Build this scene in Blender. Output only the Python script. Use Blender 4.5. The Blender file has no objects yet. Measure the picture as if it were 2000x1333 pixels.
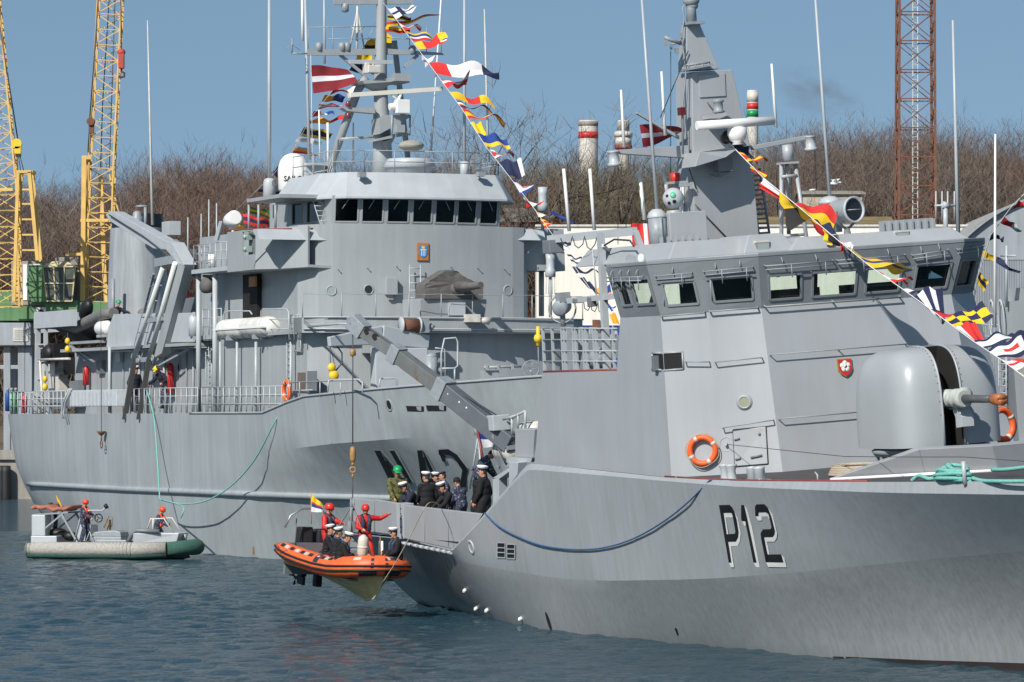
import bpy, bmesh, math, random
from mathutils import Vector as V, Matrix
from mathutils.bvhtree import BVHTree
random.seed(7)
sc = bpy.context.scene
COL = sc.collection
R = math.radians
# ------------------------------------------------------------------ camera
F, U0, V0, HC = 8500.0, 1000.0, 815.0, 5.6
cd = bpy.data.cameras.new('camera'); cam = bpy.data.objects.new('camera', cd); COL.objects.link(cam)
cam.location = (0, 0, HC); cam.rotation_euler = (R(90), 0, 0)
cd.sensor_width = 36; cd.lens = 36*F/2000; cd.shift_y = (V0-666.5)/2000
cd.clip_start = 1; cd.clip_end = 6000
sc.camera = cam
# ------------------------------------------------------------------ light
SUN_AZ = V((-.50, -.866, 0)).normalized(); SUN_EL = R(38)
SD = V((SUN_AZ.x*math.cos(SUN_EL), SUN_AZ.y*math.cos(SUN_EL), math.sin(SUN_EL)))
w = bpy.data.worlds.new('World'); sc.world = w; w.use_nodes = True
nt = w.node_tree; nt.nodes.clear()
out = nt.nodes.new('ShaderNodeOutputWorld'); bg = nt.nodes.new('ShaderNodeBackground')
sky = nt.nodes.new('ShaderNodeTexSky'); sky.sky_type = 'NISHITA'; sky.sun_disc = False
sky.sun_elevation = SUN_EL; sky.sun_rotation = math.atan2(SUN_AZ.x, SUN_AZ.y)
sky.air_density = 1.0; sky.dust_density = .3; sky.ozone_density = 1.6; sky.altitude = 0
tc = nt.nodes.new('ShaderNodeTexCoord'); sx = nt.nodes.new('ShaderNodeSeparateXYZ'); cx_ = nt.nodes.new('ShaderNodeCombineXYZ')
mz = nt.nodes.new('ShaderNodeMath'); mz.operation = 'MAXIMUM'; mz.inputs[1].default_value = 0
ma = nt.nodes.new('ShaderNodeMath'); ma.operation = 'MULTIPLY_ADD'; ma.inputs[1].default_value = 1.0; ma.inputs[2].default_value = .22
nrm = nt.nodes.new('ShaderNodeVectorMath'); nrm.operation = 'NORMALIZE'
L = nt.links.new
L(tc.outputs['Generated'], sx.inputs[0]); L(sx.outputs[0], cx_.inputs[0]); L(sx.outputs[1], cx_.inputs[1])
L(sx.outputs[2], mz.inputs[0]); L(mz.outputs[0], ma.inputs[0]); L(ma.outputs[0], cx_.inputs[2])
L(cx_.outputs[0], nrm.inputs[0]); L(nrm.outputs[0], sky.inputs[0])
tn = nt.nodes.new('ShaderNodeVectorMath'); tn.operation = 'MULTIPLY'; tn.inputs[1].default_value = (1.13, 1.16, 1.05)
L(sky.outputs[0], tn.inputs[0]); L(tn.outputs[0], bg.inputs[0]); L(bg.outputs[0], out.inputs[0]); bg.inputs[1].default_value = .068
sd = bpy.data.lights.new('sun', 'SUN'); so = bpy.data.objects.new('sun', sd); COL.objects.link(so)
sd.energy = 3.6; sd.angle = R(.5); sd.color = (1, .955, .89)
so.rotation_euler = SD.to_track_quat('Z', 'Y').to_euler()
sc.view_settings.view_transform = 'Standard'; sc.view_settings.look = 'None'
sc.view_settings.exposure = 0.52; sc.view_settings.gamma = 1
# ------------------------------------------------------------------ materials
MATS = {}
def mat(name, col, rough=.5, metal=0, var=.10, scale=1.5, streak=0, sscale=1.6, col2=None, bump=0, bscale=40, spec=.5, rust=0):
    """procedural paint: broad noise variation, optional vertical streaks and rust"""
    if name in MATS: return MATS[name]
    m = bpy.data.materials.new(name); m.use_nodes = True; n = m.node_tree; N = n.nodes; K = n.links.new
    b = N['Principled BSDF']; b.inputs['Roughness'].default_value = rough; b.inputs['Metallic'].default_value = metal
    b.inputs['Specular IOR Level'].default_value = spec
    t = N.new('ShaderNodeTexCoord')
    nz = N.new('ShaderNodeTexNoise'); nz.inputs['Scale'].default_value = scale; nz.inputs['Detail'].default_value = 5
    K(t.outputs['Object'], nz.inputs[0])
    rp = N.new('ShaderNodeValToRGB'); rp.color_ramp.elements[0].position = .3; rp.color_ramp.elements[1].position = .7
    c2 = col2 or tuple(min(1, c*(1+var)) for c in col); c1 = tuple(c*(1-var) for c in col) if not col2 else col
    rp.color_ramp.elements[0].color = (*c1, 1); rp.color_ramp.elements[1].color = (*c2, 1)
    K(nz.outputs[0], rp.inputs[0]); last = rp.outputs[0]
    if streak:
        mp = N.new('ShaderNodeMapping'); mp.inputs['Scale'].default_value = (2.2, 2.2, .16); K(t.outputs['Object'], mp.inputs[0])
        s = N.new('ShaderNodeTexNoise'); s.inputs['Scale'].default_value = sscale; s.inputs['Detail'].default_value = 7; s.inputs['Roughness'].default_value = .65
        K(mp.outputs[0], s.inputs[0])
        r2 = N.new('ShaderNodeValToRGB'); r2.color_ramp.elements[0].position = .36; r2.color_ramp.elements[1].position = .62
        lo = 1-streak; r2.color_ramp.elements[0].color = (lo*1.0, lo*.985, lo*.96, 1); r2.color_ramp.elements[1].color = (1, 1, 1, 1)
        K(s.outputs[0], r2.inputs[0])
        mx = N.new('ShaderNodeMix'); mx.data_type = 'RGBA'; mx.blend_type = 'MULTIPLY'; mx.inputs[0].default_value = 1
        K(last, mx.inputs[6]); K(r2.outputs[0], mx.inputs[7]); last = mx.outputs[2]
    if rust:
        s = N.new('ShaderNodeTexNoise'); s.inputs['Scale'].default_value = 2.3; s.inputs['Detail'].default_value = 8; s.inputs['Roughness'].default_value = .7
        mp = N.new('ShaderNodeMapping'); mp.inputs['Scale'].default_value = (1, 1, .35); mp.inputs['Location'].default_value = (3, 1, 7); K(t.outputs['Object'], mp.inputs[0]); K(mp.outputs[0], s.inputs[0])
        r2 = N.new('ShaderNodeValToRGB'); r2.color_ramp.elements[0].position = .70-rust*.12; r2.color_ramp.elements[1].position = .76-rust*.08
        K(s.outputs[0], r2.inputs[0])
        mx = N.new('ShaderNodeMix'); mx.data_type = 'RGBA'; mx.inputs[7].default_value = (.16, .075, .035, 1)
        K(r2.outputs[0], mx.inputs[0]); K(last, mx.inputs[6]); last = mx.outputs[2]
    K(last, b.inputs['Base Color'])
    rr = N.new('ShaderNodeMapRange'); rr.inputs[3].default_value = max(.02, rough-.08); rr.inputs[4].default_value = min(1, rough+.1)
    K(nz.outputs[0], rr.inputs[0]); K(rr.outputs[0], b.inputs['Roughness'])
    if bump:
        bz = N.new('ShaderNodeTexNoise'); bz.inputs['Scale'].default_value = bscale; bz.inputs['Detail'].default_value = 3; K(t.outputs['Object'], bz.inputs[0])
        bp = N.new('ShaderNodeBump'); bp.inputs['Strength'].default_value = bump; bp.inputs['Distance'].default_value = .02
        K(bz.outputs[0], bp.inputs['Height']); K(bp.outputs[0], b.inputs['Normal'])
    MATS[name] = m; return m
def glass(name, tint, alpha, rough=.03):
    m = bpy.data.materials.new(name); m.use_nodes = True; n = m.node_tree; N = n.nodes; K = n.links.new
    b = N['Principled BSDF']; N.remove(b); o = N['Material Output']
    tr = N.new('ShaderNodeBsdfTransparent'); tr.inputs[0].default_value = (*tint, 1)
    gl = N.new('ShaderNodeBsdfGlossy'); gl.inputs['Roughness'].default_value = rough
    fr = N.new('ShaderNodeFresnel'); fr.inputs[0].default_value = 1.5
    tn = N.new('ShaderNodeTexNoise'); tn.inputs['Scale'].default_value = 1.2
    mr = N.new('ShaderNodeMapRange'); mr.inputs[3].default_value = .0; mr.inputs[4].default_value = alpha; K(tn.outputs[0], mr.inputs[0])
    ad = N.new('ShaderNodeMath'); ad.operation = 'ADD'; K(fr.outputs[0], ad.inputs[0]); K(mr.outputs[0], ad.inputs[1])
    mx = N.new('ShaderNodeMixShader'); K(ad.outputs[0], mx.inputs[0]); K(tr.outputs[0], mx.inputs[1]); K(gl.outputs[0], mx.inputs[2]); K(mx.outputs[0], o.inputs[0])
    MATS[name] = m; return m
GREY = mat('ship_grey_paint', (.335, .36, .374), .42, var=.05, scale=.5, streak=.09, sscale=1.1)
HULLN = mat('weathered_hull_paint', (.33, .366, .382), .5, var=.08, scale=.35, streak=.13, sscale=1.0, rust=.25)
GREYP = mat('patrol_grey_paint', (.35, .372, .392), .42, spec=.85, var=.05, scale=.45, streak=.05, sscale=1.0, bump=.06, bscale=6)
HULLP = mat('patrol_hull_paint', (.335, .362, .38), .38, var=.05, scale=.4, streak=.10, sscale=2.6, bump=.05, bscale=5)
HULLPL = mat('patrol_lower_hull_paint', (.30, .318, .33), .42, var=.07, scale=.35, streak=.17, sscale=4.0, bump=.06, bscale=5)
BRIDGEP = mat('shaded_bridge_grey', (.225, .25, .268), .4, var=.06, scale=.6, streak=.06)  # patrol grey with the shade of the outward-leaning band put into its colour
GREYD = mat('dark_grey_paint', (.16, .175, .19), .45, var=.08)
GREYL = mat('light_grey_paint', (.42, .45, .47), .4, var=.06)
FIT = mat('fitting_grey', (.26, .29, .31), .45, var=.12, scale=6)
DECK = mat('dark_deck_coating', (.055, .055, .058), .8, var=.2, scale=3, bump=.2)
BLACK = mat('black_paint', (.012, .012, .014), .5, var=.2)
DARK = mat('dark_opening', (.006, .006, .007), .8, var=.2)
WHITE = mat('white_paint', (.78, .78, .76), .4, var=.04)
WHITED = mat('dirty_white', (.62, .60, .55), .5, var=.1, scale=4, streak=.2)
ORANGE = mat('orange_rubber', (.72, .13, .03), .5, var=.12, scale=5)
RED = mat('red_paint', (.55, .03, .025), .45, var=.1)
REDDK = mat('red_deck_edge', (.22, .05, .04), .6, var=.15)
YEL = mat('yellow_paint', (.80, .52, .03), .45, var=.08)
CRYEL = mat('crane_yellow', (.68, .44, .13), .55, var=.12, scale=1.0, rust=.25)
CRGRN = mat('crane_green', (.11, .24, .10), .55, var=.15, scale=1.0, streak=.2)
RUST = mat('rusty_steel', (.105, .045, .028), .85, var=.3, scale=2, col2=(.20, .085, .05))
BRONZE = mat('aged_brass', (.36, .20, .07), .5, var=.25, scale=8)
STEEL = mat('bare_steel', (.45, .46, .47), .35, metal=.8, var=.15, scale=5)
WOOD = mat('varnished_wood', (.42, .17, .05), .5, var=.2, scale=8)
BLUEP = mat('blue_paint', (.02, .07, .25), .5, var=.1)
SKYBL = mat('crest_blue', (.05, .22, .50), .5, var=.08)
GREENP = mat('green_plastic', (.01, .26, .08), .4, var=.08)
TARP = mat('grey_tarpaulin', (.11, .105, .10), .85, var=.15, scale=3, bump=.5, bscale=5)
ROPEG = mat('green_rope', (.16, .44, .38), .8, var=.2, scale=30, bump=.6, bscale=60)
ROPEB = mat('blue_rope', (.03, .10, .24), .8, var=.2, scale=30)
ROPET = mat('tan_rope', (.42, .35, .26), .85, var=.2, scale=30, bump=.6, bscale=60)
CABLE = mat('steel_cable', (.05, .05, .055), .5, var=.2)
FENDER = mat('rope_fender', (.36, .345, .31), .9, var=.2, scale=12, bump=.6, bscale=30)
FENDG = mat('green_net_fender', (.035, .10, .075), .9, var=.3, scale=14, bump=.6, bscale=30)
GRP = mat('cream_hull', (.52, .42, .20), .5, var=.12, scale=3)
RUB = mat('black_rubber', (.018, .018, .02), .6, var=.2)
CREAM = mat('cream_wall', (.80, .77, .69), .7, var=.05, scale=.15, streak=.1)
BRICK = mat('red_brick', (.26, .09, .05), .8, var=.25, scale=2.5, bump=.3)
STONE = mat('pale_stone', (.46, .40, .32), .85, var=.2, scale=.8, bump=.3)
CONC = mat('concrete', (.30, .28, .25), .85, var=.15, scale=.6, streak=.2)
CORR = mat('corrugated_grey', (.34, .345, .34), .6, var=.14, scale=.25, streak=.2, rust=.2)
GWALL = mat('grey_metal_wall', (.30, .33, .36), .6, var=.1, scale=.3, streak=.15)
GLASSD = glass('bridge_glass', (.80, .88, .84), .08)
GLASSK = glass('dark_glass', (.20, .24, .24), .03)
# ------------------------------------------------------------------ mesh builder
class MB:
    def __init__(s): s.v = []; s.f = []; s.m = []; s.s = []
    def add(s, vs, fs, m=0, sm=False, T=None):
        o = len(s.v)
        s.v += [tuple(T @ V(p)) if T else tuple(p) for p in vs]
        s.f += [tuple(i+o for i in f) for f in fs]; s.m += [m]*len(fs); s.s += [sm]*len(fs); return s
    def hex8(s, b, t, m=0):
        return s.add(list(b)+list(t), [(3, 2, 1, 0), (4, 5, 6, 7), (0, 1, 5, 4), (1, 2, 6, 5), (2, 3, 7, 6), (3, 0, 4, 7)], m)
    def bb(s, x0, x1, y0, y1, z0, z1, m=0, T=None):
        if x0 > x1: x0, x1 = x1, x0
        if y0 > y1: y0, y1 = y1, y0
        if z0 > z1: z0, z1 = z1, z0
        vs = [(x0, y0, z0), (x1, y0, z0), (x1, y1, z0), (x0, y1, z0), (x0, y0, z1), (x1, y0, z1), (x1, y1, z1), (x0, y1, z1)]
        return s.add(vs, [(3, 2, 1, 0), (4, 5, 6, 7), (0, 1, 5, 4), (1, 2, 6, 5), (2, 3, 7, 6), (3, 0, 4, 7)], m, False, T)
    def box(s, c, d, m=0, T=None):
        return s.bb(c[0]-d[0]/2, c[0]+d[0]/2, c[1]-d[1]/2, c[1]+d[1]/2, c[2]-d[2]/2, c[2]+d[2]/2, m, T)
    def beam(s, a, b, wd, ht, m=0, up=(0, 0, 1), w2=None, h2=None):
        a, b = V(a), V(b); t = (b-a).normalized(); up = V(up)
        if abs(t.dot(up)) > .98: up = V((1, 0, 0))
        r = t.cross(up).normalized(); u = r.cross(t)
        w2 = wd if w2 is None else w2; h2 = ht if h2 is None else h2
        def q(p, w_, h_): return [p-r*w_/2-u*h_/2, p+r*w_/2-u*h_/2, p+r*w_/2+u*h_/2, p-r*w_/2+u*h_/2]
        return s.hex8(q(a, wd, ht), q(b, w2, h2), m)
    def tube(s, pts, r, n=6, m=0, cap=True, sm=True):
        P = [V(p) for p in pts]; rs = r if isinstance(r, (list, tuple)) else [r]*len(P)
        t0 = (P[1]-P[0]).normalized(); a = V((0, 0, 1)) if abs(t0.z) < .9 else V((1, 0, 0))
        nr = t0.cross(a).normalized(); vs = []
        for i, p in enumerate(P):
            t = (P[min(i+1, len(P)-1)]-P[max(i-1, 0)]).normalized()
            nr = (nr-t*nr.dot(t)).normalized(); b = t.cross(nr)
            for k in range(n):
                an = 2*math.pi*k/n; vs.append(p+(nr*math.cos(an)+b*math.sin(an))*rs[i])
        fs = [(i*n+k, i*n+(k+1) % n, (i+1)*n+(k+1) % n, (i+1)*n+k) for i in range(len(P)-1) for k in range(n)]
        s.add(vs, fs, m, sm)
        if cap:
            o = len(s.v)-len(vs); s.f += [tuple(o+k for k in range(n))[::-1], tuple(o+(len(P)-1)*n+k for k in range(n))]; s.m += [m]*2; s.s += [False]*2
        return s
    def lathe(s, prof, n=20, m=0, T=None, sm=True, a0=0, a1=2*math.pi):
        full = abs(a1-a0-2*math.pi) < 1e-6; nn = n if full else n+1; vs = []
        for r, z in prof:
            for k in range(nn):
                a = a0+(a1-a0)*k/n; vs.append((r*math.cos(a), r*math.sin(a), z))
        fs = [(i*nn+k, i*nn+(k+1) % nn, (i+1)*nn+(k+1) % nn, (i+1)*nn+k) for i in range(len(prof)-1) for k in range(n)]
        s.add(vs, fs, m, sm, T)
        if full:
            o = len(s.v)-len(vs)
            s.f += [tuple(o+k for k in range(n))[::-1], tuple(o+(len(prof)-1)*n+k for k in range(n))]; s.m += [m]*2; s.s += [False]*2
        return s
    def ell(s, c, r, n=16, k=10, m=0, T=None):
        if not isinstance(r, (list, tuple)): r = (r, r, r)
        vs = []; fs = []
        for i in range(k+1):
            t = math.pi*i/k-math.pi/2
            for j in range(n):
                a = 2*math.pi*j/n; vs.append((c[0]+r[0]*math.cos(t)*math.cos(a), c[1]+r[1]*math.cos(t)*math.sin(a), c[2]+r[2]*math.sin(t)))
        for i in range(k):
            for j in range(n): fs.append((i*n+j, i*n+(j+1) % n, (i+1)*n+(j+1) % n, (i+1)*n+j))
        return s.add(vs, fs, m, True, T)
    def torus(s, T, Rr, r, n=28, k=10, m=0, mf=None):
        vs = []; 
        for i in range(n):
            a = 2*math.pi*i/n
            for j in range(k):
                b = 2*math.pi*j/k; q = Rr+r*math.cos(b); vs.append((q*math.cos(a), q*math.sin(a), r*math.sin(b)))
        for i in range(n):
            mm = mf(i/n) if mf else m
            fs = [(i*k+j, ((i+1) % n)*k+j, ((i+1) % n)*k+(j+1) % k, i*k+(j+1) % k) for j in range(k)]
            o = len(s.v) if i == 0 else o
            if i == 0: s.v += [tuple(T @ V(p)) for p in vs]
            s.f += [tuple(o+q for q in f) for f in fs]; s.m += [mm]*k; s.s += [True]*k
        return s
    def prism(s, pts, vec, m=0):
        P = [V(p) for p in pts]; n = len(P); vec = V(vec)
        nm = V((0, 0, 0))
        for i in range(n): nm += P[i].cross(P[(i+1) % n])
        if nm.dot(vec) < 0: P = P[::-1]
        fs = [tuple(range(n))[::-1], tuple(range(n, 2*n))]+[(i, (i+1) % n, n+(i+1) % n, n+i) for i in range(n)]
        return s.add(P+[p+vec for p in P], fs, m)
    def loft(s, rings, m=0, closed=False, sm=True, mf=None):
        n = len(rings[0]); vs = [p for r in rings for p in r]; o = len(s.v); s.v += [tuple(p) for p in vs]
        for i in range(len(rings)-1):
            for j in range(n if closed else n-1):
                k = (j+1) % n
                s.f.append((o+i*n+j, o+i*n+k, o+(i+1)*n+k, o+(i+1)*n+j)); s.m.append(mf(i, j) if mf else m); s.s.append(sm)
        return s
    def build(s, name, mats, parent=None, bevel=0, auto=None, T=None):
        me = bpy.data.meshes.new(name); me.from_pydata(s.v, [], s.f)
        for mm in (mats if isinstance(mats, (list, tuple)) else [mats]): me.materials.append(mm)
        me.polygons.foreach_set('material_index', s.m); me.polygons.foreach_set('use_smooth', s.s)
        me.update()
        o = bpy.data.objects.new(name, me); COL.objects.link(o)
        if parent: o.parent = parent
        if T is not None: o.matrix_basis = T
        if bevel:
            bv = o.modifiers.new('bevel', 'BEVEL'); bv.width = bevel; bv.segments = 2; bv.limit_method = 'ANGLE'; bv.angle_limit = R(35)
        return o
def fixn(o):
    bm = bmesh.new(); bm.from_mesh(o.data); bmesh.ops.recalc_face_normals(bm, faces=bm.faces); bm.to_mesh(o.data); bm.free(); return o
def tag(o, label=None, cat=None, group=None, kind=None):
    if label: o['label'] = label
    if cat: o['category'] = cat
    if group: o['group'] = group
    if kind: o['kind'] = kind
    return o
def thing(name, label, cat, M=None, group=None):
    o = bpy.data.objects.new(name, None); COL.objects.link(o); o.empty_display_size = .3
    if M is not None: o.matrix_world = M; o.matrix_basis = M
    return tag(o, label, cat, group)
def copy_tree(o, parent=None):
    c = o.copy(); COL.objects.link(c)
    if parent: c.parent = parent
    for ch in [q for q in COL.objects if q.parent == o]: copy_tree(ch, c)
    return c
def lerp(a, b, t): return a+(b-a)*t
def interp(xs, ys, x):
    if x <= xs[0]:
        return ys[0]+(ys[1]-ys[0])*(x-xs[0])/(xs[1]-xs[0])
    for i in range(len(xs)-1):
        if x <= xs[i+1] or i == len(xs)-2:
            t = (x-xs[i])/(xs[i+1]-xs[i]); return lerp(ys[i], ys[i+1], t)
def smooth_interp(xs, ys, x):
    n = len(xs)
    if x <= xs[0]: return ys[0]
    if x >= xs[-1]: return ys[-1]
    for i in range(n-1):
        if x <= xs[i+1]:
            h = xs[i+1]-xs[i]; t = (x-xs[i])/h
            m0 = (ys[i+1]-ys[i-1])/(xs[i+1]-xs[i-1]) if i > 0 else (ys[1]-ys[0])/h
            m1 = (ys[i+2]-ys[i])/(xs[i+2]-xs[i]) if i < n-2 else (ys[i+1]-ys[i])/h
            return (2*t**3-3*t**2+1)*ys[i]+(t**3-2*t**2+t)*h*m0+(-2*t**3+3*t**2)*ys[i+1]+(t**3-t**2)*h*m1
# ------------------------------------------------------------------ photo geometry: pixel rays of the 2000 x 1333 photograph
def wat(u, v, Y): return V(((u-U0)/F*Y, Y, HC-(v-V0)/F*Y))
TH = R(68.8)
class Frame:
    """ship axes: x forward, y to port, z up"""
    def __init__(s, X, Y, th, heel):
        s.M = Matrix.Translation((X, Y, 0)) @ Matrix.Rotation(-th, 4, 'Z') @ Matrix.Rotation(heel, 4, 'X'); s.I = s.M.inverted()
        s.o = s.I @ V((0, 0, HC)); s.R3 = s.I.to_3x3()
    def ray(s, u, v): return s.R3 @ V(((u-U0)/F, 1, -(v-V0)/F))
    def at(s, u, v, ax, val):
        d = s.ray(u, v); return s.o+d*((val-s.o[ax])/d[ax])
    def x(s, u, v, val): return s.at(u, v, 0, val)
    def y(s, u, v, val): return s.at(u, v, 1, val)
    def z(s, u, v, val): return s.at(u, v, 2, val)
    def px(s, p):
        q = s.M @ V(p); return (U0+F*q.x/q.y, V0-F*(q.z-HC)/q.y)
    def wl(s, u, v=None):
        q = wat(u, v, HC*F/(v-V0)); return s.I @ q
    def side(s, mb, u0, u1, v0, v1, yv, dep, m=0):
        """box whose starboard face spans the pixel rectangle on plane y = yv"""
        um, vm = (u0+u1)/2, (v0+v1)/2
        xa, xb = s.y(u0, vm, yv).x, s.y(u1, vm, yv).x; za, zb = s.y(um, v0, yv).z, s.y(um, v1, yv).z
        mb.bb(xa, xb, yv, yv+dep, zb, za, m); return (xa, xb, zb, za)
    def front(s, mb, u0, u1, v0, v1, xv, dep, m=0):
        um, vm = (u0+u1)/2, (v0+v1)/2
        ya, yb = s.x(u0, vm, xv).y, s.x(u1, vm, xv).y; za, zb = s.x(um, v0, xv).z, s.x(um, v1, xv).z
        mb.bb(xv-dep, xv, ya, yb, zb, za, m); return (ya, yb, zb, za)
P = Frame(4.75, 115.85, TH, R(4.4))     # near patrol ship, heeled to the side its crane lifts on
N = Frame(-3.82, 170.8, TH, 0)          # ship moored behind
# ================================================================== SETTING
# water: one sheet, finely rippled in the basin and flat beyond it
from mathutils import noise as MN
def wave(x, y):
    h = 0
    for (dx, dy, k, a, ph) in WAVES: h += a*math.sin((x*dx+y*dy)*k+ph+1.3*MN.noise((x*.11, y*.11, ph)))
    h += .05*MN.noise((x*.9, y*.55, 3.1))+.035*MN.noise((x*2.1, y*1.5, 8.7))
    return h*(.55+.45*MN.noise((x*.05, y*.03, 1.7))+.2)
rw = random.Random(3)
WAVES = []
for i in range(13):
    a = R(rw.uniform(-50, 70)); k = rw.uniform(2.2, 9.0); WAVES.append((math.sin(a), math.cos(a), k, .036/k**.75, rw.uniform(0, 6)))
xs = []; x = -34
while x < 30: xs.append(x); x += .17
ys = []; y = 80
while y < 215: ys.append(y); y += .17+max(0, (y-120))*.004
mb = MB()
vs = [(x, y, wave(x, y)*min(1, (x+34)/3, (30-x)/3, (215-y)/10, 1)) for y in ys for x in xs]
nx = len(xs)
mb.add(vs, [(j*nx+i, j*nx+i+1, (j+1)*nx+i+1, (j+1)*nx+i) for j in range(len(ys)-1) for i in range(nx-1)], 0, True)
x0, x1, y0, y1 = xs[0], xs[-1], ys[0], ys[-1]
for (a, b, c, d) in ((-900, 900, -200, y0), (-900, x0, y0, y1), (x1, 900, y0, y1), (-900, 900, y1, 300)):
    mb.add([(a, c, 0), (b, c, 0), (b, d, 0), (a, d, 0)], [(0, 1, 2, 3)])
wm = bpy.data.materials.new('harbour_water'); wm.use_nodes = True; n = wm.node_tree; b = n.nodes['Principled BSDF']
b.inputs['Base Color'].default_value = (.021, .056, .076, 1); b.inputs['Roughness'].default_value = .07; b.inputs['IOR'].default_value = 1.333
t = n.nodes.new('ShaderNodeTexCoord'); mp = n.nodes.new('ShaderNodeMapping'); mp.inputs['Scale'].default_value = (1, .75, 1)
n1 = n.nodes.new('ShaderNodeTexNoise'); n1.inputs['Scale'].default_value = 5.5; n1.inputs['Detail'].default_value = 6; n1.inputs['Roughness'].default_value = .62; n1.inputs['Distortion'].default_value = .5
bp = n.nodes.new('ShaderNodeBump'); bp.inputs['Strength'].default_value = .8; bp.inputs['Distance'].default_value = .24
K = n.links.new; K(t.outputs['Object'], mp.inputs[0]); K(mp.outputs[0], n1.inputs[0]); K(n1.outputs[0], bp.inputs['Height']); K(bp.outputs[0], b.inputs['Normal'])
tag(mb.build('water', wm), kind='structure')
# land: quay apron and the rising ground of the far shore as one sheet
QY, QZ = 297, 3.2
def land_z(x, y):
    t = max(0, min(1, (y-370)/110)); t = t*t*(3-2*t)
    return QZ+t*(12+2.5*math.sin(x*.028+1.1)+max(0, x)*.04)
mb = MB(); gx = [-900, -300]+[-120+i*8 for i in range(33)]+[300, 900]; gy = [QY+.6, 310, 330, 350, 370]+[380+i*10 for i in range(14)]+[600, 900, 4000]
mb.add([(x, y, land_z(x, y)) for y in gy for x in gx], [(j*len(gx)+i, j*len(gx)+i+1, (j+1)*len(gx)+i+1, (j+1)*len(gx)+i) for j in range(len(gy)-1) for i in range(len(gx)-1)], 0, True)
EARTH = mat('dry_earth', (.085, .066, .042), .9, col2=(.14, .11, .07), scale=.12, bump=.4, bscale=2)
tag(mb.build('ground', EARTH), kind='structure')
mb = MB(); mb.bb(-900, 900, QY, QY+.6, -3, QZ); mb.bb(-900, 900, QY-.25, QY-.002, QZ-.5, QZ+.16)
wq = mb.build('quay_wall', CONC); tag(wq, 'long weathered concrete quay wall along the far shore', 'quay wall')
for i in range(9):
    u = -6+i*9.5; p = wat(u, 940, QY-.5)
    T = Matrix.Translation((p.x-.05, QY-.6, 1.0))
    mb = MB(); mb.lathe([(.02, -1.3), (.33, -1.28), (.36, -.9), (.36, .9), (.33, 1.28), (.02, 1.3)], 14, 0, T)
    if i < 3: tag(mb.build('fender', RUB), 'black rubber fender hanging on the quay wall left of the far ship stern', 'fender', 'black fenders on the far quay wall')

# ---------------- bare trees
def tree_mesh(seed, H, spread):
    rt = random.Random(seed); mb = MB(); tw = MB()
    def rv(d, a):
        v = V((rt.gauss(0, 1), rt.gauss(0, 1), rt.gauss(0, 1))); v -= d*v.dot(d); v.normalize(); return (d*math.cos(a)+v*math.sin(a)).normalized()
    def grow(p, d, ln, r, lv):
        n = 3; pts = [p]; q = p
        for i in range(n):
            d = (d+V((rt.gauss(0, .12), rt.gauss(0, .12), rt.gauss(.06, .08)))).normalized(); q = q+d*ln/n; pts.append(q)
        if lv < 3: mb.tube(pts, [lerp(r, r*.55, i/n) for i in range(n+1)], 5 if lv < 2 else 3, 0, False)
        else:
            o = len(tw.v); sx = V((rt.gauss(0, 1), rt.gauss(0, 1), 0)).normalized()*r
            tw.v += [tuple(p-sx), tuple(p+sx), tuple(pts[2]+sx*.6), tuple(pts[2]-sx*.6), tuple(q)]; tw.f += [(o, o+1, o+2, o+3), (o+3, o+2, o+4)]; tw.m += [0, 0]; tw.s += [False]*2
        if lv >= 5: return
        kids = (8, 6, 6, 6, 5)[lv]
        for k in range(kids):
            f = rt.uniform(.35 if lv else .38, 1) if k else 1.0
            i = min(n-1, int(f*n)); bp_ = pts[i].lerp(pts[i+1], f*n-i)
            grow(bp_, rv(d, R(rt.uniform(22, 68)*spread)), ln*rt.uniform(.52, .8), max(r*.47, .008), lv+1)
    grow(V((0, 0, 0)), V((0, 0, 1)), H*.36, H*.014, 0)
    return mb, tw
TREES = []
for s_, H, sp in ((11, 13, 1.0), (12, 15, .9), (23, 12, 1.15), (34, 14, 1.0), (45, 11, 1.1)):
    a, b_ = tree_mesh(s_, H, sp); TREES.append((a, b_, sorted(p[2] for p in b_.v)[int(len(b_.v)*.99)]))
BARK = mat('bark', (.075, .06, .05), .9, var=.25, scale=2)
TWIGS = [mat('brown_twigs', (.155, .122, .098), .9, var=.2, scale=.25), mat('reddish_twigs', (.165, .108, .082), .9, var=.2, scale=.25), mat('olive_twigs', (.14, .122, .06), .9, var=.25, scale=.25)]
proto = {}
def bare_tree(k, tint, x, y, z, h, label, group='bare trees of the far wood'):
    a, b_, hh = TREES[k]; key = (k, tint)
    if key not in proto:
        root = thing('bare_tree', label, 'tree', None, group)
        a.build('trunk', BARK, root); b_.build('crown', TWIGS[tint], root); proto[key] = root
    else: root = copy_tree(proto[key]); root['label'] = label; root['group'] = group
    sc_ = h/hh; root.matrix_basis = Matrix.Translation((x, y, z)) @ Matrix.Rotation(random.uniform(0, 6.28), 4, 'Z') @ Matrix.Diagonal((sc_*1.15, sc_*1.15, sc_, 1))
    return root
SKYL_U = [-40, 60, 110, 150, 240, 300, 370, 430, 500, 560, 620, 700, 760, 850, 900, 960, 1040, 1100, 1140, 1200, 1260, 1320, 1440, 1500, 1560, 1620, 1700, 1760, 1850, 1920, 2040]
SKYL_V = [345, 350, 342, 372, 345, 325, 303, 315, 300, 330, 330, 300, 310, 300, 290, 325, 312, 306, 302, 304, 304, 300, 290, 252, 240, 250, 238, 243, 248, 252, 270]
rt = random.Random(5)
LAB = ['bare brown leafless tree in the wood on the far hillside', 'reddish brown leafless tree in the wood on the far hillside', 'yellowish olive leafless tree in the wood on the far hillside']
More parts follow.
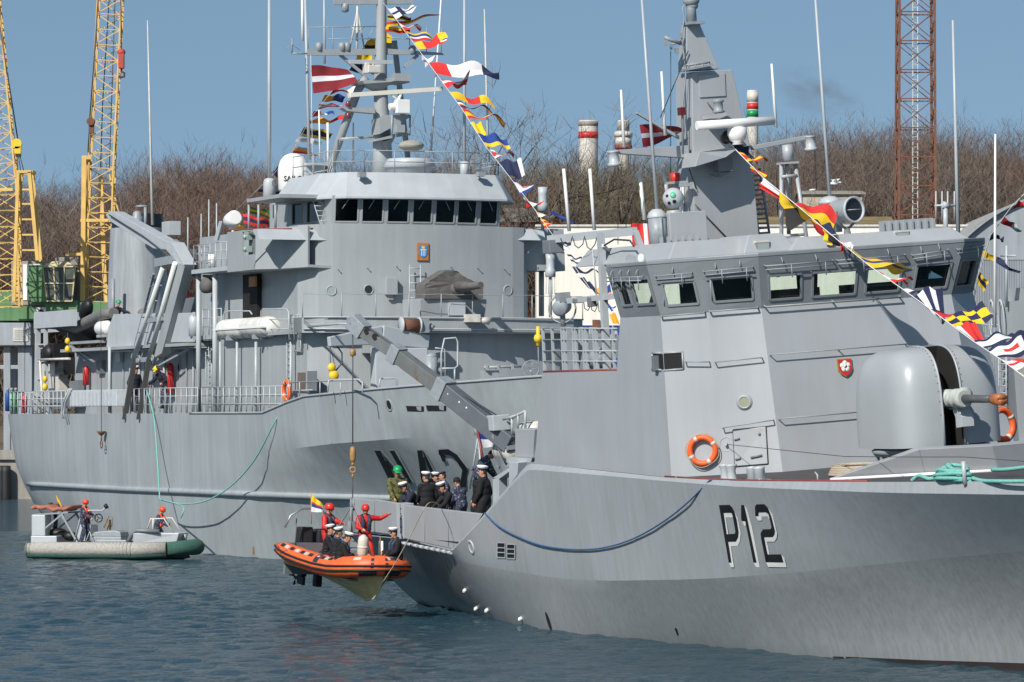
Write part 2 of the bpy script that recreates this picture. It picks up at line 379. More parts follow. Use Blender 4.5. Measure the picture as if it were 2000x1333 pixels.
def tint_at(u): 
    if 1050 < u < 1480: return rt.choice((2, 2, 0))
    if 250 < u < 700: return rt.choice((1, 0, 1))
    return rt.choice((0, 0, 1))
for row, (Y, du, drop) in enumerate(((520, 50, -2), (498, 52, 8), (470, 50, 30), (440, 48, 64), (412, 46, 100))):
    u = -340+row*17
    while u < 2280:
        uu = u+rt.uniform(-14, 14); yy = Y+rt.uniform(-9, 9)
        top = wat(uu, interp(SKYL_U, SKYL_V, uu)+drop+rt.uniform(4, 38), yy); gz = land_z(top.x, yy)-.3
        tn = tint_at(uu)
        bare_tree(rt.randrange(5), tn, top.x, yy, gz, max(7, top.z-gz), LAB[tn])
        u += du
p = wat(1005, 232, 400); bare_tree(2, 0, p.x, 400, land_z(p.x, 400), p.z-land_z(p.x, 400), 'tall dark bare tree standing up alone behind the end of the flag line', 'bare trees of the far wood')
p = wat(112, 345, 405); bare_tree(0, 0, p.x, 405, land_z(p.x, 405), p.z-land_z(p.x, 405), 'dark bare tree standing between the two yellow crane booms', 'bare trees of the far wood')
# undergrowth: dense brush mass below the crowns
mb = MB(); rb = random.Random(9)
for i in range(70000):
    u = rb.uniform(-340, 2280); Y = rb.uniform(392, 500); q = wat(u, 500, Y); z = land_z(q.x, Y)
    h0 = rb.random()**1.5*6.5; d_ = V((rb.gauss(0, 1), rb.gauss(0, 1), rb.gauss(.7, .7))).normalized()*rb.uniform(.9, 2.6); wd = rb.uniform(.018, .045); o = len(mb.v)
    mb.v += [(q.x-wd, Y, z+h0), (q.x+wd, Y, z+h0), (q.x+d_.x, Y+d_.y, z+h0+d_.z)]; mb.f.append((o, o+1, o+2)); mb.m.append(rb.choice((0, 0, 1, 2))); mb.s.append(False)
o = mb.build('undergrowth', TWIGS); tag(o, 'dense brown undergrowth and saplings between the far trees', 'undergrowth', kind='stuff')

# ---------------- chimneys and smoke
def chimney(u0, u1, v0, v1, Y, bands, label):
    a, b_ = wat(u0, v0, Y), wat(u1, v1, Y); r = (b_.x-a.x)/2; root = thing('chimney', label, 'chimney', Matrix.Translation(((a.x+b_.x)/2, Y, 0)))
    zt = a.z; zb = 5
    mb = MB(); mb.lathe([(r*1.04, zb), (r*1.0, zt-.2), (r*.97, zt), (r*.7, zt), (r*.68, zt-1)], 24); mb.build('stack', WHITED, root)
    for (f0, f1, mm, k) in bands:
        mb = MB(); za = wat(0, f0, Y).z; zc = wat(0, f1, Y).z; mb.lathe([(r*k, zc), (r*k, za)], 24); mb.build('painted_band', mm, root)
chimney(1130, 1168, 236, 330, 640, ((258, 271, RED, 1.03), (238, 247, CONC, 1.02)), 'wide white chimney with one red band above the wood')
chimney(1206, 1229, 236, 330, 660, ((238, 256, CONC, 1.03), (258, 268, WHITED, 1.55), (268, 284, WHITED, 1.4), (284, 292, REDDK, 1.5)), 'pale chimney with a stepped concrete head above the wood')
chimney(1459, 1481, 177, 300, 650, ((202, 214, RED, 1.03), (216, 229, GREENP, 1.03), (180, 200, WHITED, 1.02)), 'slim white chimney with red and green bands')
sm = bpy.data.materials.new('chimney_smoke'); sm.use_nodes = True; n = sm.node_tree; n.nodes.remove(n.nodes['Principled BSDF'])
pv = n.nodes.new('ShaderNodeVolumePrincipled'); pv.inputs['Color'].default_value = (.30, .25, .25, 1)
t = n.nodes.new('ShaderNodeTexCoord'); nz = n.nodes.new('ShaderNodeTexNoise'); nz.inputs['Scale'].default_value = 2.2; nz.inputs['Detail'].default_value = 4; n.links.new(t.outputs['Object'], nz.inputs[0])
ln = n.nodes.new('ShaderNodeVectorMath'); ln.operation = 'LENGTH'; n.links.new(t.outputs['Object'], ln.inputs[0])
fa = n.nodes.new('ShaderNodeMapRange'); fa.inputs[1].default_value = 0; fa.inputs[2].default_value = 1; fa.inputs[3].default_value = 1; fa.inputs[4].default_value = 0; n.links.new(ln.outputs['Value'], fa.inputs[0])
rg = n.nodes.new('ShaderNodeMapRange'); rg.inputs[1].default_value = .42; rg.inputs[2].default_value = .72; rg.inputs[3].default_value = 0; rg.inputs[4].default_value = .32; n.links.new(nz.outputs[0], rg.inputs[0])
mu = n.nodes.new('ShaderNodeMath'); mu.operation = 'MULTIPLY'; n.links.new(rg.outputs[0], mu.inputs[0]); n.links.new(fa.outputs[0], mu.inputs[1])
n.links.new(mu.outputs[0], pv.inputs['Density']); n.links.new(pv.outputs[0], n.nodes['Material Output'].inputs['Volume'])
mb = MB(); mb.ell((0, 0, 0), 1, 24, 14); q = wat(1590, 180, 680)
tag(mb.build('smoke', sm, None, T=Matrix.Translation(q) @ Matrix.Rotation(R(18), 4, 'Y') @ Matrix.Diagonal((8.5, 4, 4.2, 1))), 'thin brown smoke drifting off the far chimneys', 'smoke', kind='stuff')

# ---------------- buildings on the far shore
def zat(v, Y): return HC-(v-V0)/F*Y
Y = 330
root = thing('industrial_hall', 'long cream hall with a blue lower wall behind the two ships', 'hall', Matrix.Translation((0, 0, 0)))
a, b_ = wat(1048, 0, Y).x, wat(1906, 0, Y).x
mb = MB(); mb.bb(a, b_, Y, Y+18, zat(636, Y), zat(443, Y)); mb.build('wall', CREAM, root)
mb = MB(); mb.bb(a-.05, b_+.05, Y-.06, Y+18.05, QZ, zat(638, Y)); mb.build('lower_wall', BLUEP, root)
mb = MB(); mb.bb(a-.1, b_+.1, Y-.15, Y+18.1, zat(443, Y)+.003, zat(439, Y)); mb.build('parapet', WHITED, root)
for (u0, u1, v0, v1) in ((1157, 1172, 625, 655), (1176, 1186, 640, 662), (1140, 1150, 640, 662)):
    mb = MB(); mb.bb(wat(u0, 0, Y).x, wat(u1, 0, Y).x, Y-.12, Y-.065, zat(v1, Y), zat(v0, Y)); mb.build('window', RUST if u0 == 1157 else DARK, root)
def gable(name, label, u0, u1, vbase, veave, vridge, Y, dep, wm, rm, cat='building', wins=(), ridge_along=True):
    xa, xb = wat(u0, 0, Y).x, wat(u1, 0, Y).x; ze, zr = zat(veave, Y), zat(vridge, Y); zb = land_z((xa+xb)/2, Y)-.4 if vbase is None else zat(vbase, Y)
    root = thing(name, label, cat, Matrix.Translation(((xa+xb)/2, Y, zb))); ox, oy, oz = (xa+xb)/2, Y, zb
    mb = MB(); mb.bb(xa-ox, xb-ox, 0, dep, 0, ze-oz); 
    if ridge_along: mb.prism([(xa-ox, 0, ze-oz), (xa-ox, dep, ze-oz), (xa-ox, dep/2, zr-oz)], (.25, 0, 0)); mb.prism([(xb-ox, 0, ze-oz), (xb-ox, dep, ze-oz), (xb-ox, dep/2, zr-oz)], (-.25, 0, 0))
    else: mb.prism([(xa-ox, 0, ze-oz), (xb-ox, 0, ze-oz), (0, 0, zr-oz)], (0, .3, 0))
    mb.build('wall', wm, root); mb = MB(); e = .3
    if ridge_along:
        A = [(xa-ox-e, -e, ze-oz-.1), (xb-ox+e, -e, ze-oz-.1), (xb-ox+e, dep/2, zr-oz+.1), (xa-ox-e, dep/2, zr-oz+.1)]
        mb.prism(A, (0, 0, .15)); mb.prism([(p[0], dep-p[1], p[2]) for p in A], (0, 0, .15))
    else:
        A = [(xa-ox-e, -e, ze-oz-.1), (xa-ox-e, dep, ze-oz-.1), (0, dep, zr-oz+.1), (0, -e, zr-oz+.1)]
        mb.prism(A, (0, 0, .15)); mb.prism([(-p[0], p[1], p[2]) for p in A], (0, 0, .15))
    mb.build('roof', rm, root)
    for (a, b_, c, d) in wins:
        mb = MB(); mb.bb(wat(a, 0, Y).x-ox, wat(b_, 0, Y).x-ox, -.08, -.003, zat(d, Y)-oz, zat(c, Y)-oz); mb.build('window', DARK, root)
    return root
MOSSR = mat('mossy_roof', (.20, .15, .07), .9, var=.25, scale=.8)
gable('brick_house', 'red brick house with a pale roof edge beside the bridge wing', 975, 1046, None, 432, 408, 402, 9, BRICK, CONC, wins=((1012, 1018, 436, 446),))
gable('brick_shed', 'small red brick shed with a mossy roof above the cream hall', 1178, 1262, None, 447, 436, 404, 7, BRICK, MOSSR)
gable('stone_building', 'ruined pale stone building with a flat top behind the searchlight', 1568, 1684, None, 378, 374, 404, 8, STONE, CONC, wins=((1587, 1593, 405, 420), (1640, 1648, 400, 415)))
gable('low_shed', 'low pale stone shed in front of the wood right of the tower', 1432, 1740, None, 436, 426, 392, 6, STONE, MOSSR)
# grey corrugated warehouse at right
Y = 312; xa, xb = wat(1868, 0, Y).x, wat(2260, 0, Y).x
root = thing('warehouse', 'grey warehouse with a rusty curved corrugated roof at the right edge', 'warehouse', Matrix.Translation((xa, Y, QZ)))
mb = MB(); n_ = 120
for i in range(n_):
    t0 = i/n_; xx = xa+(xb-xa)*t0; mb.bb(xx-xa, xx-xa+(xb-xa)/n_*.6, -.06, 0, 0, zat(508, Y)-QZ)
mb.bb(0, xb-xa, 0.002, 30, 0, zat(508, Y)-QZ); mb.build('wall', GWALL, root)
mb = MB(); rings = []
for i in range(81):
    t0 = i/80; xx = (xb-xa+1.2)*t0-.6; zz = zat(508, Y)-QZ+4.6*math.sin(min(1, t0*1.0)*math.pi)**.8
    rings.append([(xx, -.5, zz), (xx, 30, zz), (xx, 30, zz+.12+.05*(i % 2)), (xx, -.5, zz+.12+.05*(i % 2))])
mb.loft(rings, 0, True, False); fixn(mb.build('roof', CORR, root))
mb = MB(); mb.loft([[(r[0][0], -.1, zat(508, Y)-QZ), (r[0][0], -.1, r[0][2])] for r in rings], 0); mb.build('gable_wall', GWALL, root)
# ---------------- rusty lattice tower
Y = 354
root = thing('lattice_tower', 'tall rusty red lattice tower rising in front of the wood', 'tower', Matrix.Translation((wat(1788, 0, Y).x, Y, QZ)))
w0, w1 = 37/F*Y*1.02, 33/F*Y; zt = 45
def tw_c(z): k = lerp(w0, w1, z/zt); return [V((-k, -k, z)), V((k, -k, z)), V((k, k, z)), V((-k, k, z))]
for i in range(4):
    mb = MB(); mb.beam(tw_c(0)[i], tw_c(zt)[i], .2, .2); mb.build('leg', RUST, root)
mb = MB(); z = 0; k = 0
while z < zt-1:
    A, B = tw_c(z), tw_c(z+2.35)
    for i in range(4):
        j = (i+1) % 4; mb.beam(A[i], A[j], .09, .09); mb.beam(A[i], B[j], .07, .07); mb.beam(A[j]+(A[i]-A[j])*.001, B[i], .07, .07)
    z += 2.35
mb.build('bracing', RUST, root)
mb = MB(); 
for dx in (-.25, .15): mb.beam((dx, -.3, 0), (dx, -.3, zt), .06, .06)
for i in range(90): mb.beam((-.25, -.3, i*.42), (.15, -.3, i*.42), .03, .03)
mb.build('ladder', WHITED, root)

# ---------------- two quay cranes at left
def lattice(mb, a, b, wa, wb, nb, cr=.06, ch=.11, up=(0, 1, 0)):
    a, b = V(a), V(b); t = (b-a).normalized(); s_ = t.cross(V(up)).normalized(); u = s_.cross(t)
    def c(f): k = lerp(wa, wb, f)/2; p = a.lerp(b, f); return [p-s_*k-u*k, p+s_*k-u*k, p+s_*k+u*k, p-s_*k+u*k]
    A, B = c(0), c(1)
    for i in range(4): mb.beam(A[i], B[i], ch, ch)
    for k in range(nb):
        C, D = c(k/nb), c((k+1)/nb)
        for i in range(4):
            j = (i+1) % 4
            if k % 2: mb.beam(C[i], D[j], cr, cr)
            else: mb.beam(C[j], D[i], cr, cr)
            mb.beam(C[i], C[j], cr*.8, cr*.8)
def px(u, v, Y): return wat(u, v, Y)
# right crane
Y = 312
rc = thing('harbour_crane', 'yellow lattice harbour crane with a red hook block and green machine house', 'crane', Matrix.Translation((px(190, 0, Y).x, Y, QZ))); I = Matrix.Translation((-px(190, 0, Y).x, -Y, -QZ))
def rel(u, v, dy=0): return I @ px(u, v, Y)+V((0, dy, 0))
mb = MB(); lattice(mb, rel(190, 590), rel(199, 330), 1.9, 1.75, 9); lattice(mb, rel(199, 330), rel(219, -60), 1.75, 1.7, 13); mb.build('boom', CRYEL, rc)
mb = MB(); mb.beam(rel(164, 590, -1), rel(167, 308, -1), .32, .32); mb.beam(rel(164, 590, 1.4), rel(167, 308, 1.4), .32, .32)
mb.beam(rel(167, 310, -1), rel(167, 310, 1.4), .3, .3); mb.beam(rel(160, 432, -1), rel(228, 432, -1), .22, .22); mb.beam(rel(166, 310, -1), rel(182, 310, -1), .3, .25)
mb.beam(rel(195, 340, .5), rel(205, 590, .5), .3, .3); mb.beam(rel(212, 340, .6), rel(236, 440, .6), .12, .12); mb.beam(rel(131, 498, -1), rel(165, 498, -1), .2, .2); mb.build('mast_frame', CRYEL, rc)
mb = MB(); mb.tube([rel(196, -20, -1.1), rel(186, 130, -1.1), rel(178, 240, -1.1)], .05, 5); mb.tube([rel(214, -20, .2), rel(200, 200, .2), rel(196, 330, .2)], .04, 5); mb.tube([rel(225, -20, .2), rel(213, 330, .2)], .035, 5); mb.tube([rel(178, 240, -1.1), rel(175, 300, -1.1)], .05, 5); mb.build('hoist_cable', CABLE, rc)
mb = MB(); mb.tube([rel(180, 240, -1.3), rel(180, 240, -.6)], .28, 14); mb.box(rel(182, 252, -.95), (.3, .4, .8)); mb.build('sheave_block', RUST, rc)
mb = MB(); h = rel(240, 120, -1.2); mb.box(h, (.42, .5, 1.25)); mb.ell(h+V((0, 0, .55)), (.3, .3, .25))
hb = mb.build('hook_block', mat('block_red', (.42, .06, .05), .6, var=.2), rc, .05)
mb = MB(); mb.tube([h+V((0, 0, -.6)), h+V((0, 0, -.85)), h+V((.22, 0, -.95)), h+V((.2, 0, -1.2)), h+V((-.05, 0, -1.25)), h+V((-.15, 0, -1.1))], .08, 8); mb.build('hook', mat('dark_rust', (.09, .035, .025), .7), hb)
mb = MB(); mb.tube([h+V((0, 0, .7)), rel(238, -60, -1.2)], .04, 5); mb.build('hook_cable', CABLE, rc)
# left crane
Y2 = 306
lc = thing('harbour_crane', 'yellow lattice harbour crane with a yellow pulley block at the left edge', 'crane', Matrix.Translation((px(20, 0, Y2).x, Y2, QZ))); I2 = Matrix.Translation((-px(20, 0, Y2).x, -Y2, -QZ))
def rel2(u, v, dy=0): return I2 @ px(u, v, Y2)+V((0, dy, 0))
mb = MB(); lattice(mb, rel2(14, 600), rel2(10, 350), 1.9, 1.7, 8); lattice(mb, rel2(10, 350), rel2(-24, -60), 1.6, 1.2, 14); mb.build('boom', CRYEL, lc)
mb = MB()
for dy in (-.9, 1.2):
    mb.beam(rel2(38, 338, dy), rel2(30, 590, dy), .22, .22); mb.beam(rel2(60, 338, dy), rel2(76, 510, dy), .24, .24); mb.beam(rel2(36, 337, dy), rel2(64, 337, dy), .24, .2)
for v in (372, 400, 430, 460, 490): mb.beam(rel2(46, v, -.9), rel2(62+(v-338)*.085, v, -.9), .12, .12)
mb.beam(rel2(28, 372, -.95), rel2(-30, 372, -.95), .2, .2); mb.beam(rel2(64, 337, -.9), rel2(64, 337, 1.2), .2, .2); mb.build('mast_frame', CRYEL, lc)
mb = MB(); mb.tube([rel2(-4, 10, -1), rel2(38, 275, -1)], .05, 5)
for dx in (-3, 1, 5): mb.tube([rel2(38+dx*.6, 302, -1), rel2(42+dx*1.5, 336, -1)], .03, 4)
mb.build('hoist_cable', CABLE, lc)
mb = MB(); p = rel2(36, 283, -1); mb.tube([p+V((0, -.2, 0)), p+V((0, .2, 0))], .36, 16); mb.box(p+V((.08, 0, -.45)), (.42, .4, .5)); pb = mb.build('pulley_block', YEL, lc)
mb = MB(); mb.box(p+V((.1, 0, -.72)), (.38, .36, .36)); mb.build('weight', RUB, pb)
# machine houses of both cranes, cab and portal
mb = MB(); mb.bb(rel(27, 0).x, rel(107, 0).x, -1.6, 2.2, rel(0, 598).z, rel(0, 512).z); mb.build('machine_house', CONC, rc, .05)
mb = MB(); mb.bb(rel(50, 0).x, rel(84, 0).x, -1.68, -1.602, rel(0, 588).z, rel(0, 518).z); mb.build('white_sign_board', WHITE, rc)
sg = MB(); 
for i, (u0, u1, v0) in enumerate(((61, 66, 536), (58, 64, 545), (56, 63, 554))): sg.bb(rel(u0, 0).x, rel(u1, 0).x, -1.70, -1.682, rel(0, v0+6).z, rel(0, v0).z)
sg.build('sign_emblem', GREENP, rc)
def text_obj(body, size, mm, parent, T, ext=.004, name='lettering', bold=0):
    cu = bpy.data.curves.new(name, 'FONT'); cu.body = body; cu.size = size; cu.extrude = ext; cu.offset = bold; cu.align_x = 'CENTER'; cu.align_y = 'CENTER'; cu.resolution_u = 3
    tmp = bpy.data.objects.new(name, cu); COL.objects.link(tmp); dg = bpy.context.evaluated_depsgraph_get(); me = bpy.data.meshes.new_from_object(tmp.evaluated_get(dg)); bpy.data.objects.remove(tmp)
    me.materials.clear(); me.materials.append(mm); o = bpy.data.objects.new(name, me); COL.objects.link(o); o.parent = parent; o.matrix_basis = T; return o
p = rel(72, 572); text_obj('Pirmas', .36, BLUEP, rc, Matrix.Translation((p.x, -1.70, p.z)) @ Matrix.Rotation(R(90), 4, 'X'), bold=.01)
mb = MB(); mb.bb(rel(92, 0).x, rel(156, 0).x, -1.75, 2.0, rel(0, 612).z, rel(0, 588).z); mb.bb(rel(63, 0).x, rel(98, 0).x, -2.2, -1.75, rel(0, 592).z, rel(0, 520).z); mb.build('cab_support', CRGRN, rc, .04)
mb = MB(); c = rel(122, 555); wt, wb_ = 1.15, .9; zt_, zb_ = rel(0, 524).z, rel(0, 590).z; yy0 = -2.4
mb.hex8([(c.x-wb_, yy0+.3, zb_), (c.x+wb_, yy0+.3, zb_), (c.x+wb_, yy0+2, zb_), (c.x-wb_, yy0+2, zb_)], [(c.x-wt, yy0, zt_), (c.x+wt, yy0, zt_), (c.x+wt, yy0+2, zt_), (c.x-wt, yy0+2, zt_)])
cab = mb.build('cab', mat('cab_glass', (.10, .11, .10), .15, var=.3), rc)
mb = MB()
for f in (-1, -.33, .33, 1): mb.beam((c.x+f*wb_, yy0+.28, zb_), (c.x+f*wt, yy0-.02, zt_), .09, .09)
for f in (0, .52, 1): k = lerp(wb_, wt, f); y_ = lerp(yy0+.28, yy0-.02, f); mb.beam((c.x-k, y_, lerp(zb_, zt_, f)), (c.x+k, y_, lerp(zb_, zt_, f)), .09, .09)
mb.hex8([(c.x-wt-.1, yy0-.1, zt_), (c.x+wt+.1, yy0-.1, zt_), (c.x+wt+.1, yy0+2.1, zt_), (c.x-wt-.1, yy0+2.1, zt_)], [(c.x-.5, yy0+.5, zt_+.42), (c.x+.5, yy0+.5, zt_+.42), (c.x+.5, yy0+1.5, zt_+.42), (c.x-.5, yy0+1.5, zt_+.42)])
mb.build('cab_frame', mat('cab_cream', (.55, .47, .28), .6, var=.15), cab)
mb = MB(); mb.bb(rel(108, 0).x, rel(156, 0).x, 0, 2.4, rel(0, 592).z, rel(0, 503).z); mb.build('counterweight', CONC, rc, .05)
mb = MB(); mb.bb(rel(-8, 0).x, rel(220, 0).x, -1.5, 3, rel(0, 628).z, rel(0, 592).z); mb.bb(rel(40, 0).x, rel(126, 0).x, -1.7, 2, rel(0, 625).z, rel(0, 600).z); mb.bb(rel(-30, 0).x, rel(26, 0).x, -1.2, 2, rel(0, 596).z, rel(0, 568).z); mb.build('slewing_platform', CRGRN, rc, .04)
mb = MB(); q = rel(85, 611); mb.bb(q.x-.38, q.x+.38, -1.82, -1.702, q.z-.3, q.z+.32); lamp = mb.build('lamp_housing', WHITED, rc)
mb = MB(); mb.lathe([(.02, 0), (.2, .0), (.2, .03), (.01, .05)], 14, 0, Matrix.Translation((q.x, -1.825, q.z)) @ Matrix.Rotation(R(90), 4, 'X')); mb.build('lens', RUB, lamp)
mb = MB(); mb.bb(rel(-60, 0).x, rel(66, 0).x, -2, 4, rel(0, 676).z, rel(0, 632).z)
for u in (18, 46, 60): mb.bb(rel(u, 0).x-.25, rel(u, 0).x+.25, -1.4, -.9, 0, rel(0, 678).z); mb.bb(rel(u, 0).x-.25, rel(u, 0).x+.25, 2.6, 3.1, 0, rel(0, 678).z)
mb.bb(rel(-60, 0).x, rel(62, 0).x, -1.35, -.95, rel(0, 722).z, rel(0, 714).z); mb.build('portal', GWALL, rc, .04)
mb = MB(); mb.bb(rel(32, 0).x, rel(61, 0).x, -2.06, -2.003, rel(0, 668).z, rel(0, 642).z); bd = mb.build('data_plate', WHITED, rc)
mb = MB()
for i in range(5): mb.bb(rel(35, 0).x, rel(57-(i*3) % 7, 0).x, -2.075, -2.062, rel(0, 647+i*4+1.3).z, rel(0, 647+i*4).z)
mb.build('plate_lines', GREYD, bd)
# ================================================================== SHIP MOORED BEHIND
def poly_z(fr, x, b, curve, z0=3.0):
    z = z0
    for i in range(8):
        u, v = fr.px((x, -b, z)); q = fr.M @ V((x, -b, z)); z += (v-interp(curve[0], curve[1], u))*q.y/F
    return z
def curve(*pts): return ([p[0] for p in pts], [p[1] for p in pts])
def facet(mb, gl, bl, br, tr, tl, wins, m=0, inset=.04, off=None, rim=None):
    """wall panel bl-br-tr-tl with rectangular window openings (s0,s1,t0,t1), panes go to gl"""
    bl, br, tr, tl = V(bl), V(br), V(tr), V(tl)
    nrm_ = (br-bl).cross(tl-bl).normalized()
    def p(s_, t_): return bl.lerp(br, s_).lerp(tl.lerp(tr, s_), t_)
    def q(s0, s1, t0, t1): mb.add([p(s0, t0), p(s1, t0), p(s1, t1), p(s0, t1)], [(0, 1, 2, 3)], m)
    if not wins: q(0, 1, 0, 1); return nrm_
    t0, t1 = wins[0][2], wins[0][3]; q(0, 1, 0, t0); q(0, 1, t1, 1); s_ = 0
    for (a, b, _, _) in wins: q(s_, a, t0, t1); s_ = b
    q(s_, 1, t0, t1)
    for (a, b, _, _) in wins:
        A = [p(a, t0), p(b, t0), p(b, t1), p(a, t1)]; B = [x-nrm_*inset for x in A]
        mb.add(A+B, [(0, 1, 5, 4), (1, 2, 6, 5), (2, 3, 7, 6), (3, 0, 4, 7)], m)
        g = MB(); g.add(B, [(0, 1, 2, 3)]); 
        f_ = MB()
        if rim is not None:
            for i in range(4): f_.beam(A[i]+nrm_*.012, A[(i+1) % 4]+nrm_*.012, .055, .03, 0, nrm_)
        gl.append((g, f_))
    return nrm_
def bvh(mb): return BVHTree.FromPolygons([V(v) for v in mb.v], mb.f)
def hit(fr, tree, u, v):
    d = fr.ray(u, v).normalized(); r = tree.ray_cast(fr.o, d)
    if r[0] is None: return None, None
    n_ = r[1] if r[1].dot(d) < 0 else -r[1]
    return r[0], n_
def decal_quad(mb, fr, tree, q, off=.008, m=0, k=4):
    vs = []
    for j in range(k+1):
        for i in range(k+1):
            s_, t_ = i/k, j/k
            u = lerp(lerp(q[0][0], q[1][0], s_), lerp(q[3][0], q[2][0], s_), t_); v = lerp(lerp(q[0][1], q[1][1], s_), lerp(q[3][1], q[2][1], s_), t_)
            p, n_ = hit(fr, tree, u, v)
            if p is None:
                print('decal miss', q); return
            vs.append(p+n_*off)
    mb.add(vs, [(j*(k+1)+i, j*(k+1)+i+1, (j+1)*(k+1)+i+1, (j+1)*(k+1)+i) for j in range(k) for i in range(k)], m)
def align(p, n_, up=(0, 0, 1)):
    n_ = V(n_).normalized(); u = V(up); x = u.cross(n_)
    if x.length < .05: x = V((1, 0, 0)).cross(n_)
    x.normalize(); y = n_.cross(x)
    return Matrix(((x.x, y.x, n_.x, p[0]), (x.y, y.y, n_.y, p[1]), (x.z, y.z, n_.z, p[2]), (0, 0, 0, 1)))
def fitting_on(fr, tree, u, v): p, n_ = hit(fr, tree, u, v); return align(p, n_)
def plate(mb, fr, ax, val, pts, dep, m=0):
    P_ = [fr.at(u, v, ax, val) for u, v in pts]; vec = [0, 0, 0]; vec[ax] = dep; mb.prism(P_, vec, m); return P_
def pbar(mb, fr, ax, val, a, b, r, m=0, n=6): mb.tube([fr.at(a[0], a[1], ax, val), fr.at(b[0], b[1], ax, val)], r, n, m)
def railing(mb, fr, pts, h, r=.022, gap=1.1, rails=3):
    """stanchion rail along 3D polyline"""
    for a, b in zip(pts[:-1], pts[1:]):
        a, b = V(a), V(b); ln = (b-a).length; k = max(1, round(ln/gap))
        for i in range(k+1): q = a.lerp(b, i/k); mb.tube([q, q+V((0, 0, h))], r, 5)
        for j in range(rails): z = V((0, 0, h*(j+1)/rails)); mb.tube([a+z, b+z], r*.85, 5)
def crew_ladder(mb, a, b, wv, n_, r=.02):
    a, b, wv = V(a), V(b), V(wv)
    mb.tube([a, b], r, 5); mb.tube([a+wv, b+wv], r, 5)
    for i in range(n_): q = a.lerp(b, (i+.5)/n_); mb.tube([q, q+wv], r*.8, 5)
NS = thing('naval_support_ship', 'large grey naval ship with a tall bridge moored behind the patrol ship', 'ship', N.M)
# hull
def bN(x, key):
    d = dict(wl=([-44.9, -44, -42, -38, -30, -20, -6, 2, 7, 12, 16, 19.5, 20.5], [.05, 1.2, 2.4, 3.9, 5.0, 5.55, 5.3, 3.7, 1.9, .8, .3, .05, .02]),
             kn=([-44.9, -44, -42, -38, -30, -20, -6, 2, 7, 12, 16, 19.5, 21], [1.6, 3.4, 4.8, 5.5, 5.75, 5.8, 5.8, 5.75, 5.35, 4.3, 2.7, 1.0, .05]),
             top=([-44.9, -44, -42, -38, -30, -20, -6, 2, 7, 12, 16, 19.5, 21.5], [2.4, 4.1, 5.1, 5.6, 5.8, 5.85, 5.85, 5.95, 5.7, 4.8, 3.3, 1.5, .06]))[key]
    return smooth_interp(*d, x)
cKN = curve((-40, 884), (520, 884), (640, 868), (921, 846), (1040, 828), (1250, 796))
cTOP = curve((-60, 809.5), (10, 809), (500, 807.5), (546, 806), (566, 778), (700, 764), (800, 755), (1052, 736), (1300, 722))
cRUB = curve((-60, 942), (15, 943), (250, 956), (500, 966), (640, 970), (700, 971), (780, 973), (900, 973))
stX = [-44.9, -44.6, -44, -43, -42, -40, -37, -34, -30, -25, -20, -16, -13, -12.2, -11.6, -11, -10.4, -9.8, -9, -7, -4, -1, 2, 4, 6, 8, 10, 12, 14, 16, 18, 19.5, 20.5, 21.2]
rings = []; NTOP = []
for x_ in stX:
    bw, bk, bt = bN(x_, 'wl'), bN(x_, 'kn'), bN(x_, 'top'); x = x_-1.9*max(0, -34-x_)/10.9
    zt = poly_z(N, x, bt, cTOP, 6); zk = poly_z(N, x, bk, cKN, 4)
    if x < -40: bw = max(.02, bw)
    half = [(x, .0, -2.2), (x, bw*.75, -1.4), (x, bw, 0)]
    lift = max(0, (-40-x_)*.33)
    half[2] = (x, bw, lift); half[1] = (x, bw*.8, lift-1)
    wf = max(0, min(1, (x+9)/10))
    for t in (.2, .4, .6, .8): half.append((x, lerp(bw, bk, lerp(1-(1-t)**1.8, t**1.25, wf)), lerp(lift, zk, t)))
    zm = min(zt-.05, 5.45 if x < -9 else lerp(zk, zt, .6)); half += [(x, bk, zk), (x, lerp(bk, bt, (zm-zk)/(zt-zk)), zm), (x, bt, zt)]
    NTOP.append((x, bt, zt)); rings.append([(p[0], -p[1], p[2]) for p in half[::-1]]+half[1:])
mb = MB(); mb.loft(rings, 0); r0 = rings[0]; mb.add(r0, [tuple(range(len(r0)))[::-1]])
NHULL = mb; nb = bvh(mb); ho = fixn(mb.build('hull', HULLN, NS))
ho.data.polygons.foreach_set('use_smooth', [True]*len(ho.data.polygons)); 
es = ho.modifiers.new('edges', 'EDGE_SPLIT'); es.split_angle = R(22)
# main deck
mb = MB(); zd = 5.55
dkb = lambda x, b: max(.02, b-(.04 if x < -11 else .45+.06*max(0, x)))
mb.loft([[(x, -dkb(x, b), (z if x < -11 else z-1.15)-.02), (x, dkb(x, b), (z if x < -11 else z-1.15)-.02)] for x, b, z in NTOP], 0, False, False); mb.build('deck', GREYD, NS)
ru = []
for u in list(range(24, 860, 16)):
    p, n_ = hit(N, nb, u, interp(cRUB[0], cRUB[1], u))
    if p: ru.append(p+n_*.02)
mb = MB(); mb.tube(ru, .125, 8); mb.build('rubbing_strake', HULLN, NS)
mb = MB(); mb.tube([(x, -b, z+.015) for x, b, z in NTOP if x > -11.2], .05, 6); mb.build('bulwark_rail', GREY, NS)
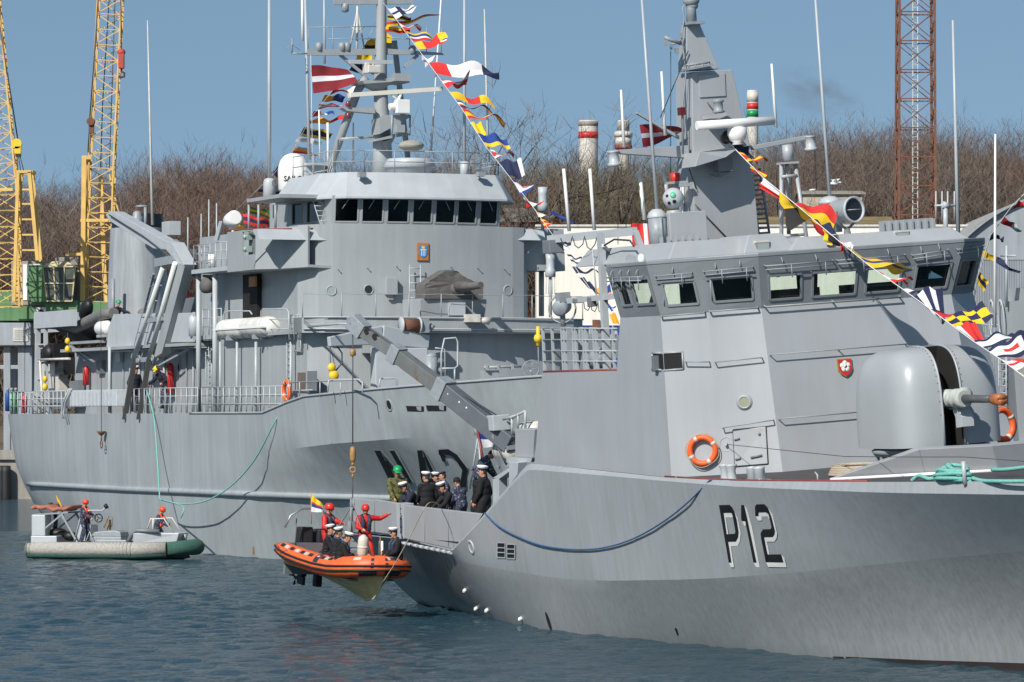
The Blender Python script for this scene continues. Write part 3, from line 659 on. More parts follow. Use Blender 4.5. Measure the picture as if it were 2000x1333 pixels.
# pennant number: painted on the flare
def zq(pts, ox, oy, s_): return [(ox+x/s_, oy+y/s_) for x, y in pts]
mk = MB(); mw = MB()
STRK = [[(345, 1030), (388, 1030), (505, 1262), (462, 1262)], [(388, 1030), (398, 1046), (590, 1290), (545, 1290)], [(455, 1030), (490, 1030), (620, 1262), (588, 1262)],
        [(655, 1028), (692, 1028), (722, 1240), (684, 1240)], [(692, 1030), (702, 1034), (815, 1262), (775, 1262)],
        [(808, 1040), (845, 1045), (862, 1108), (840, 1112)], [(808, 1024), (880, 1020), (905, 1062), (812, 1060)], [(880, 1020), (945, 1062), (925, 1085), (870, 1050)], [(945, 1062), (1018, 1160), (982, 1172), (920, 1080)], [(1018, 1160), (1000, 1300), (962, 1300), (982, 1168)], [(684, 1232), (800, 1232), (812, 1262), (690, 1262)]]
for q in STRK: decal_quad(mk, N, nb, zq(q, 640, 600, 3.702), .07, 0, 6)
for q in [[(345, 1024), (390, 1024), (394, 1031), (347, 1031)], [(388, 1026), (400, 1026), (605, 1285), (592, 1285)], [(488, 1026), (500, 1028), (632, 1262), (620, 1262)], [(453, 1022), (492, 1022), (494, 1030), (456, 1030)], [(690, 1024), (702, 1026), (828, 1262), (815, 1262)], [(652, 1021), (694, 1021), (694, 1029), (655, 1029)],
          [(806, 1016), (882, 1012), (884, 1021), (808, 1025)], [(880, 1012), (952, 1058), (945, 1064), (878, 1021)], [(950, 1056), (1026, 1158), (1018, 1162), (943, 1064)], [(842, 1072), (850, 1070), (870, 1112), (860, 1112)]]: decal_quad(mw, N, nb, zq(q, 640, 600, 3.702), .055, 0, 6)
o = mk.build('pennant_number', BLACK, NS); mw.build('number_highlight', GREYL, o)
# fairlead slots, hawse hole, draught marks
for (u0, u1, v0, v1) in ((793, 828, 793, 804), (832, 872, 792, 803)):
    mb = MB(); decal_quad(mb, N, nb, [(u0, v0), (u1, v0+1), (u1, v1), (u0+3, v1)], .01); o = mb.build('fairlead', DARK, NS)
    m2 = MB(); decal_quad(m2, N, nb, [(u1-14, v0+1), (u1-4, v0+1), (u1-4, v1-1), (u1-12, v1-3)], .03); m2.build('fairlead_roller', FIT, o)
p, n_ = hit(N, nb, 760, 792); mb = MB(); mb.lathe([(.14, -.02), (.14, .015), (.2, .015), (.2, -.02)], 20, 0, align(p, n_) @ Matrix.Diagonal((1, 1.2, 1, 1))); o = mb.build('hawse_pipe', FIT, NS)
mb = MB(); mb.lathe([(.0, .005), (.14, .006)], 20, 0, align(p, n_) @ Matrix.Diagonal((1, 1.2, 1, 1))); mb.build('hole', DARK, o)
def blotch(name, q, mm, n=1): mb = MB(); decal_quad(mb, N, nb, q, .006, 0, 2); return mb.build(name, mm, NS)
blotch('rust_streak', [(494, 1068), (496, 1068), (498, 1092), (493, 1092)], mat('ochre_rust', (.30, .17, .06), .8, var=.3, scale=8)); blotch('weed_line', [(386, 1086), (546, 1092), (546, 1099), (386, 1090)], mat('weed', (.28, .26, .19), .8, var=.25, scale=4)); 
# lower house with its curved front
def plan_front(xf, hw, bow, n=14, xr=None, cr=.7):
    pts = []
    for i in range(n+1):
        y = -hw+2*hw*i/n; t = abs(y)/hw; x = xf-bow*t**2-(cr*max(0, (t-.85)/.15)**2)
        pts.append((x, y))
    return pts
def house(name, xf, hw, bow, xaft, z0, z1, mm, cr=.7, top=0.0, parent=NS, lean=0):
    pl = plan_front(xf, hw, bow, 18, cr=cr)
    pl = [(xaft, -hw)]+pl+[(xaft, hw)]
    lo = [V((x, y, z0)) for x, y in pl]; hi = [V((x+lean*(x > xaft), y, z1)) for x, y in pl]
    mb = MB(); n = len(pl)
    for i in range(n-1): mb.add([lo[i], lo[i+1], hi[i+1], hi[i]], [(0, 1, 2, 3)], 0, 0 < i < n-2)
    mb.add([lo[-1], lo[0], hi[0], hi[-1]], [(0, 1, 2, 3)]); mb.add(hi, [tuple(range(n))]); mb.build(name, mm, parent); return mb, pl
ZA = 6.0; Z1 = N.x(830, 622, 3.5).z; Z1b = N.x(830, 652, 3.5).z; Z2 = N.x(830, 441, 1.2).z; Z3 = N.x(830, 388, 1).z
low, lowp = house('lower_house', 4.2, 5.35, .9, -9, 4.6, Z1-.05, GREY, .6); lowt = bvh(low)
# breastwork band round its top
bandp = plan_front(4.75, 5.75, .9, 18, cr=.5)
mb = MB(); ring = [[(x, y, Z1b), (x, y, Z1), (x-.12, y, Z1), (x-.12, y, Z1b)] for x, y in [(2.3, -5.75)]+bandp+[(-1, 5.75)]]; mb.loft(ring, 0, True, False); fixn(mb.build('breastwork', GREY, NS))
mb = MB(); mb.tube([(x+.09, y, lerp(Z1b, Z1, .25)) for x, y in bandp], .035, 6); mb.tube([(x+.07, y, lerp(Z1b, Z1, 1.0)) for x, y in bandp], .03, 6); mb.build('pipe_run', GREYL, NS)
mb = MB(); pl = [(x-.05, y, Z1b+.02) for x, y in bandp]; mb.prism(pl, (0, 0, .06)); mb.build('foredeck_house_top', GREYD, NS)
# upper house
up, upp = house('upper_house', 1.35, 4.8, .55, -13, Z1b, Z2, GREY, .9); upt = bvh(up)
# wire rail on the breastwork
mb = MB()
for i, (x, y) in enumerate(bandp):
    if i % 2 == 0: mb.tube([(x, y, Z1), (x, y, Z1+.9)], .022, 5)
mb.tube([(x, y, Z1+.9-.03*math.sin(i*1.57)**2) for i, (x, y) in enumerate(bandp)], .012, 4); mb.build('wire_rail', GREY, NS)
# bridge with raked windows
zb0, zb1 = Z2, Z3+.05
nW = 7; mb = MB(); gl = []
def brp(f, z, grow): a = lerp(-3.62, 3.62, f); return V((1.15-.45*(abs(a)/3.62)**2+grow, a*(1+grow*.06), z))
uw = [(660, 702), (709, 748), (756, 796), (804, 841), (848, 886), (892, 930), (938, 974)]
edges = [655]+[(uw[i][1]+uw[i+1][0])/2 for i in range(6)]+[980]
ye = [N.x(u, 415, 1.25).y for u in edges]
for i in range(7):
    def pt(y, z, g): return V((1.3-.5*(y/3.7)**2+g, y*(1+g*.03), z))
    y0_, y1_ = ye[i], ye[i+1]; s0 = (uw[i][0]-edges[i])/(edges[i+1]-edges[i]); s1 = (uw[i][1]-edges[i])/(edges[i+1]-edges[i])
    facet(mb, gl, pt(y0_, zb0, 0), pt(y1_, zb0, 0), pt(y1_, zb1, .18), pt(y0_, zb1, .18), [(s0, s1, .10, .90)], rim=1)
b0, b1 = V((1.3-.5*(ye[0]/3.7)**2, ye[0], 0)), V((1.3-.5*(ye[-1]/3.7)**2, ye[-1], 0))
sl = [V((-.4, -3.72, 0)), V((-4.2, -3.8, 0))]
g2 = []
facet(mb, g2, sl[1]+V((0, 0, zb0)), sl[0]+V((0, 0, zb0)), sl[0]+V((.1, 0, zb1)), sl[1]+V((0, 0, zb1)), [(.1, .4, .15, .9), (.55, .9, .15, .9)], rim=1)
mb.add([sl[0]+V((0, 0, zb0)), b0+V((0, 0, zb0)), b0+V((.18, 0, zb1)), sl[0]+V((.1, 0, zb1))], [(0, 1, 2, 3)])
r_ = [V((-.4, 3.72, 0)), V((-4.2, 3.8, 0))]
mb.add([b1+V((0, 0, zb0)), r_[0]+V((0, 0, zb0)), r_[0]+V((.1, 0, zb1)), b1+V((.18, 0, zb1))], [(0, 1, 2, 3)])
facet(mb, g2, r_[0]+V((0, 0, zb0)), r_[1]+V((0, 0, zb0)), r_[1]+V((0, 0, zb1)), r_[0]+V((.1, 0, zb1)), [(.1, .45, .15, .9)], rim=1)
mb.add([r_[1]+V((0, 0, zb0)), sl[1]+V((0, 0, zb0)), sl[1]+V((0, 0, zb1)), r_[1]+V((0, 0, zb1))], [(0, 1, 2, 3)])
mb.bb(-3.9, -.6, -3.4, 3.4, zb0, zb0+.06)
BRN = mb.build('bridge', GREY, NS)
for g, f_ in gl+g2: o = g.build('window', GLASSK, BRN); 
for g, f_ in gl+g2: f_.build('window_frame', GREY, BRN)
for i in range(7):   # wipers
    mb = MB(); g = gl[i][0]; a = V(g.v[3]).lerp(V(g.v[2]), .62 if i < 4 else .4)+V((.09, 0, .06)); b = V(g.v[0]).lerp(V(g.v[3]), .55).lerp(V(g.v[1]).lerp(V(g.v[2]), .55), .3 if i < 4 else .75)+V((.07, 0, 0)); mb.tube([a, b], .012, 4); mb.build('wiper', GREYL, BRN)
mb = MB(); mb.box((-.2, 1.9, zb0+.55), (.7, .5, 1.0)); mb.ell((-.9, 1.5, zb0+1.0), (.2, .25, .35), 10, 8); mb.box((-1.2, -.8, zb0+.5), (.6, 1.2, .9)); mb.build('bridge_console', GREYD, BRN)
# roof with sloped fascia
zr0 = Z3; zr1 = N.x(800, 339, .8).z
def ovl(grow, z): return [(-4.6, -3.95-grow, z), (-.6, -4.0-grow, z), (.55, -3.55-grow*.9, z)]+[(1.45-.5*(y/3.6)**2+grow*.9, y*(1+grow*.12), z) for y in (-3.2, -2, -1, 0, 1, 2, 3.2)]+[(.55, 3.55+grow*.9, z), (-.6, 4.0+grow, z), (-4.6, 3.95+grow, z)]
lo, hi = ovl(.42, zr0), ovl(-.3, zr1); lo2 = ovl(.42, zr0-.07)
mb = MB(); mb.loft([lo2, lo, hi], 0, True, False); mb.add(hi, [tuple(range(len(hi)))]); mb.add(lo2, [tuple(range(len(lo2)))[::-1]]); fixn(mb.build('bridge_roof', GREYL, NS, .03)); rooft = bvh(mb)
mb = MB(); railing(mb, N, [(-4.3, -3.6, zr1), (.3, -3.4, zr1), (.9, -2.4, zr1), (1.15, 0, zr1), (.9, 2.4, zr1), (.3, 3.4, zr1), (-4.3, 3.6, zr1)], .85, .022, 1.2, 2); mb.build('roof_rail', GREY, NS)
for (u, v) in ((705, 342), (937, 341)):
    mb = MB(); p = N.x(u, v, 1.25); mb.box(p+V((.1, 0, 0)), (.3, .28, .18)); mb.tube([p+V((.1, 0, 0)), p+V((-.5, 0, -.05))], .03, 5); mb.build('deck_lamp', FIT, NS)
# director platform: wide conical drum with canvas covered instrument
c = N.x(800, 320, -.9); sP = N.M @ c; kk = sP.y/F
mb = MB(); mb.lathe([(48*kk, -.05), (48*kk, 10*kk+.1), (54*kk, 10*kk+.12), (44*kk, 32*kk), (43*kk, 33*kk)], 32, 0, Matrix.Translation((c.x, c.y, zr1))); mb.build('director_drum', GREYL, NS)
cb = random.Random(2); mb = MB(); mb.ell((0, 0, 0), 1, 22, 12); mb.v = [tuple(V(p)*(1+.10*MN.noise(V(p)*2.1+V((3, 0, 0))))) for p in mb.v]; q = N.x(803, 285, -.9)
mb.build('canvas_cover', mat('beige_canvas', (.30, .29, .25), .9, var=.15, scale=3, bump=.4, bscale=6), NS, T=Matrix.Translation(q) @ Matrix.Diagonal((.5, 25*kk, 10.5*kk, 1)))
# wings
WY = -6.25; wz0 = N.y(475, 529, WY).z; wz1 = N.y(475, 450, WY).z
xw0, xw1 = N.y(444, 490, WY).x, N.y(499, 490, WY).x
mb = MB()
F_ = [V((xw0, WY, wz0)), V((xw1, WY, wz0)), V((xw1+.9, WY+.6, wz0)), V((1.0, -4.75, wz0+.05)), V((1.0, -3.6, wz0)), V((xw0, -3.6, wz0))]
mb.prism([F_[0], F_[1], F_[2], F_[3], F_[4], F_[5]], (0, 0, .1))
tp = [p+V((0, 0, wz1-wz0)) for p in F_]
xr0, xr1 = N.y(473, 475, WY).x, N.y(499.5, 475, WY).x; rz0, rz1 = N.y(487, 498, WY).z, N.y(487, 452, WY).z
mb.bb(xw0, xr0, WY, WY+.08, wz0+.1, wz1); mb.bb(xr0, xw1, WY, WY+.08, wz0+.1, rz0); mb.bb(xr0, xw1, WY, WY+.08, rz1, wz1)
mb.prism([F_[1]+V((0, 0, .1)), F_[2]+V((0, 0, .1)), tp[2], tp[1]], (0, .08, 0)); mb.prism([F_[2]+V((0, 0, .1)), F_[3]+V((0, 0, .1)), tp[3], tp[2]], (-.03, .08, 0))
WG = fixn(mb.build('bridge_wing', GREY, NS))
mb = MB(); mb.bb(xr0, xw1, WY+.28, WY+.3, rz0, rz1); mb.build('lamp_recess', GREYD, WG)
for v in (463, 487):
    mb = MB(); q = N.y(485, v, WY+.15); mb.box(q, (.45, .2, .24)); mb.ell(q+V((0, -.12, 0)), .11, 10, 6); mb.build('navigation_lamp', mat('lamp_glass', (.25, .33, .30), .15), WG)
def wing_box(u0, u1, v0, v1, xv):
    mb = MB(); ya, yb = N.x(u0, 458, xv).y, N.x(u1, 458, xv).y; z1_, z0_ = N.x(u0, v0, xv).z, N.x(u1, v1, xv).z
    mb.hex8([(xv-.3, ya, z0_+.06), (xv, ya, z0_), (xv, yb, z0_), (xv-.3, yb, z0_+.06)], [(xv-.9, ya, z1_), (xv-.25, ya, z1_), (xv-.25, yb, z1_), (xv-.9, yb, z1_)]); return mb
wing_box(506, 656, 447, 470, .95).build('spray_deflector', GREYL, WG)
mb = MB(); mb.tube([N.x(445, 449, .0), N.x(655, 446, .75)], .03, 5); mb.build('wing_rail', REDDK, WG)
# canopy above the wing
mb = MB(); q0, q1 = N.y(482, 396, -5.6), N.y(560, 396, -5.0); mb.bb(q0.x, q1.x+1.0, -5.6, -3.7, q0.z, q0.z+.14)
for u in (486, 505, 538): q = N.y(u, 400, -5.5); mb.tube([q, (q.x, q.y, wz1)], .05, 6)
mb.build('wing_canopy', GREY, WG)
mb = MB(); q = N.y(455, 429, -5.9); mb.lathe([(.30, -.32), (.32, -.3), (.32, .25), (.25, .34)], 18, 0, Matrix.Translation(q) @ Matrix.Rotation(R(80), 4, 'Y')); sl_ = mb.build('searchlight', WHITE, WG)
mb = MB(); mb.tube([q+V((0, 0, -.3)), q+V((0, 0, -.6))], .06, 6); mb.build('pedestal', WHITE, sl_)
mb = MB(); plate(mb, N, 1, -5.9, [(417, 470), (424, 470), (434, 433), (428, 432)], .08); mb.build('signal_panel', GREYL, NS)
# right wing
mb = MB(); yy0_, yy1_ = N.x(980, 495, .2).y, N.x(1104, 495, .2).y; za_, zb_ = N.x(1050, 529, .2).z, N.x(1050, 447, .2).z
mb.prism([(.2, yy0_, za_), (.2, yy1_, za_), (.2, N.x(1101, 450, .2).y, zb_), (.2, yy0_, zb_)], (-1.5, 0, 0)); WR = mb.build('bridge_wing', GREY, NS)
wing_box(978, 1066, 447, 470, .95).build('spray_deflector', GREYL, WR)
mb = MB()
for u in (1055, 1060): pbar(mb, N, 0, -.2, (u, 530), (u, 618), .06)
mb.build('wing_stanchion', GREY, NS)
# gun tub with tarpaulin covered gun
g0 = N.x(812, 618, 3.6); g1 = N.x(941, 618, 3.6); gz = N.x(875, 585, 3.6).z; gy = (g0.y+g1.y)/2; gw = (g1.y-g0.y)/2
mb = MB(); mb.hex8([(2.2, g0.y, Z1-.1), (4.1, g0.y, Z1-.1), (4.1, g1.y-.1, Z1-.1), (2.2, g1.y-.1, Z1-.1)], [(2.2, g0.y-.05, gz), (4.2, g0.y-.05, gz), (4.2, g1.y, gz), (2.2, g1.y, gz)]); mb.build('gun_tub', GREY, NS, .03)
def nx_(u, v, xv): return N.x(u, v, xv)
mb = MB()
prof = [(828, 584), (829, 556), (848, 541), (868, 529), (890, 529), (908, 541), (930, 553), (944, 555), (942, 584)]
r1 = [nx_(u, v, 4.25) for u, v in prof]; rings_ = []
for k, (xx, sc_) in enumerate(((4.3, .98), (4.22, 1.0), (3.9, 1.02), (3.6, 1.02), (3.35, 1.0), (3.25, .95))):
    cy = gy; cz = gz; rings_.append([V((xx+.06*MN.noise((p.y*2, p.z*2, k)), cy+(p.y-cy)*(1 if p.z < gz+.25 else sc_), max(gz-.08, cz+(p.z-cz)*sc_))) for p in r1])
mb.loft(rings_, 0, False, True); mb.add(rings_[0], [tuple(range(len(prof)))]); mb.add(rings_[-1], [tuple(range(len(prof)))[::-1]])
GC = fixn(mb.build('gun_cover', TARP, NS)); sd_ = GC.modifiers.new('bevel', 'BEVEL'); sd_.width = .05; sd_.segments = 1; sd_.limit_method = 'NONE'
sd_ = GC.modifiers.new('sub', 'SUBSURF'); sd_.levels = 2; sd_.render_levels = 2; sd_.subdivision_type = 'SIMPLE'
tx_ = bpy.data.textures.new('folds', 'CLOUDS'); tx_.noise_scale = .35; dm_ = GC.modifiers.new('folds', 'DISPLACE'); dm_.texture = tx_; dm_.strength = .13; dm_.texture_coords = 'GLOBAL'
mb = MB(); a = nx_(893, 562, 4.2); mb.ell(a+V((.0, 0, -.05)), (.34, .34, .3), 16, 10); mb.tube([a, a+V((1.0, .12, .02)), a+V((1.9, .25, .04))], [.3, .17, .13], 10); mb.v = [tuple(V(p)+V((0, .05, .05))*MN.noise(V(p)*4)) for p in mb.v]; mb.build('gun_barrel_cover', TARP, GC)
mb = MB(); mb.box(nx_(892, 604, 4.3), (.3, .6, .5)); mb.build('hatch_box', GREYL, NS)
# wall boxes, ladder, crest, portholes on the curved front
def porthole(fr, tree, u, v, r, parent, mm, rimm):
    T = fitting_on(fr, tree, u, v); mb = MB(); mb.lathe([(r*.82, .0), (r*.84, .03), (r*1.05, .03), (r*1.12, 0)], 22, 0, T); o = mb.build('porthole', rimm, parent)
    mb = MB(); mb.lathe([(.001, .012), (r*.84, .013)], 22, 0, T); mb.build('pane', mm, o)
PANE = mat('port_pane', (.25, .29, .30), .08); PANED = mat('port_pane_dark', (.02, .025, .03), .08)
porthole(N, upt, 647, 568, .19, NS, PANE, GREY); porthole(N, upt, 720, 566, .19, NS, PANED, GREY); porthole(N, upt, 992, 567, .19, NS, PANE, GREY)
T = fitting_on(N, upt, 762, 560); mb = MB(); mb.box((0, 0, .14), (.46, .66, .28), 0, T); mb.box((0, -.42, .08), (.2, .2, .14), 0, T); mb.build('junction_box', GREY, NS, .015)
T = fitting_on(N, upt, 825, 492); mb = MB(); mb.box((0, 0, .04), (.48, .70, .06), 0, T); cw = mb.build('crest_board', WOOD, NS, .012)
mb = MB(); sh = [(-.17, .24), (.17, .24), (.17, -.05), (.13, -.16), (.0, -.25), (-.13, -.16), (-.17, -.05)]; mb.prism([T @ V((x, y, .071)) for x, y in sh], T.to_3x3() @ V((0, 0, .02))); mb.build('crest_shield', SKYBL, cw)
mb = MB(); 
for x in (-.07, 0, .07): mb.box((x, -.06, .096), (.022, .22, .008), 0, T)
mb.box((0, .07, .096), (.24, .03, .008), 0, T); mb.build('crest_columns', WHITE, cw)
mb = MB(); mb.box((0, .16, .096), (.12, .1, .008), 0, T); mb.build('crest_crown', YEL, cw)
mb = MB(); a = nx_(800, 618, 1.75); b = nx_(800, 517, 1.6); crew_ladder(mb, a, b, (0, .45, 0), 7, .025); mb.build('wall_ladder', GREYL, NS)
for (u, v) in ((595, 497), (660, 527), (717, 524), (774, 521), (880, 522), (932, 524), (984, 526), (1025, 494)):
    p, n_ = hit(N, upt, u, v)
    if p: mb = MB(); mb.tube([p, p+n_*.16, p+n_*.16+V((0, .0, .05))], .016, 5); mb.build('hook', FIT, NS)
# foredeck details in front of the lower house
def Lhit(u, v): return hit(N, lowt, u, v)
T = fitting_on(N, lowt, 722, 680); mb = MB(); mb.box((0, 0, .2), (.62, .42, .4), 0, T); mb.build('wall_locker', GREY, NS, .015)
# store crane jib on the breastwork
mb = MB(); mb.beam(nx_(642, 668, 6.2), nx_(745, 655, 5.6), .22, .36, 0, (0, 0, 1), .22, .7); mb.beam(nx_(745, 655, 5.6), nx_(835, 668, 5.2), .26, .75, 0, (0, 0, 1), .3, .5); mb.tube([nx_(800, 670, 5.2)-V((.2, 0, 0)), nx_(828, 664, 5.2)], .16, 10); mb.bb(5.0, 5.6, nx_(730, 0, 5.4).y-.0, nx_(832, 0, 5.4).y, nx_(0, 720, 5.3).z-.9, nx_(0, 675, 5.3).z)
SC_ = mb.build('stores_crane', GREYL, NS, .03)
mb = MB(); c = nx_(800, 636, 5.4); T = Matrix.Translation(c) @ Matrix.Rotation(R(90), 4, 'X') ; mb.lathe([(.02, -.42), (.32, -.42), (.32, -.36), (.2, -.36), (.2, .3), (.32, .3), (.32, .36), (.02, .36)], 24, 0, T); wn = mb.build('winch_drum', GREYL, SC_)
mb = MB(); mb.lathe([(.205, -.355), (.26, -.35), (.26, .29), (.205, .295)], 24, 0, T); mb.build('wire_coil', RUST, SC_)
mb = MB(); mb.box(c+V((0, .55, 0)), (.4, .35, .55)); mb.tube([c+V((0, .8, 0)), c+V((0, .95, -.1))], .12, 8); mb.build('winch_motor', FIT, SC_)
mb = MB(); mb.tube([nx_(745, 650, 5.5), nx_(700, 652, 5.7), nx_(640, 664, 6.1)], .015, 4); 
for du in (0, 8): mb.tube([nx_(644, 672, 6.2), nx_(646+du, 715, 6.2)], .012, 4)
mb.build('crane_wire', CABLE, SC_)
mb = MB(); hb_ = nx_(648, 718, 6.2); mb.ell(hb_, (.12, .16, .17), 12, 8); mb.ell(nx_(652, 734, 6.2), (.15, .2, .2), 12, 8); mb.tube([hb_, nx_(652, 734, 6.2)], .04, 6); mb.build('yellow_block', YEL, SC_)
mb = MB(); mb.tube([nx_(655, 672, 6.2), nx_(668, 690, 6.0), nx_(668, 710, 6.0), nx_(655, 725, 6.1)], .03, 6); mb.build('hose', CABLE, SC_)
mb = MB(); q = nx_(842, 715, 5.5); mb.tube([q+V((0, 0, -.9)), q+V((0, 0, .35))], [.28, .24], 12); mb.tube([q+V((0, -.1, .2)), q+V((0, .55, .15))], .14, 10); mb.tube([q+V((0, .1, -.1)), q+V((0, .6, -.25))], .12, 8); mb.ell(q+V((0, 0, .35)), (.25, .25, .15), 12, 6); mb.build('valve_manifold', FIT, NS)
mb = MB(); pl_ = [(862, 745), (862, 690), (868, 662), (890, 660), (894, 668), (894, 715), (888, 720), (862, 720)]; mb.tube([nx_(u, v, 5.9) for u, v in pl_], .035, 6); mb.tube([nx_(888, 720, 5.9), nx_(888, 745, 5.9)], .035, 6); mb.tube([nx_(850, 680, 5.9), nx_(868, 682, 5.9), nx_(870, 745, 5.9)], .03, 6); mb.build('guard_frame', GREYL, NS)
for (ua, ub, v) in ((740, 775, 740), (640, 708, 742)):
    mb = MB(); mb.tube([nx_(ua, v+24, 7.2), nx_(ua+2, v+2, 7.2), nx_(ua+6, v, 7.2), nx_(ub-6, v-1, 7.2), nx_(ub, v+2, 7.2), nx_(ub, v+22, 7.2)], .03, 6); mb.build('bulwark_rail_hoop', GREYL, NS)
mb = MB(); T = align(nx_(1037, 721, 7.5), (1, -.3, .05)); mb.torus(T, .31, .022, 28, 6)
for k in range(5): a = k*1.2566; mb.tube([T @ V((0, 0, 0)), T @ V((.31*math.cos(a), .31*math.sin(a), 0))], .015, 4)
mb.tube([nx_(1037, 721, 7.4), nx_(1037, 745, 7.3)], .05, 6); mb.build('handwheel', FIT, NS)
mb = MB(); mb.tube([nx_(945, 718, 6.5), nx_(1018, 716, 6.5)], .05, 8); mb.bb(6.0, 6.4, nx_(945, 0, 6.4).y, nx_(975, 0, 6.4).y, nx_(0, 735, 6.4).z-.4, nx_(0, 720, 6.4).z)
for u in (950, 972, 1000): mb.box(nx_(u, 717, 6.5), (.16, .1, .2))
mb.build('foredeck_pipe', GREY, NS)
mb = MB(); q = nx_(922, 622, 5.0); mb.box(q, (.5, .5, .3)); mb.tube([q+V((.1, .3, -.08)), q+V((.1, .65, -.1))], [.1, .16], 10); mb.build('flood_lamp', WHITED, NS)
# emergency beacon
bc_ = thing('emergency_beacon', 'yellow emergency beacon hanging on the grey front of the ship behind', 'beacon', N.M @ Matrix.Translation(nx_(1051, 660, 5.2)))
mb = MB(); mb.lathe([(.02, -.32), (.08, -.3), (.08, -.16), (.15, -.14), (.17, .0), (.13, .1), (.075, .14), (.075, .42), (.04, .44)], 18); mb.build('body', YEL, bc_)
mb = MB(); mb.tube([(0, 0, -.3), (-.05, .05, -1.4)], .02, 5); mb.build('lanyard', FIT, bc_)
# ---------------- mast
MX = -3.9
def mx(u, v, x=MX): return N.x(u, v, x)
mb = MB(); pts = [(747, 345), (747, 300), (745, 240), (744, 200), (743, 150), (744, 100), (745, 5), (745, -40)]; rr = [22, 19, 17, 14, 13, 11.5, 9.5, 9]
Y_ = (N.M @ mx(745, 200)).y; mb.tube([mx(u, v) for u, v in pts], [r*Y_/F for r in rr], 16); NM = mb.build('mast', GREY, NS)
def mastpart(name, mm=GREY, bevel=0):
    global mb; o = mb.build(name, mm, NM, bevel); mb = MB(); return o
mb = MB(); mb.tube([mx(637, 345, -4.6), mx(700, 175, -4.2), mx(716, 152, -4.0)], .17, 10); mb.tube([mx(770, 80, -4.6), mx(778, 150, -4.8), mx(800, 340, -6)], .12, 8); mastpart('mast_strut')
mb.beam(mx(600, 103), mx(741, 102), .18, .24); mastpart('yardarm'); mb.beam(mx(748, 101), mx(868, 106), .18, .24, w2=.1, h2=.08); mb.beam(mx(660, 104, -4), mx(716, 151, -4), .1, .12); mb.beam(mx(816, 108, -4), mx(790, 132, -4), .1, .12); mastpart('yardarm'); mb.beam(mx(652, 4), mx(806, 3), .18, .22); mastpart('yardarm')
mb.tube([mx(570, 105), mx(602, 105)], .035, 5); mb.tube([mx(570, 105), mx(571, 75)], [.03, .04], 6); mb.tube([mx(556, 98), mx(571, 87), mx(585, 98)], .012, 4); mb.tube([mx(571, 87, MX+.3), mx(571, 98, MX-.3)], .012, 4); mastpart('wind_sensor', FIT)
for (a, b) in (((603, 54), (735, 52)), ((640, 76), (735, 76)), ((756, 50), (790, 52)), ((756, 74), (860, 80))): mb.tube([mx(*a), mx(*b)], .018, 4)
for u in (602, 650, 800, 833, 862): mb.tube([mx(u, 54), mx(u, 102)], .018, 4)
mastpart('yard_rail')
for (u, v) in ((623, 92), (668, 92), (678, 92), (674, 15), (805, 98)):
    mb.lathe([(.05, -.2), (.15, -.16), (.15, .12), (.08, .18)], 12, 0, Matrix.Translation(mx(u, v))); mastpart('lamp', FIT)
mb.prism([mx(708, 158, -3.2), mx(768, 152, -3.2), mx(800, 158, -3.2), mx(800, 162, -3.2), mx(768, 160, -3.2), mx(712, 164, -3.2)], (-1.5, 0, 0)); mb.prism([mx(716, 163, -3.3), mx(770, 160, -3.3), mx(745, 177, -3.5)], (-.9, 0, 0)); mb.box(mx(783, 152, -3.0), (.5, .65, .3)); mastpart('lamp_platform')
mb.beam(mx(682, 121, -3.2), mx(766, 122, -3.2), .14, .16); r1_ = mastpart('small_radar_scanner', GREYL)
mb.box(mx(728, 136, -3.2), (.5, .55, .3)); mb.box(mx(715, 134, -3.2), (.4, .2, .42)); mb.tube([mx(728, 130, -3.2), mx(728, 121, -3.2)], .08, 8); mastpart('small_radar_housing', WHITED, .03)
mb.prism([mx(670, 211, -3.4), mx(733, 210, -3.4), mx(733, 222, -3.4), mx(678, 217, -3.4)], (-.5, 0, 0)); mastpart('lamp_bracket')
for v in (203, 226): mb.lathe([(.07, -.12), (.11, -.1), (.1, .08), (.05, .12)], 12, 0, Matrix.Translation(mx(680, v, -3.4))); mastpart('signal_lamp', mat('red_lamp_glass', (.16, .05, .05), .2))
mb.beam(mx(684, 186, -2.6), mx(864, 174, -2.6), .16, .17); mb.beam(mx(680, 187, -2.65), mx(690, 186, -2.65), .17, .19); mastpart('radar_scanner', mat('cream_white', (.70, .67, .58), .4, var=.04))
mb.box(mx(784, 209, -2.6), (.55, .55, .55)); mb.tube([mx(760, 210, -2.6), mx(772, 208, -2.6)], .15, 10); mb.tube([mx(778, 196, -2.6), mx(762, 184, -2.6)], .05, 6); mb.tube([mx(778, 196, -2.6), mx(784, 182, -2.6)], .07, 6); mastpart('radar_housing', WHITE, .04)
mb.prism([mx(742, 232, -2.8), mx(758, 225, -2.8), mx(800, 224, -2.8), mx(800, 230, -2.8), mx(742, 262, -2.8)], (-1.0, 0, 0)); mb.prism([mx(735, 272, -2.9), mx(800, 256, -2.9), mx(800, 264, -2.9), mx(735, 276, -2.9)], (-1.0, 0, 0)); mb.prism([mx(752, 276, -3.2), mx(772, 268, -3.2), mx(758, 294, -3.2)], (-.4, 0, 0))
for u in (766, 801): mb.tube([mx(u, 225, -2.8), mx(u-1, 265, -2.8)], .04, 5)
mb.box(mx(780, 252, -2.6), (.35, .35, .3)); mastpart('radar_platform')
mb.beam(mx(665, 273, -4), mx(736, 268, -4), .08, .1); mb.tube([mx(664, 272, -4), mx(735, 268, -4)], .06, 6); mastpart('cross_brace')
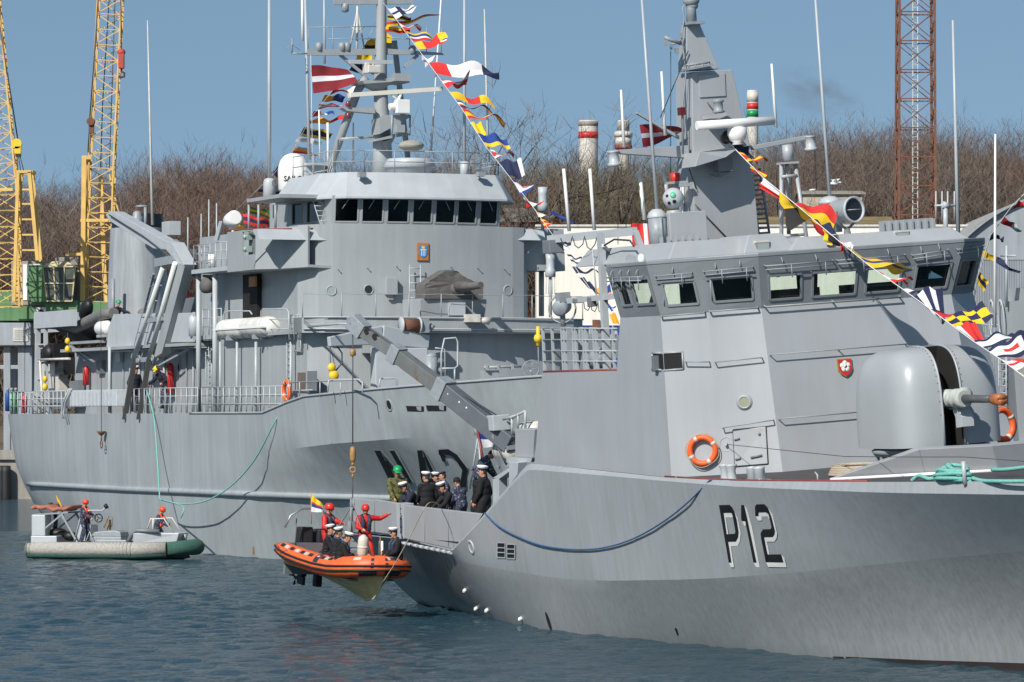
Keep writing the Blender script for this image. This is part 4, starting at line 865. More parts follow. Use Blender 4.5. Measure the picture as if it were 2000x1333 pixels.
# whip antennas
def whip(fr, ax, val, a, b, r0_, r1_, parent, mm=WHITED, base=None):
    mb = MB(); A, B = fr.at(a[0], a[1], ax, val), fr.at(b[0], b[1], ax, val); mb.tube([A, A.lerp(B, .5), B], [r0_, lerp(r0_, r1_, .5), r1_], 7)
    if base: mb.tube([A-V((0, 0, base)), A], r0_*2.6, 8)
    return mb.build('whip_antenna', mm, parent)
whip(N, 1, -3.5, (298, 440), (288, 40), .075, .02, NS); whip(N, 1, -4.2, (526, 348), (526, -10), .09, .06, NS, GREYL); whip(N, 0, -4.5, (604, 312), (596, -10), .07, .05, NS, GREYL); whip(N, 0, -4, (591, 80), (590, -12), .06, .05, NS, WHITE); whip(N, 0, -6, (634, 125), (633, -10), .05, .04, NS, GREYL)
whip(N, 0, -3, (907, 316), (907, -10), .07, .045, NS, GREYL, .6); whip(N, 0, -2.5, (954, 316), (946, 18), .06, .025, NS); whip(N, 0, -6, (842, 296), (862, -10), .04, .03, NS, WHITE); whip(N, 0, -5, (690, 320), (690, 240), .045, .03, NS, WHITE); whip(N, 0, -5, (641, 335), (640, 240), .05, .05, NS, WHITE); whip(N, 0, -3.4, (625, 310), (623, 215), .04, .03, NS, WHITE)
for (u, v0, v1) in ((367, 425, 520), (393, 418, 520), (408, 390, 510), (423, 397, 515)): whip(N, 1, -4.5, (u, v1), (u, v0), .04, .025, NS, GREYL)
mb = MB(); pts = [mx(697, 100, -5), mx(698, 12, -5)]; 
for (u, v) in ((683, 98), (712, 98)): mb.tube([mx(u, v, -5), mx(698, 20, -5)], .035, 5)
mb.tube([mx(697, 115, -5), mx(698, 12, -5)], .05, 6); mb.tube([mx(685, 52, -5), mx(698, 62, -5), mx(711, 52, -5)], .03, 5); mb.build('lattice_antenna', WHITED, NS)
# satellite dome with lettering
kk2 = 171/F; c = N.x(573, 376, -5.5); 
mb = MB(); mb.lathe([(.02, 0), (27*kk2, .02), (30*kk2, .12), (31*kk2, 40*kk2), (30*kk2, 52*kk2), (26*kk2, 64*kk2), (18*kk2, 73*kk2), (8*kk2, 77.5*kk2), (.01, 78*kk2)], 32, 0, Matrix.Translation(c)); DM = mb.build('satellite_dome', WHITE, NS)
rt_ = 31.6*kk2
tm = bpy.data.curves.new('t', 'FONT'); tm.body = 'SAILOR'; tm.size = .30; tm.offset = .008; tm.align_x = 'CENTER'; tm.resolution_u = 2
tmo = bpy.data.objects.new('t', tm); COL.objects.link(tmo); me = bpy.data.meshes.new_from_object(tmo.evaluated_get(bpy.context.evaluated_depsgraph_get())); bpy.data.objects.remove(tmo)
a0 = math.atan2(-.36, .93)-.04
for v_ in me.vertices:
    a = a0+v_.co.x/rt_+.22; z = v_.co.y+.42; v_.co = (rt_*math.cos(a), rt_*math.sin(a), z)
me.materials.clear(); me.materials.append(BLACK); o = bpy.data.objects.new('lettering', me); COL.objects.link(o); o.parent = DM; o.matrix_basis = Matrix.Translation(c)
mb = MB(); q = N.x(612, 350, -4.6); mb.box(q, (.6, .8, 1.25)); mb.box(N.x(615, 322, -4.4), (.7, .9, .08)); mb.build('dome_platform', GREYL, NS)
mb = MB(); q = N.x(526, 368, -6); mb.lathe([(.26, -.6), (.24, .25), (.2, .36), (.08, .42)], 16, 0, Matrix.Translation(q)); mb.build('antenna_base', GREYL, NS)
mb = MB(); a = N.x(483, 397, -4.4); 
railing(mb, N, [N.x(592, 380, -4.2), N.x(640, 372, -3.2), N.x(650, 340, -3.2)], .8, .02, .6, 3); mb.build('wing_rail', GREYL, NS); mb = MB(); crew_ladder(mb, N.x(628, 446, .4), N.x(610, 388, -.2), (0, .4, 0), 6); mb.build('wing_ladder', GREYL, NS)
mb = MB(); mb.bb(-7, -1.6, -3.7, 3.7, wz1-.6, Z3+.1); mb.build('bridge_rear_house', GREY, NS)
# right-hand sensors standing beside the wing (gooseneck cylinders)
for (u, v0, v1) in ((1060, 366, 450), (1075, 495, 620)):
    mb = MB(); q = N.x(u, v0, .6); k_ = 169/F
    mb.lathe([(.02, 0), (10*k_, 0), (9*k_, -14*k_), (8.5*k_, -30*k_), (10.5*k_, -34*k_), (10.5*k_, -47*k_), (.02, -48*k_)], 18, 0, Matrix.Translation(q)); mb.tube([q+V((0, 0, -45*k_)), N.x(u, v1, .6)], .07, 8)
    if v0 > 400:
        for a in range(8): an = a*.785; mb.tube([q+V((9*k_*math.cos(an), 9*k_*math.sin(an), -46*k_)), q+V((9.5*k_*math.cos(an), 9.5*k_*math.sin(an), -82*k_))], .012, 4)
    mb.build('disc_antenna', GREYL, NS)
# ---------------- starboard side: side houses, funnel, decks
yW = -4.35
def sx(u, v, y=yW): return N.y(u, v, y)
xa_, xb_ = sx(146, 740).x, sx(596, 740).x; zd = sx(380, 806, -5.6).z; zu = sx(400, 664, -5.2).z
mb = MB(); mb.bb(xa_, 2.0, yW, 4.35, zd-.05, zu); sideM = mb; mb.build('main_house', GREY, NS)
mb = MB(); rs = random.Random(4)
for k in range(16):
    m2 = MB(); u = rs.uniform(180, 570); v0 = rs.choice((668, 672, 690)); r_ = rs.uniform(.025, .06); m2.tube([sx(u, v0, yW-.08), (sx(u, v0, yW-.08).x, yW-.08, zd)], r_, 6); m2.build('wall_pipe', rs.choice((GREY, GREYL, FIT)), NS)
for k in range(12):
    m2 = MB(); u = rs.uniform(190, 570); v = rs.uniform(690, 785); q = sx(u, v, yW-.1); m2.box(q, (rs.uniform(.3, .9), .18, rs.uniform(.25, .7))); m2.build('wall_box', rs.choice((GREY, GREYL, FIT, GREYD)), NS, .01)
for u in (282, 300, 320, 440, 466, 494, 352, 365): q = sx(u, 740); mb.bb(q.x-.03, q.x+.03, yW-.03, yW-.002, zd, zu)
mb.build('wall_stiffener', GREY, NS)
for u in (322, 350, 384, 416, 449, 483, 518, 554):
    q = sx(u, 718); T = align((q.x, yW-.004, q.z), (0, -1, 0)); mb = MB(); mb.lathe([(.16, 0), (.16, .03), (.2, .03), (.22, 0)], 18, 0, T); o = mb.build('porthole', FIT, NS); mb = MB(); mb.lathe([(.001, .01), (.17, .011)], 16, 0, T); mb.build('pane', PANED, o)
for (u0, u1, v0, v1, mm, nm) in ((581, 595, 728, 762, mat('brown_door', (.14, .11, .09), .6), 'side_door'), (600, 618, 725, 765, GREYD, 'side_door'), (479, 489, 727, 750, GREYD, 'louvre'), (478, 490, 758, 782, FIT, 'side_locker')):
    mb = MB(); N.side(mb, u0, u1, v0, v1, (yW if u1 < 590 else -5.36)-.03, .028); mb.build(nm, mm, NS)
# 01 deck slab, raft platform, posts
mb = MB(); mb.bb(sx(372, 0, -5.5).x, 1.5, -5.4, yW, zu, zu+.16); mb.bb(sx(438, 0, -5.75).x, sx(564, 0, -5.75).x, -5.75, -5.38, zu+.003, zu+.15)
mb.bb(sx(130, 0, -5).x, sx(372, 0, -5.2).x, -5.3, 5, sx(290, 680, -5.2).z, sx(290, 674, -5.2).z); mb.build('side_deck', GREY, NS)
for u, v0, r in ((388, 536, .11), (420, 536, .11), (463, 668, .055), (500, 668, .06), (214, 678, .07), (430, 668, .05), (568, 668, .05)):
    mb = MB(); mb.tube([sx(u, v0, -5.6), (sx(u, v0, -5.6).x, -5.6, zd)], r, 8); mb.build('deck_pillar', GREYL, NS)
mb = MB(); crew_ladder(mb, (sx(402, 800, -4.5).x, -4.5, zd), (sx(402, 670, -4.5).x, -4.5, zu), (.4, 0, 0), 12); crew_ladder(mb, (sx(566, 800, -5.3).x, -5.42, zd), (sx(566, 670, -5.3).x, -5.42, zu), (.45, 0, 0), 12); mb.build('side_ladder', GREYL, NS)
# upper side house between wing and funnel
x0_, x1_ = sx(424, 580).x, sx(600, 580).x; zu2 = N.y(450, 531, -5).z
mb = MB(); mb.bb(x0_, -1.5, yW-.25, 4.5, zu+.16, zu2); mb.build('upper_side_house', GREY, NS)
mb = MB(); N.side(mb, 505, 542, 537, 597, yW-.28, .025); mb.build('side_door', GREYL, NS)
mb = MB(); N.side(mb, 486, 497, 541, 560, -5.3, .1); mb.build('notice_board', WOOD, NS)
mb = MB(); N.side(mb, 474, 502, 536, 640, -5.0, .3); mb.build('door_recess', DARK, NS)
for u in (515, 538, 440): q = sx(u, 575); T = align((q.x, yW-.285, q.z), (0, -1, 0)); mb = MB(); mb.lathe([(.13, 0), (.16, .03), (.2, 0)], 16, 0, T); mb.lathe([(.001, .004), (.13, .005)], 14, 0, T); mb.build('porthole', PANED, NS)
mb = MB(); mb.bb(sx(383, 0, -5.7).x, xw0, -5.9, -3, N.y(410, 533, -5.7).z, N.y(410, 525, -5.7).z); mb.bb(sx(383, 0, -5.7).x-6, sx(383, 0, -5.7).x, -3.5, 3.5, N.y(410, 533, -5.7).z, N.y(410, 525, -5.7).z); mb.build('signal_deck', GREYL, NS)
zs = N.y(410, 525, -5.7).z
mb = MB(); railing(mb, N, [(sx(383, 0, -5.7).x-3, -3.2, zs), (sx(383, 0, -5.7).x, -5.8, zs), (xw0, -5.8, zs)], 1.0, .022, .8, 3); mb.build('signal_deck_rail', GREYL, NS)
mb = MB(); mb.tube([sx(413, 520, -5), sx(413, 497, -5)], .14, 10); mb.build('deck_canister', WHITE, NS)
mb = MB(); q = sx(405, 558, -5.6); mb.ell(q, (.5, .3, .35), 12, 8); mb.v = [tuple(V(p)+V((.06, .03, .1))*MN.noise(V(p)*3)) for p in mb.v]; mb.tube([q+V((-.5, 0, .4)), q+V((.8, 0, .35))], .06, 6); mb.build('covered_reel', TARP, NS)
# railings on the 01 deck and main deck
mb = MB(); a = sx(394, 662, -5.6); railing(mb, N, [(a.x, -5.55, zu+.16), (sx(430, 0, -5.6).x, -5.55, zu+.16)], 1.05, .025, .9, 3)
mb.tube([sx(437, 664, -5.7), sx(438, 612, -5.7), sx(446, 608, -5.7), sx(488, 608, -5.7), sx(492, 614, -5.7)], .03, 6); mb.tube([sx(510, 664, -5.72), sx(510, 608, -5.72), sx(514, 604, -5.72), sx(560, 604, -5.72), sx(564, 610, -5.72), sx(565, 664, -5.72)], .03, 6)
for v in (624, 643): mb.tube([sx(510, v, -5.72), sx(565, v, -5.72)], .022, 5)
railing(mb, N, [sx(568, 664, -5.6), sx(588, 664, -5.7)], .95, .025, .5, 3); mb.build('raft_deck_rail', GREYL, NS)
mb = MB()
for k in range(3): mb.tube([sx(588, 625+k*3, -5.7), sx(640, 622+k*3, -5.9)], .012, 4)
mb.tube([sx(588, 640, -5.5), sx(660, 633, -5.9), sx(690, 633, -5.9)], .04, 6); mb.tube([sx(576, 686, -5.45), sx(588, 686, -5.45), sx(588, 640, -5.45)], .05, 6); mb.build('side_pipe', GREYL, NS)
mb = MB(); zr_ = lambda u: N.y(u, 806, -5.7).z
for (ua, ub) in ((262, 386), (394, 562)):
    a, b = sx(ua, 806, -5.7), sx(ub, 806, -5.7); mb = MB(); railing(mb, N, [a, b], 1.02, .024, .75, 3); mb.build('deck_rail', GREYL, NS)
mb = MB(); a, b = sx(20, 808, -5.45), sx(128, 808, -5.7); railing(mb, N, [a, b], 1.02, .03, .75, 3)
railing(mb, N, [(a.x, -5.4, a.z), (a.x-1.4, -4.4, a.z), (a.x-2, 0, a.z), (a.x-1.4, 4.4, a.z)], 1.0, .03, .8, 3); mb.build('deck_rail', GREYL, NS); mb = MB()
mb.tube([sx(562, 748, -5.7), sx(700, 742, -5.9), sx(708, 748, -5.9), sx(708, 770, -5.9)], .03, 6); mb.tube([sx(562, 764, -5.7), sx(610, 762, -5.85)], .024, 6)
for u in (585, 625, 665): mb.tube([sx(u, 747, -5.85), sx(u, 774, -5.85)], .024, 5)
mb.build('deck_rail', GREYL, NS)
# funnel
fx = N.y(279, 550, -2.5); kf = (N.M @ fx).y/F
mb = MB(); zt_ = N.y(279, 447, -2.5).z; zb_ = zu
def ov(r, z, sc_=1): return [(fx.x+1.75*r*math.cos(a*math.pi/18), -2.75+54*kf*r*math.sin(a*math.pi/18)*1.02, z) for a in range(36)]
mb.loft([ov(1.08, zb_), ov(1.0, lerp(zb_, zt_, .6)), ov(.93, zt_)], 0, True); mb.add(ov(.93, zt_), [tuple(range(36))]); FN = fixn(mb.build('funnel', mat('funnel_grey', (.33, .36, .38), .5, var=.08, scale=.5, streak=.25, rust=.25), NS))
mb = MB(); mb.loft([ov(.90, zt_-.0), ov(.86, N.y(279, 420, -2.5).z)], 0, True); mb.add(ov(.86, N.y(279, 420, -2.5).z), [tuple(range(36))]); fixn(mb.build('funnel_cap', BLACK, FN))
mb = MB(); q = N.y(268, 430, -3.5); mb.lathe([(.28, -.3), (.28, .1), (.2, .2), (.2, .3), (.1, .4)], 14, 0, Matrix.Translation(q)); mb.tube([N.y(284, 450, -3.5), N.y(284, 405, -3.5)], .07, 6); mb.ell(N.y(277, 404, -3.5), (.3, .3, .08), 12, 6); mb.build('funnel_siren', FIT, FN)
mb = MB(); N.side(mb, 316, 331, 433, 460, -4.0, .5); mb.build('funnel_box', GREYL, FN)
mb = MB(); pbar(mb, N, 1, -4.4, (221, 545), (221, 640), .09, 0, 8); mb.build('exhaust_pipe', FIT, NS)
# bulwark box on the boat deck
mb = MB(); plate(mb, N, 1, -5.1, [(208, 678), (212, 640), (222, 614), (377, 611), (377, 668), (290, 670), (290, 678)], .1); mb.bb(sx(212, 0, -5.1).x, sx(377, 0, -5.1).x, -5.0, 1, zu-.3, zu-.25); mb.build('boat_deck_bulwark', GREYL, NS)
mb = MB(); q = sx(379, 630, -5.0); mb.lathe([(.02, -.6), (.22, -.58), (.22, .2), (.1, .32), (.06, .42), (.01, .43)], 14, 0, Matrix.Translation(q)); mb.build('gas_cylinder', GREYL, NS)
mb = MB(); mb.bb(sx(358, 0, -4).x, sx(392, 0, -4).x, -4.2, -2.5, zu, N.y(375, 582, -4).z); mb.build('boat_deck_locker', GREYD, NS)
# boat davit crane
DV = -5.35
mb = MB(); plate(mb, N, 1, DV, [(206, 420), (214, 413), (222, 414), (326, 472), (322, 488), (300, 486), (260, 462), (214, 432)], .5); plate(mb, N, 1, DV-.02, [(326, 472), (336, 474), (360, 517), (358, 520), (346, 514), (322, 486)], .55)
DC = mb.build('boat_davit', GREYL, NS, .02)
mb = MB(); plate(mb, N, 1, DV, [(346, 514), (361, 520), (316, 690), (300, 700)], .42); mb.build('davit_arm', GREY, DC)
mb = MB(); mb.tube([N.y(342, 514, DV-.1), N.y(291, 701, DV-.1)], .11, 10); mb.tube([N.y(318, 524, DV-.1), N.y(262, 701, DV-.1)], .11, 10); mb.build('davit_tube', mat('davit_light', (.66, .68, .67), .4, var=.06), DC)
mb = MB(); mb.beam(N.y(300, 535, DV+.3), N.y(258, 700, DV+.3), .1, .1); mb.beam(N.y(318, 530, DV+.3), N.y(278, 700, DV+.3), .1, .1)
for v in (560, 590, 620, 650, 680): pbar(mb, N, 1, DV+.25, (300-(v-535)*.25, v), (322-(v-535)*.27, v-2), .03)
mb.beam(N.y(310, 514, DV), N.y(340, 508, DV), .4, .35); mb.beam(N.y(290, 627, DV), N.y(320, 622, DV), .2, .2); mb.build('davit_lattice', FIT, DC)
mb = MB(); mb.tube([N.y(328, 628, -5.0), N.y(370, 645, -4.8), N.y(400, 658, -4.6)], [.08, .09, .14], 8); mb.build('davit_cylinder', GREYD, DC)
for u in (263, 291):
    mb = MB(); mb.beam(N.y(u, 702, DV-.1), (N.y(u, 702, DV-.1).x, -5.9, zd-.3), .2, .16); mb.build('davit_fender_rail', mat('black_rail', (.05, .05, .05), .6), DC)
mb = MB(); mb.beam(N.y(262, 705, DV), N.y(292, 702, DV), .15, .2); mb.beam(N.y(294, 712, -5.2), N.y(356, 672, -4.8), .07, .09); mb.beam(N.y(300, 720, -5.2), N.y(372, 680, -4.8), .06, .08)
mb.torus(align(N.y(272, 701, DV-.1), (0, -1, 0)), .12, .04, 16, 6); mb.torus(align(N.y(298, 700, DV-.1), (0, -1, 0)), .12, .04, 16, 6); mb.build('davit_foot', FIT, DC)
mb = MB(); mb.torus(align(N.y(343, 488, -4.9), (.2, -1, 0)), .35, .1, 20, 8); N.side(mb, 346, 362, 488, 540, -4.8, .5); mb.build('davit_winch', GREYD, DC)
mb = MB(); mb.tube([N.y(212, 430, DV), N.y(197, 590, -6.0), N.y(198, 850, -6.05)], .014, 4); mb.tube([N.y(213, 420, DV-.1), N.y(280, 462, DV-.1), N.y(330, 500, DV-.1)], .03, 4); mb.build('fall_wire', CABLE, DC)
mb = MB(); q = N.y(198, 845, -6.05); mb.lathe([(.2, .06), (.2, .02), (.1, -.1), (.03, -.14)], 12, 0, Matrix.Translation(q)); mb.tube([q+V((0, 0, -.1)), q+V((0, 0, -.35))], .03, 5); T = align(q+V((0, 0, -.52)), (0, -1, 0)); mb.torus(T, .17, .025, 8, 5); mb.tube([q+V((-.15, 0, -.5)), q+V((.15, 0, -.5))], .02, 5); mb.build('lifting_hook', RUST, DC)
# ladder-like galvanised bin hanging on the rail
mb = MB(); N.side(mb, 136, 227, 762, 794, -6.0, .5)
BN = mb.build('galvanised_bin', mat('galvanised', (.50, .54, .56), .4, var=.1, scale=3), NS, .02)
for i in range(12): mb = MB(); u = 140+i*7; q = N.y(u, 778, -6.01); mb.bb(q.x-.05, q.x+.05, -6.03, -6.003, N.y(u, 792, -6).z, N.y(u, 766, -6).z); mb.build('bin_rib', GREYL, BN)
mb = MB(); pts_ = [N.y(135, 760, -6.05), N.y(124, 785, -6.1), N.y(120, 806, -6.1), N.y(123, 818, -6.05)]
mb.tube(pts_, .05, 6); mb.tube([p+V((.35, 0, 0)) for p in pts_], .05, 6); mb.build('side_davit_rail', GREYL, NS)
# stern gantry
mb = MB(); ga = N.y(78, 760, -5.2); zt_ = N.y(78, 642, -5.2).z
for y in (-5.2, -2.2):
    mb = MB(); xq = N.y(74, 700, y).x; mb.beam((xq-.2, y, zd), (xq, y, zt_), .22, .22); mb.beam((xq+1.6, y, zd), (xq+1.4, y, zt_), .16, .16); mb.bb(xq-.3, xq+6.4, y-.12, y+.12, zt_+.003, zt_+.75)
    for k in range(4): mb.beam((xq-.05, y, zd+.8+k*.8), (xq+1.5, y, zd+.8+k*.8), .06, .06)
    mb.build('stern_gantry', GREYL, NS)
mb = MB()
mb.bb(N.y(74, 700, -5.2).x-.31, N.y(74, 700, -5.2).x+.2, -5.3, -2.0, zt_-.02, zt_+.78); mb.build('gantry_head', GREYL, NS)
mb = MB(); q = N.y(108, 690, -4.8); mb.box(q, (2.0, .7, .9)); mb.ell(q+V((.3, -.4, 0)), (.5, .3, .4), 10, 8); mb.box(N.y(128, 715, -4.6), (1.5, .6, .8)); mb.build('stern_winch', BLACK, NS)
mb = MB(); mb.tube([N.y(76, 703, -5.4), N.y(136, 701, -5.4)], .06, 6); mb.build('stern_frame', WHITED, NS); mb = MB(); mb.tube([N.y(78, 703, -5.4), N.y(84, 805, -5.4)], .06, 6); mb.build('stern_pole', WHITED, NS); mb = MB(); mb.box(N.y(105, 745, -4.5), (3.4, .4, 1.6)); mb.build('stern_panel', WHITED, NS)
mb = MB(); mb.box(N.y(104, 782, -4.9), (5.0, .3, .85)); mb.box(N.y(150, 770, -4.6), (1.5, .3, 1.2)); mb.build('stern_locker', GREYD, NS)
mb = MB(); q = N.y(96, 800, -5.2); mb.lathe([(.25, -.35), (.2, -.3), (.2, .25), (.28, .3)], 14, 0, Matrix.Translation(q)); mb.build('stern_bollard', FIT, NS)
mb = MB(); mb.beam(N.y(137, 676, -4.9), N.y(184, 706, -4.9), .1, .1); mb.beam(N.y(145, 684, -4.9), N.y(166, 704, -4.9), .07, .07); mb.bb(sx(136, 0, -4.8).x, sx(196, 0, -4.8).x, -4.9, -2, N.y(160, 672, -4.8).z, N.y(160, 667, -4.8).z); mb.build('boat_cradle', FIT, NS)
# ---- separate things carried by the ship
lr = thing('liferaft_canister', 'white liferaft canister lying on the side deck below the bridge wing', 'liferaft', N.M @ Matrix.Translation(N.y(484, 641, -5.55)))
q0, q1 = N.y(434, 641, -5.55), N.y(537, 641, -5.55); hl = (q1.x-q0.x)/2; mb = MB(); T = Matrix.Rotation(R(90), 4, 'Y')
prof = [(.02, -hl), (.3, -hl*.98), (.38, -hl*.9), (.4, -hl*.8), (.4, -.05), (.37, 0), (.4, .08), (.41, hl*.8), (.37, hl*.92), (.25, hl), (.02, hl)]
mb.lathe(prof, 24, 0, T); mb.build('shell', mat('raft_white', (.80, .79, .74), .45, var=.06, scale=2, streak=.25), lr)
mb = MB(); mb.bb(-hl*.97, hl*.97, -.43, .43, -.05, .02); mb.build('flange', WHITE, lr)
for k in range(7): mb = MB(); x = -hl*.85+k*hl*.28; mb.lathe([(.405, x-.02), (.42, x), (.405, x+.02)], 24, 0, T, a0=R(-60), a1=R(70)); mb.build('strap', FIT, lr)
mb = MB()
for x in (-hl*.5, hl*.5): mb.bb(x-.1, x+.1, -.35, .35, -.47, -.3)
mb.build('cradle', GREY, lr)
def lifering(M, label, R_=.36, r_=.075, slot=0):
    o = thing('lifebuoy', label, 'lifebuoy', M, 'orange lifebuoys')
    mb = MB(); mb.torus(Matrix.Identity(4), R_, r_, 40, 12, 0); mb.build('ring', mat('lifebuoy_orange', (.85, .12, .02), .5, var=.08), o)
    for k in range(4):
        mb = MB(); a = k*math.pi/2+.5
        mb.tube([(R_*math.cos(a+d), R_*math.sin(a+d), 0) for d in (-.13, 0, .13)], r_*1.03, 12); mb.build('band', mat('reflective_band', (.55, .52, .47), .3), o)
    mb = MB(); mb.tube([((R_+r_*1.05+.03*math.sin(2*(i*.1745-.5))**2)*math.cos(i*.1745), (R_+r_*1.05+.03*math.sin(2*(i*.1745-.5))**2)*math.sin(i*.1745), .02) for i in range(37)], .012, 5); mb.build('grab_line', ROPET, o)
    return o
lifering(N.M @ align(N.y(560, 764, -5.78), (0, -1, 0)), 'orange lifebuoy seen edge-on at the rail of the ship behind', .36, .08)
for (u, v, lab) in ((168, 735, 'red extinguisher bottle on the stern house wall near the galvanised bin'), (333, 740, 'red fire box beside the man in the yellow helmet'), (47, 790, 'red canister standing at the stern rail of the ship behind')):
    o = thing('fire_extinguisher', lab, 'extinguisher', N.M @ Matrix.Translation(N.y(u, v, yW-.25 if u > 100 else -5.0)), 'red fire gear on the ship behind'); hh = .62 if u == 333 else .42
    mb = MB(); mb.lathe([(.02, -hh), (.15, -hh+.02), (.15, hh-.1), (.1, hh), (.05, hh+.05)], 16); mb.build('cylinder', RED, o); mb = MB(); mb.tube([(0, -.05, hh+.05), (.15, -.2, hh-.05), (.3, -.2, -hh*.2), (.33, -.2, -hh)], .018, 6); mb.build('hose', RED if u == 333 else CABLE, o)
for (u0, mm, lab) in ((15, BLUEP, 'blue gas bottle at the stern rail'), (23, GREENP, 'dark green gas bottle at the stern rail nearest the blue one'), (31, mat('gas_green', (.03, .16, .04), .5), 'mid green gas bottle at the stern rail next to the red canister')):
    o = thing('gas_bottle', lab, 'gas bottle', N.M @ Matrix.Translation(N.y(u0, 804, -5.0)), 'gas bottles at the stern rail'); mb = MB(); mb.lathe([(.02, 0), (.13, .02), (.13, .85), (.06, .98), (.05, 1.05), (.01, 1.05)], 12); mb.build('bottle', mm, o); mb = MB(); mb.lathe([(.06, .99), (.08, 1.0), (.08, 1.12), (.02, 1.14)], 10); mb.build('valve', FIT, o)
for (u, v, mm, lab) in ((88, 750, YEL, 'yellow float hanging on the stern gantry'), (132, 676, YEL, 'yellow float tied under the davit boat')):
    o = thing('marker_float', lab, 'float', N.M @ Matrix.Translation(N.y(u, v, -5.5)), 'yellow floats at the stern'); mb = MB(); mb.ell((0, 0, .22), (.12, .12, .15), 12, 8); mb.ell((0, 0, -.15), (.13, .13, .17), 12, 8); mb.build('body', mm, o); mb = MB(); mb.tube([(0, 0, -.4), (0, 0, .6)], .025, 5); mb.build('lanyard', CABLE, o)
# grey inflatable boat stowed on the stern cradle
IB = thing('inflatable_boat', 'grey inflatable boat stowed with its bow raised on the stern of the ship behind', 'boat', N.M @ Matrix.Translation(N.y(160, 655, -3.8))); IV = N.y(160, 655, -3.8)
def ib(u, v, y): return N.y(u, v, y)-IV
TUBEG = mat('grey_rubber', (.16, .155, .15), .6, var=.15, scale=4)
for y in (-4.6, -3.0):
    mb = MB(); sh_ = (y+4.6)*0; c_ = [(106, 636), (118, 632), (150, 640), (182, 624), (205, 613), (222, 612)]; mb.tube([ib(u, v, -4.6)+V((0, y+4.6, 0)) for u, v in c_], [.2, .27, .27, .27, .27, .24], 14); mb.build('tube', TUBEG, IB)
mb = MB(); A = [ib(u, v, -4.6) for u, v in ((112, 650), (150, 650), (185, 636), (222, 622))]; mb.loft([[p+V((0, -.1, .15)), p+V((0, .8, -.35)), p+V((0, 1.7, .15))] for p in A], 0, False, False); mb.build('hull', RUB, IB)
mb = MB(); q = ib(168, 606, -4.0); mb.ell(q, (.75, .3, .42), 14, 8, 0, Matrix.Translation(q) @ Matrix.Rotation(R(-28), 4, 'Y') @ Matrix.Translation(-q)); mb.tube([q+V((-.4, 0, -.2)), q+V((-.7, 0, -.9))], .14, 8); mb.build('outboard_motor', BLACK, IB)
o = thing('liferaft_canister', 'small white raft canister half hidden behind the boat deck bulwark', 'liferaft', N.M @ Matrix.Translation(N.y(205, 641, -4.6))); mb = MB(); mb.lathe([(.02, -.8), (.3, -.75), (.33, -.6), (.33, .6), (.3, .75), (.02, .8)], 18, 0, T); mb.build('shell', WHITE, o); mb = MB(); mb.bb(-.7, .7, -.2, .2, -.42, -.3); mb.build('cradle', GREY, o)
# ================================================================== NEAR PATROL SHIP
PS = thing('patrol_ship', 'large grey patrol ship marked P12 in the foreground with a domed gun', 'ship', P.M)
def bP(x, key):
    d = dict(wl=([-17, -14.8, -12, -8, -4.4, 0, 3.3, 5.6, 8.8, 14, 17.8, 20.9, 24, 26], [1.85, 1.9, 2.15, 2.75, 3.4, 3.9, 3.7, 3.45, 3.2, 2.75, 2.0, 1.1, .25, .05]),
             ch=([-17, -12, -6, 0, 5, 10, 15, 20, 24, 27, 29], [3.75, 3.9, 4.12, 4.28, 4.25, 4.0, 3.45, 2.55, 1.6, .65, .05]),
             k2=([-17, -12, -6, 0, 5, 10, 15, 20, 24, 27, 29.5], [3.95, 4.1, 4.3, 4.45, 4.45, 4.38, 4.1, 3.6, 2.75, 1.6, .08]),
             top=([-17, -12, -6, 0, 5, 10, 15, 20, 24, 27, 29.6], [3.95, 4.1, 4.28, 4.3, 4.3, 4.27, 4.02, 3.55, 2.72, 1.6, .08]))[key]
    return smooth_interp(*d, x)
pCH = curve((600, 1052), (796, 1066), (842, 1079), (914, 1101), (1010, 1118), (1100, 1131), (1175, 1135), (1373, 1132), (1560, 1118), (1835, 1091), (2000, 1077), (2300, 1052))
pTOP = curve((600, 1033), (789, 1052), (884, 1073), (940, 1012), (1010, 930), (1032, 905), (1310, 934), (1450, 940), (1725, 942), (2000, 940), (2300, 936))
pK2 = curve((600, 1035), (789, 1054), (884, 1076), (940, 1017), (1010, 937), (1032, 917), (1200, 931), (1310, 941), (1450, 952), (1725, 963), (2000, 967), (2300, 968))
pst = [-15.8, -15, -13, -11, -9.5, -8, -7, -6.4, -6.15, -5.9, -5.6, -5, -4.4, -3.8, -3, -2, -1.2, -.6, -.1, .3, .8, 2, 3.5, 5, 7, 9, 11, 13, 15, 17, 19, 20.5, 22, 23.5, 25, 26.5, 28, 29]
rings = []; PTOP = []
for x in pst:
    bw, bc, bk, bt = (bP(x, k) for k in ('wl', 'ch', 'k2', 'top')); rise = max(0, (x-24)*.32)
    zc = poly_z(P, x, bc, pCH, 2); zt = poly_z(P, x, bt, pTOP, 4); zk = min(zt-.02, poly_z(P, x, bk, pK2, 4)); zc = min(zc, zk-.03)
    half = [(x, 0, -1.9), (x, bw*.8, -1.0+rise), (x, bw, .1+rise)]+[(x, lerp(bw, bc, t**(.9 if x < 0 else min(1.6, .9+max(0, x-8)*.055))), lerp(.1+rise, zc, t)) for t in (.2, .4, .6, .8)]+[(x, bc, zc)]
    half += [(x, lerp(bc, bk, t), lerp(zc, zk, t)) for t in (.33, .66)]+[(x, bk, zk), (x, bt, zt)]
    PTOP.append((x, bt, zt)); rings.append([(p[0], -p[1], p[2]) for p in half[::-1]]+half[1:])
mb = MB(); nj = len(rings[0])
mb.loft(rings, 0, mf=lambda i, j: 1 if 4 <= j < nj-5 else 0); r0 = rings[0]; mb.add(r0, [tuple(range(nj))[::-1]]); pb = bvh(mb)
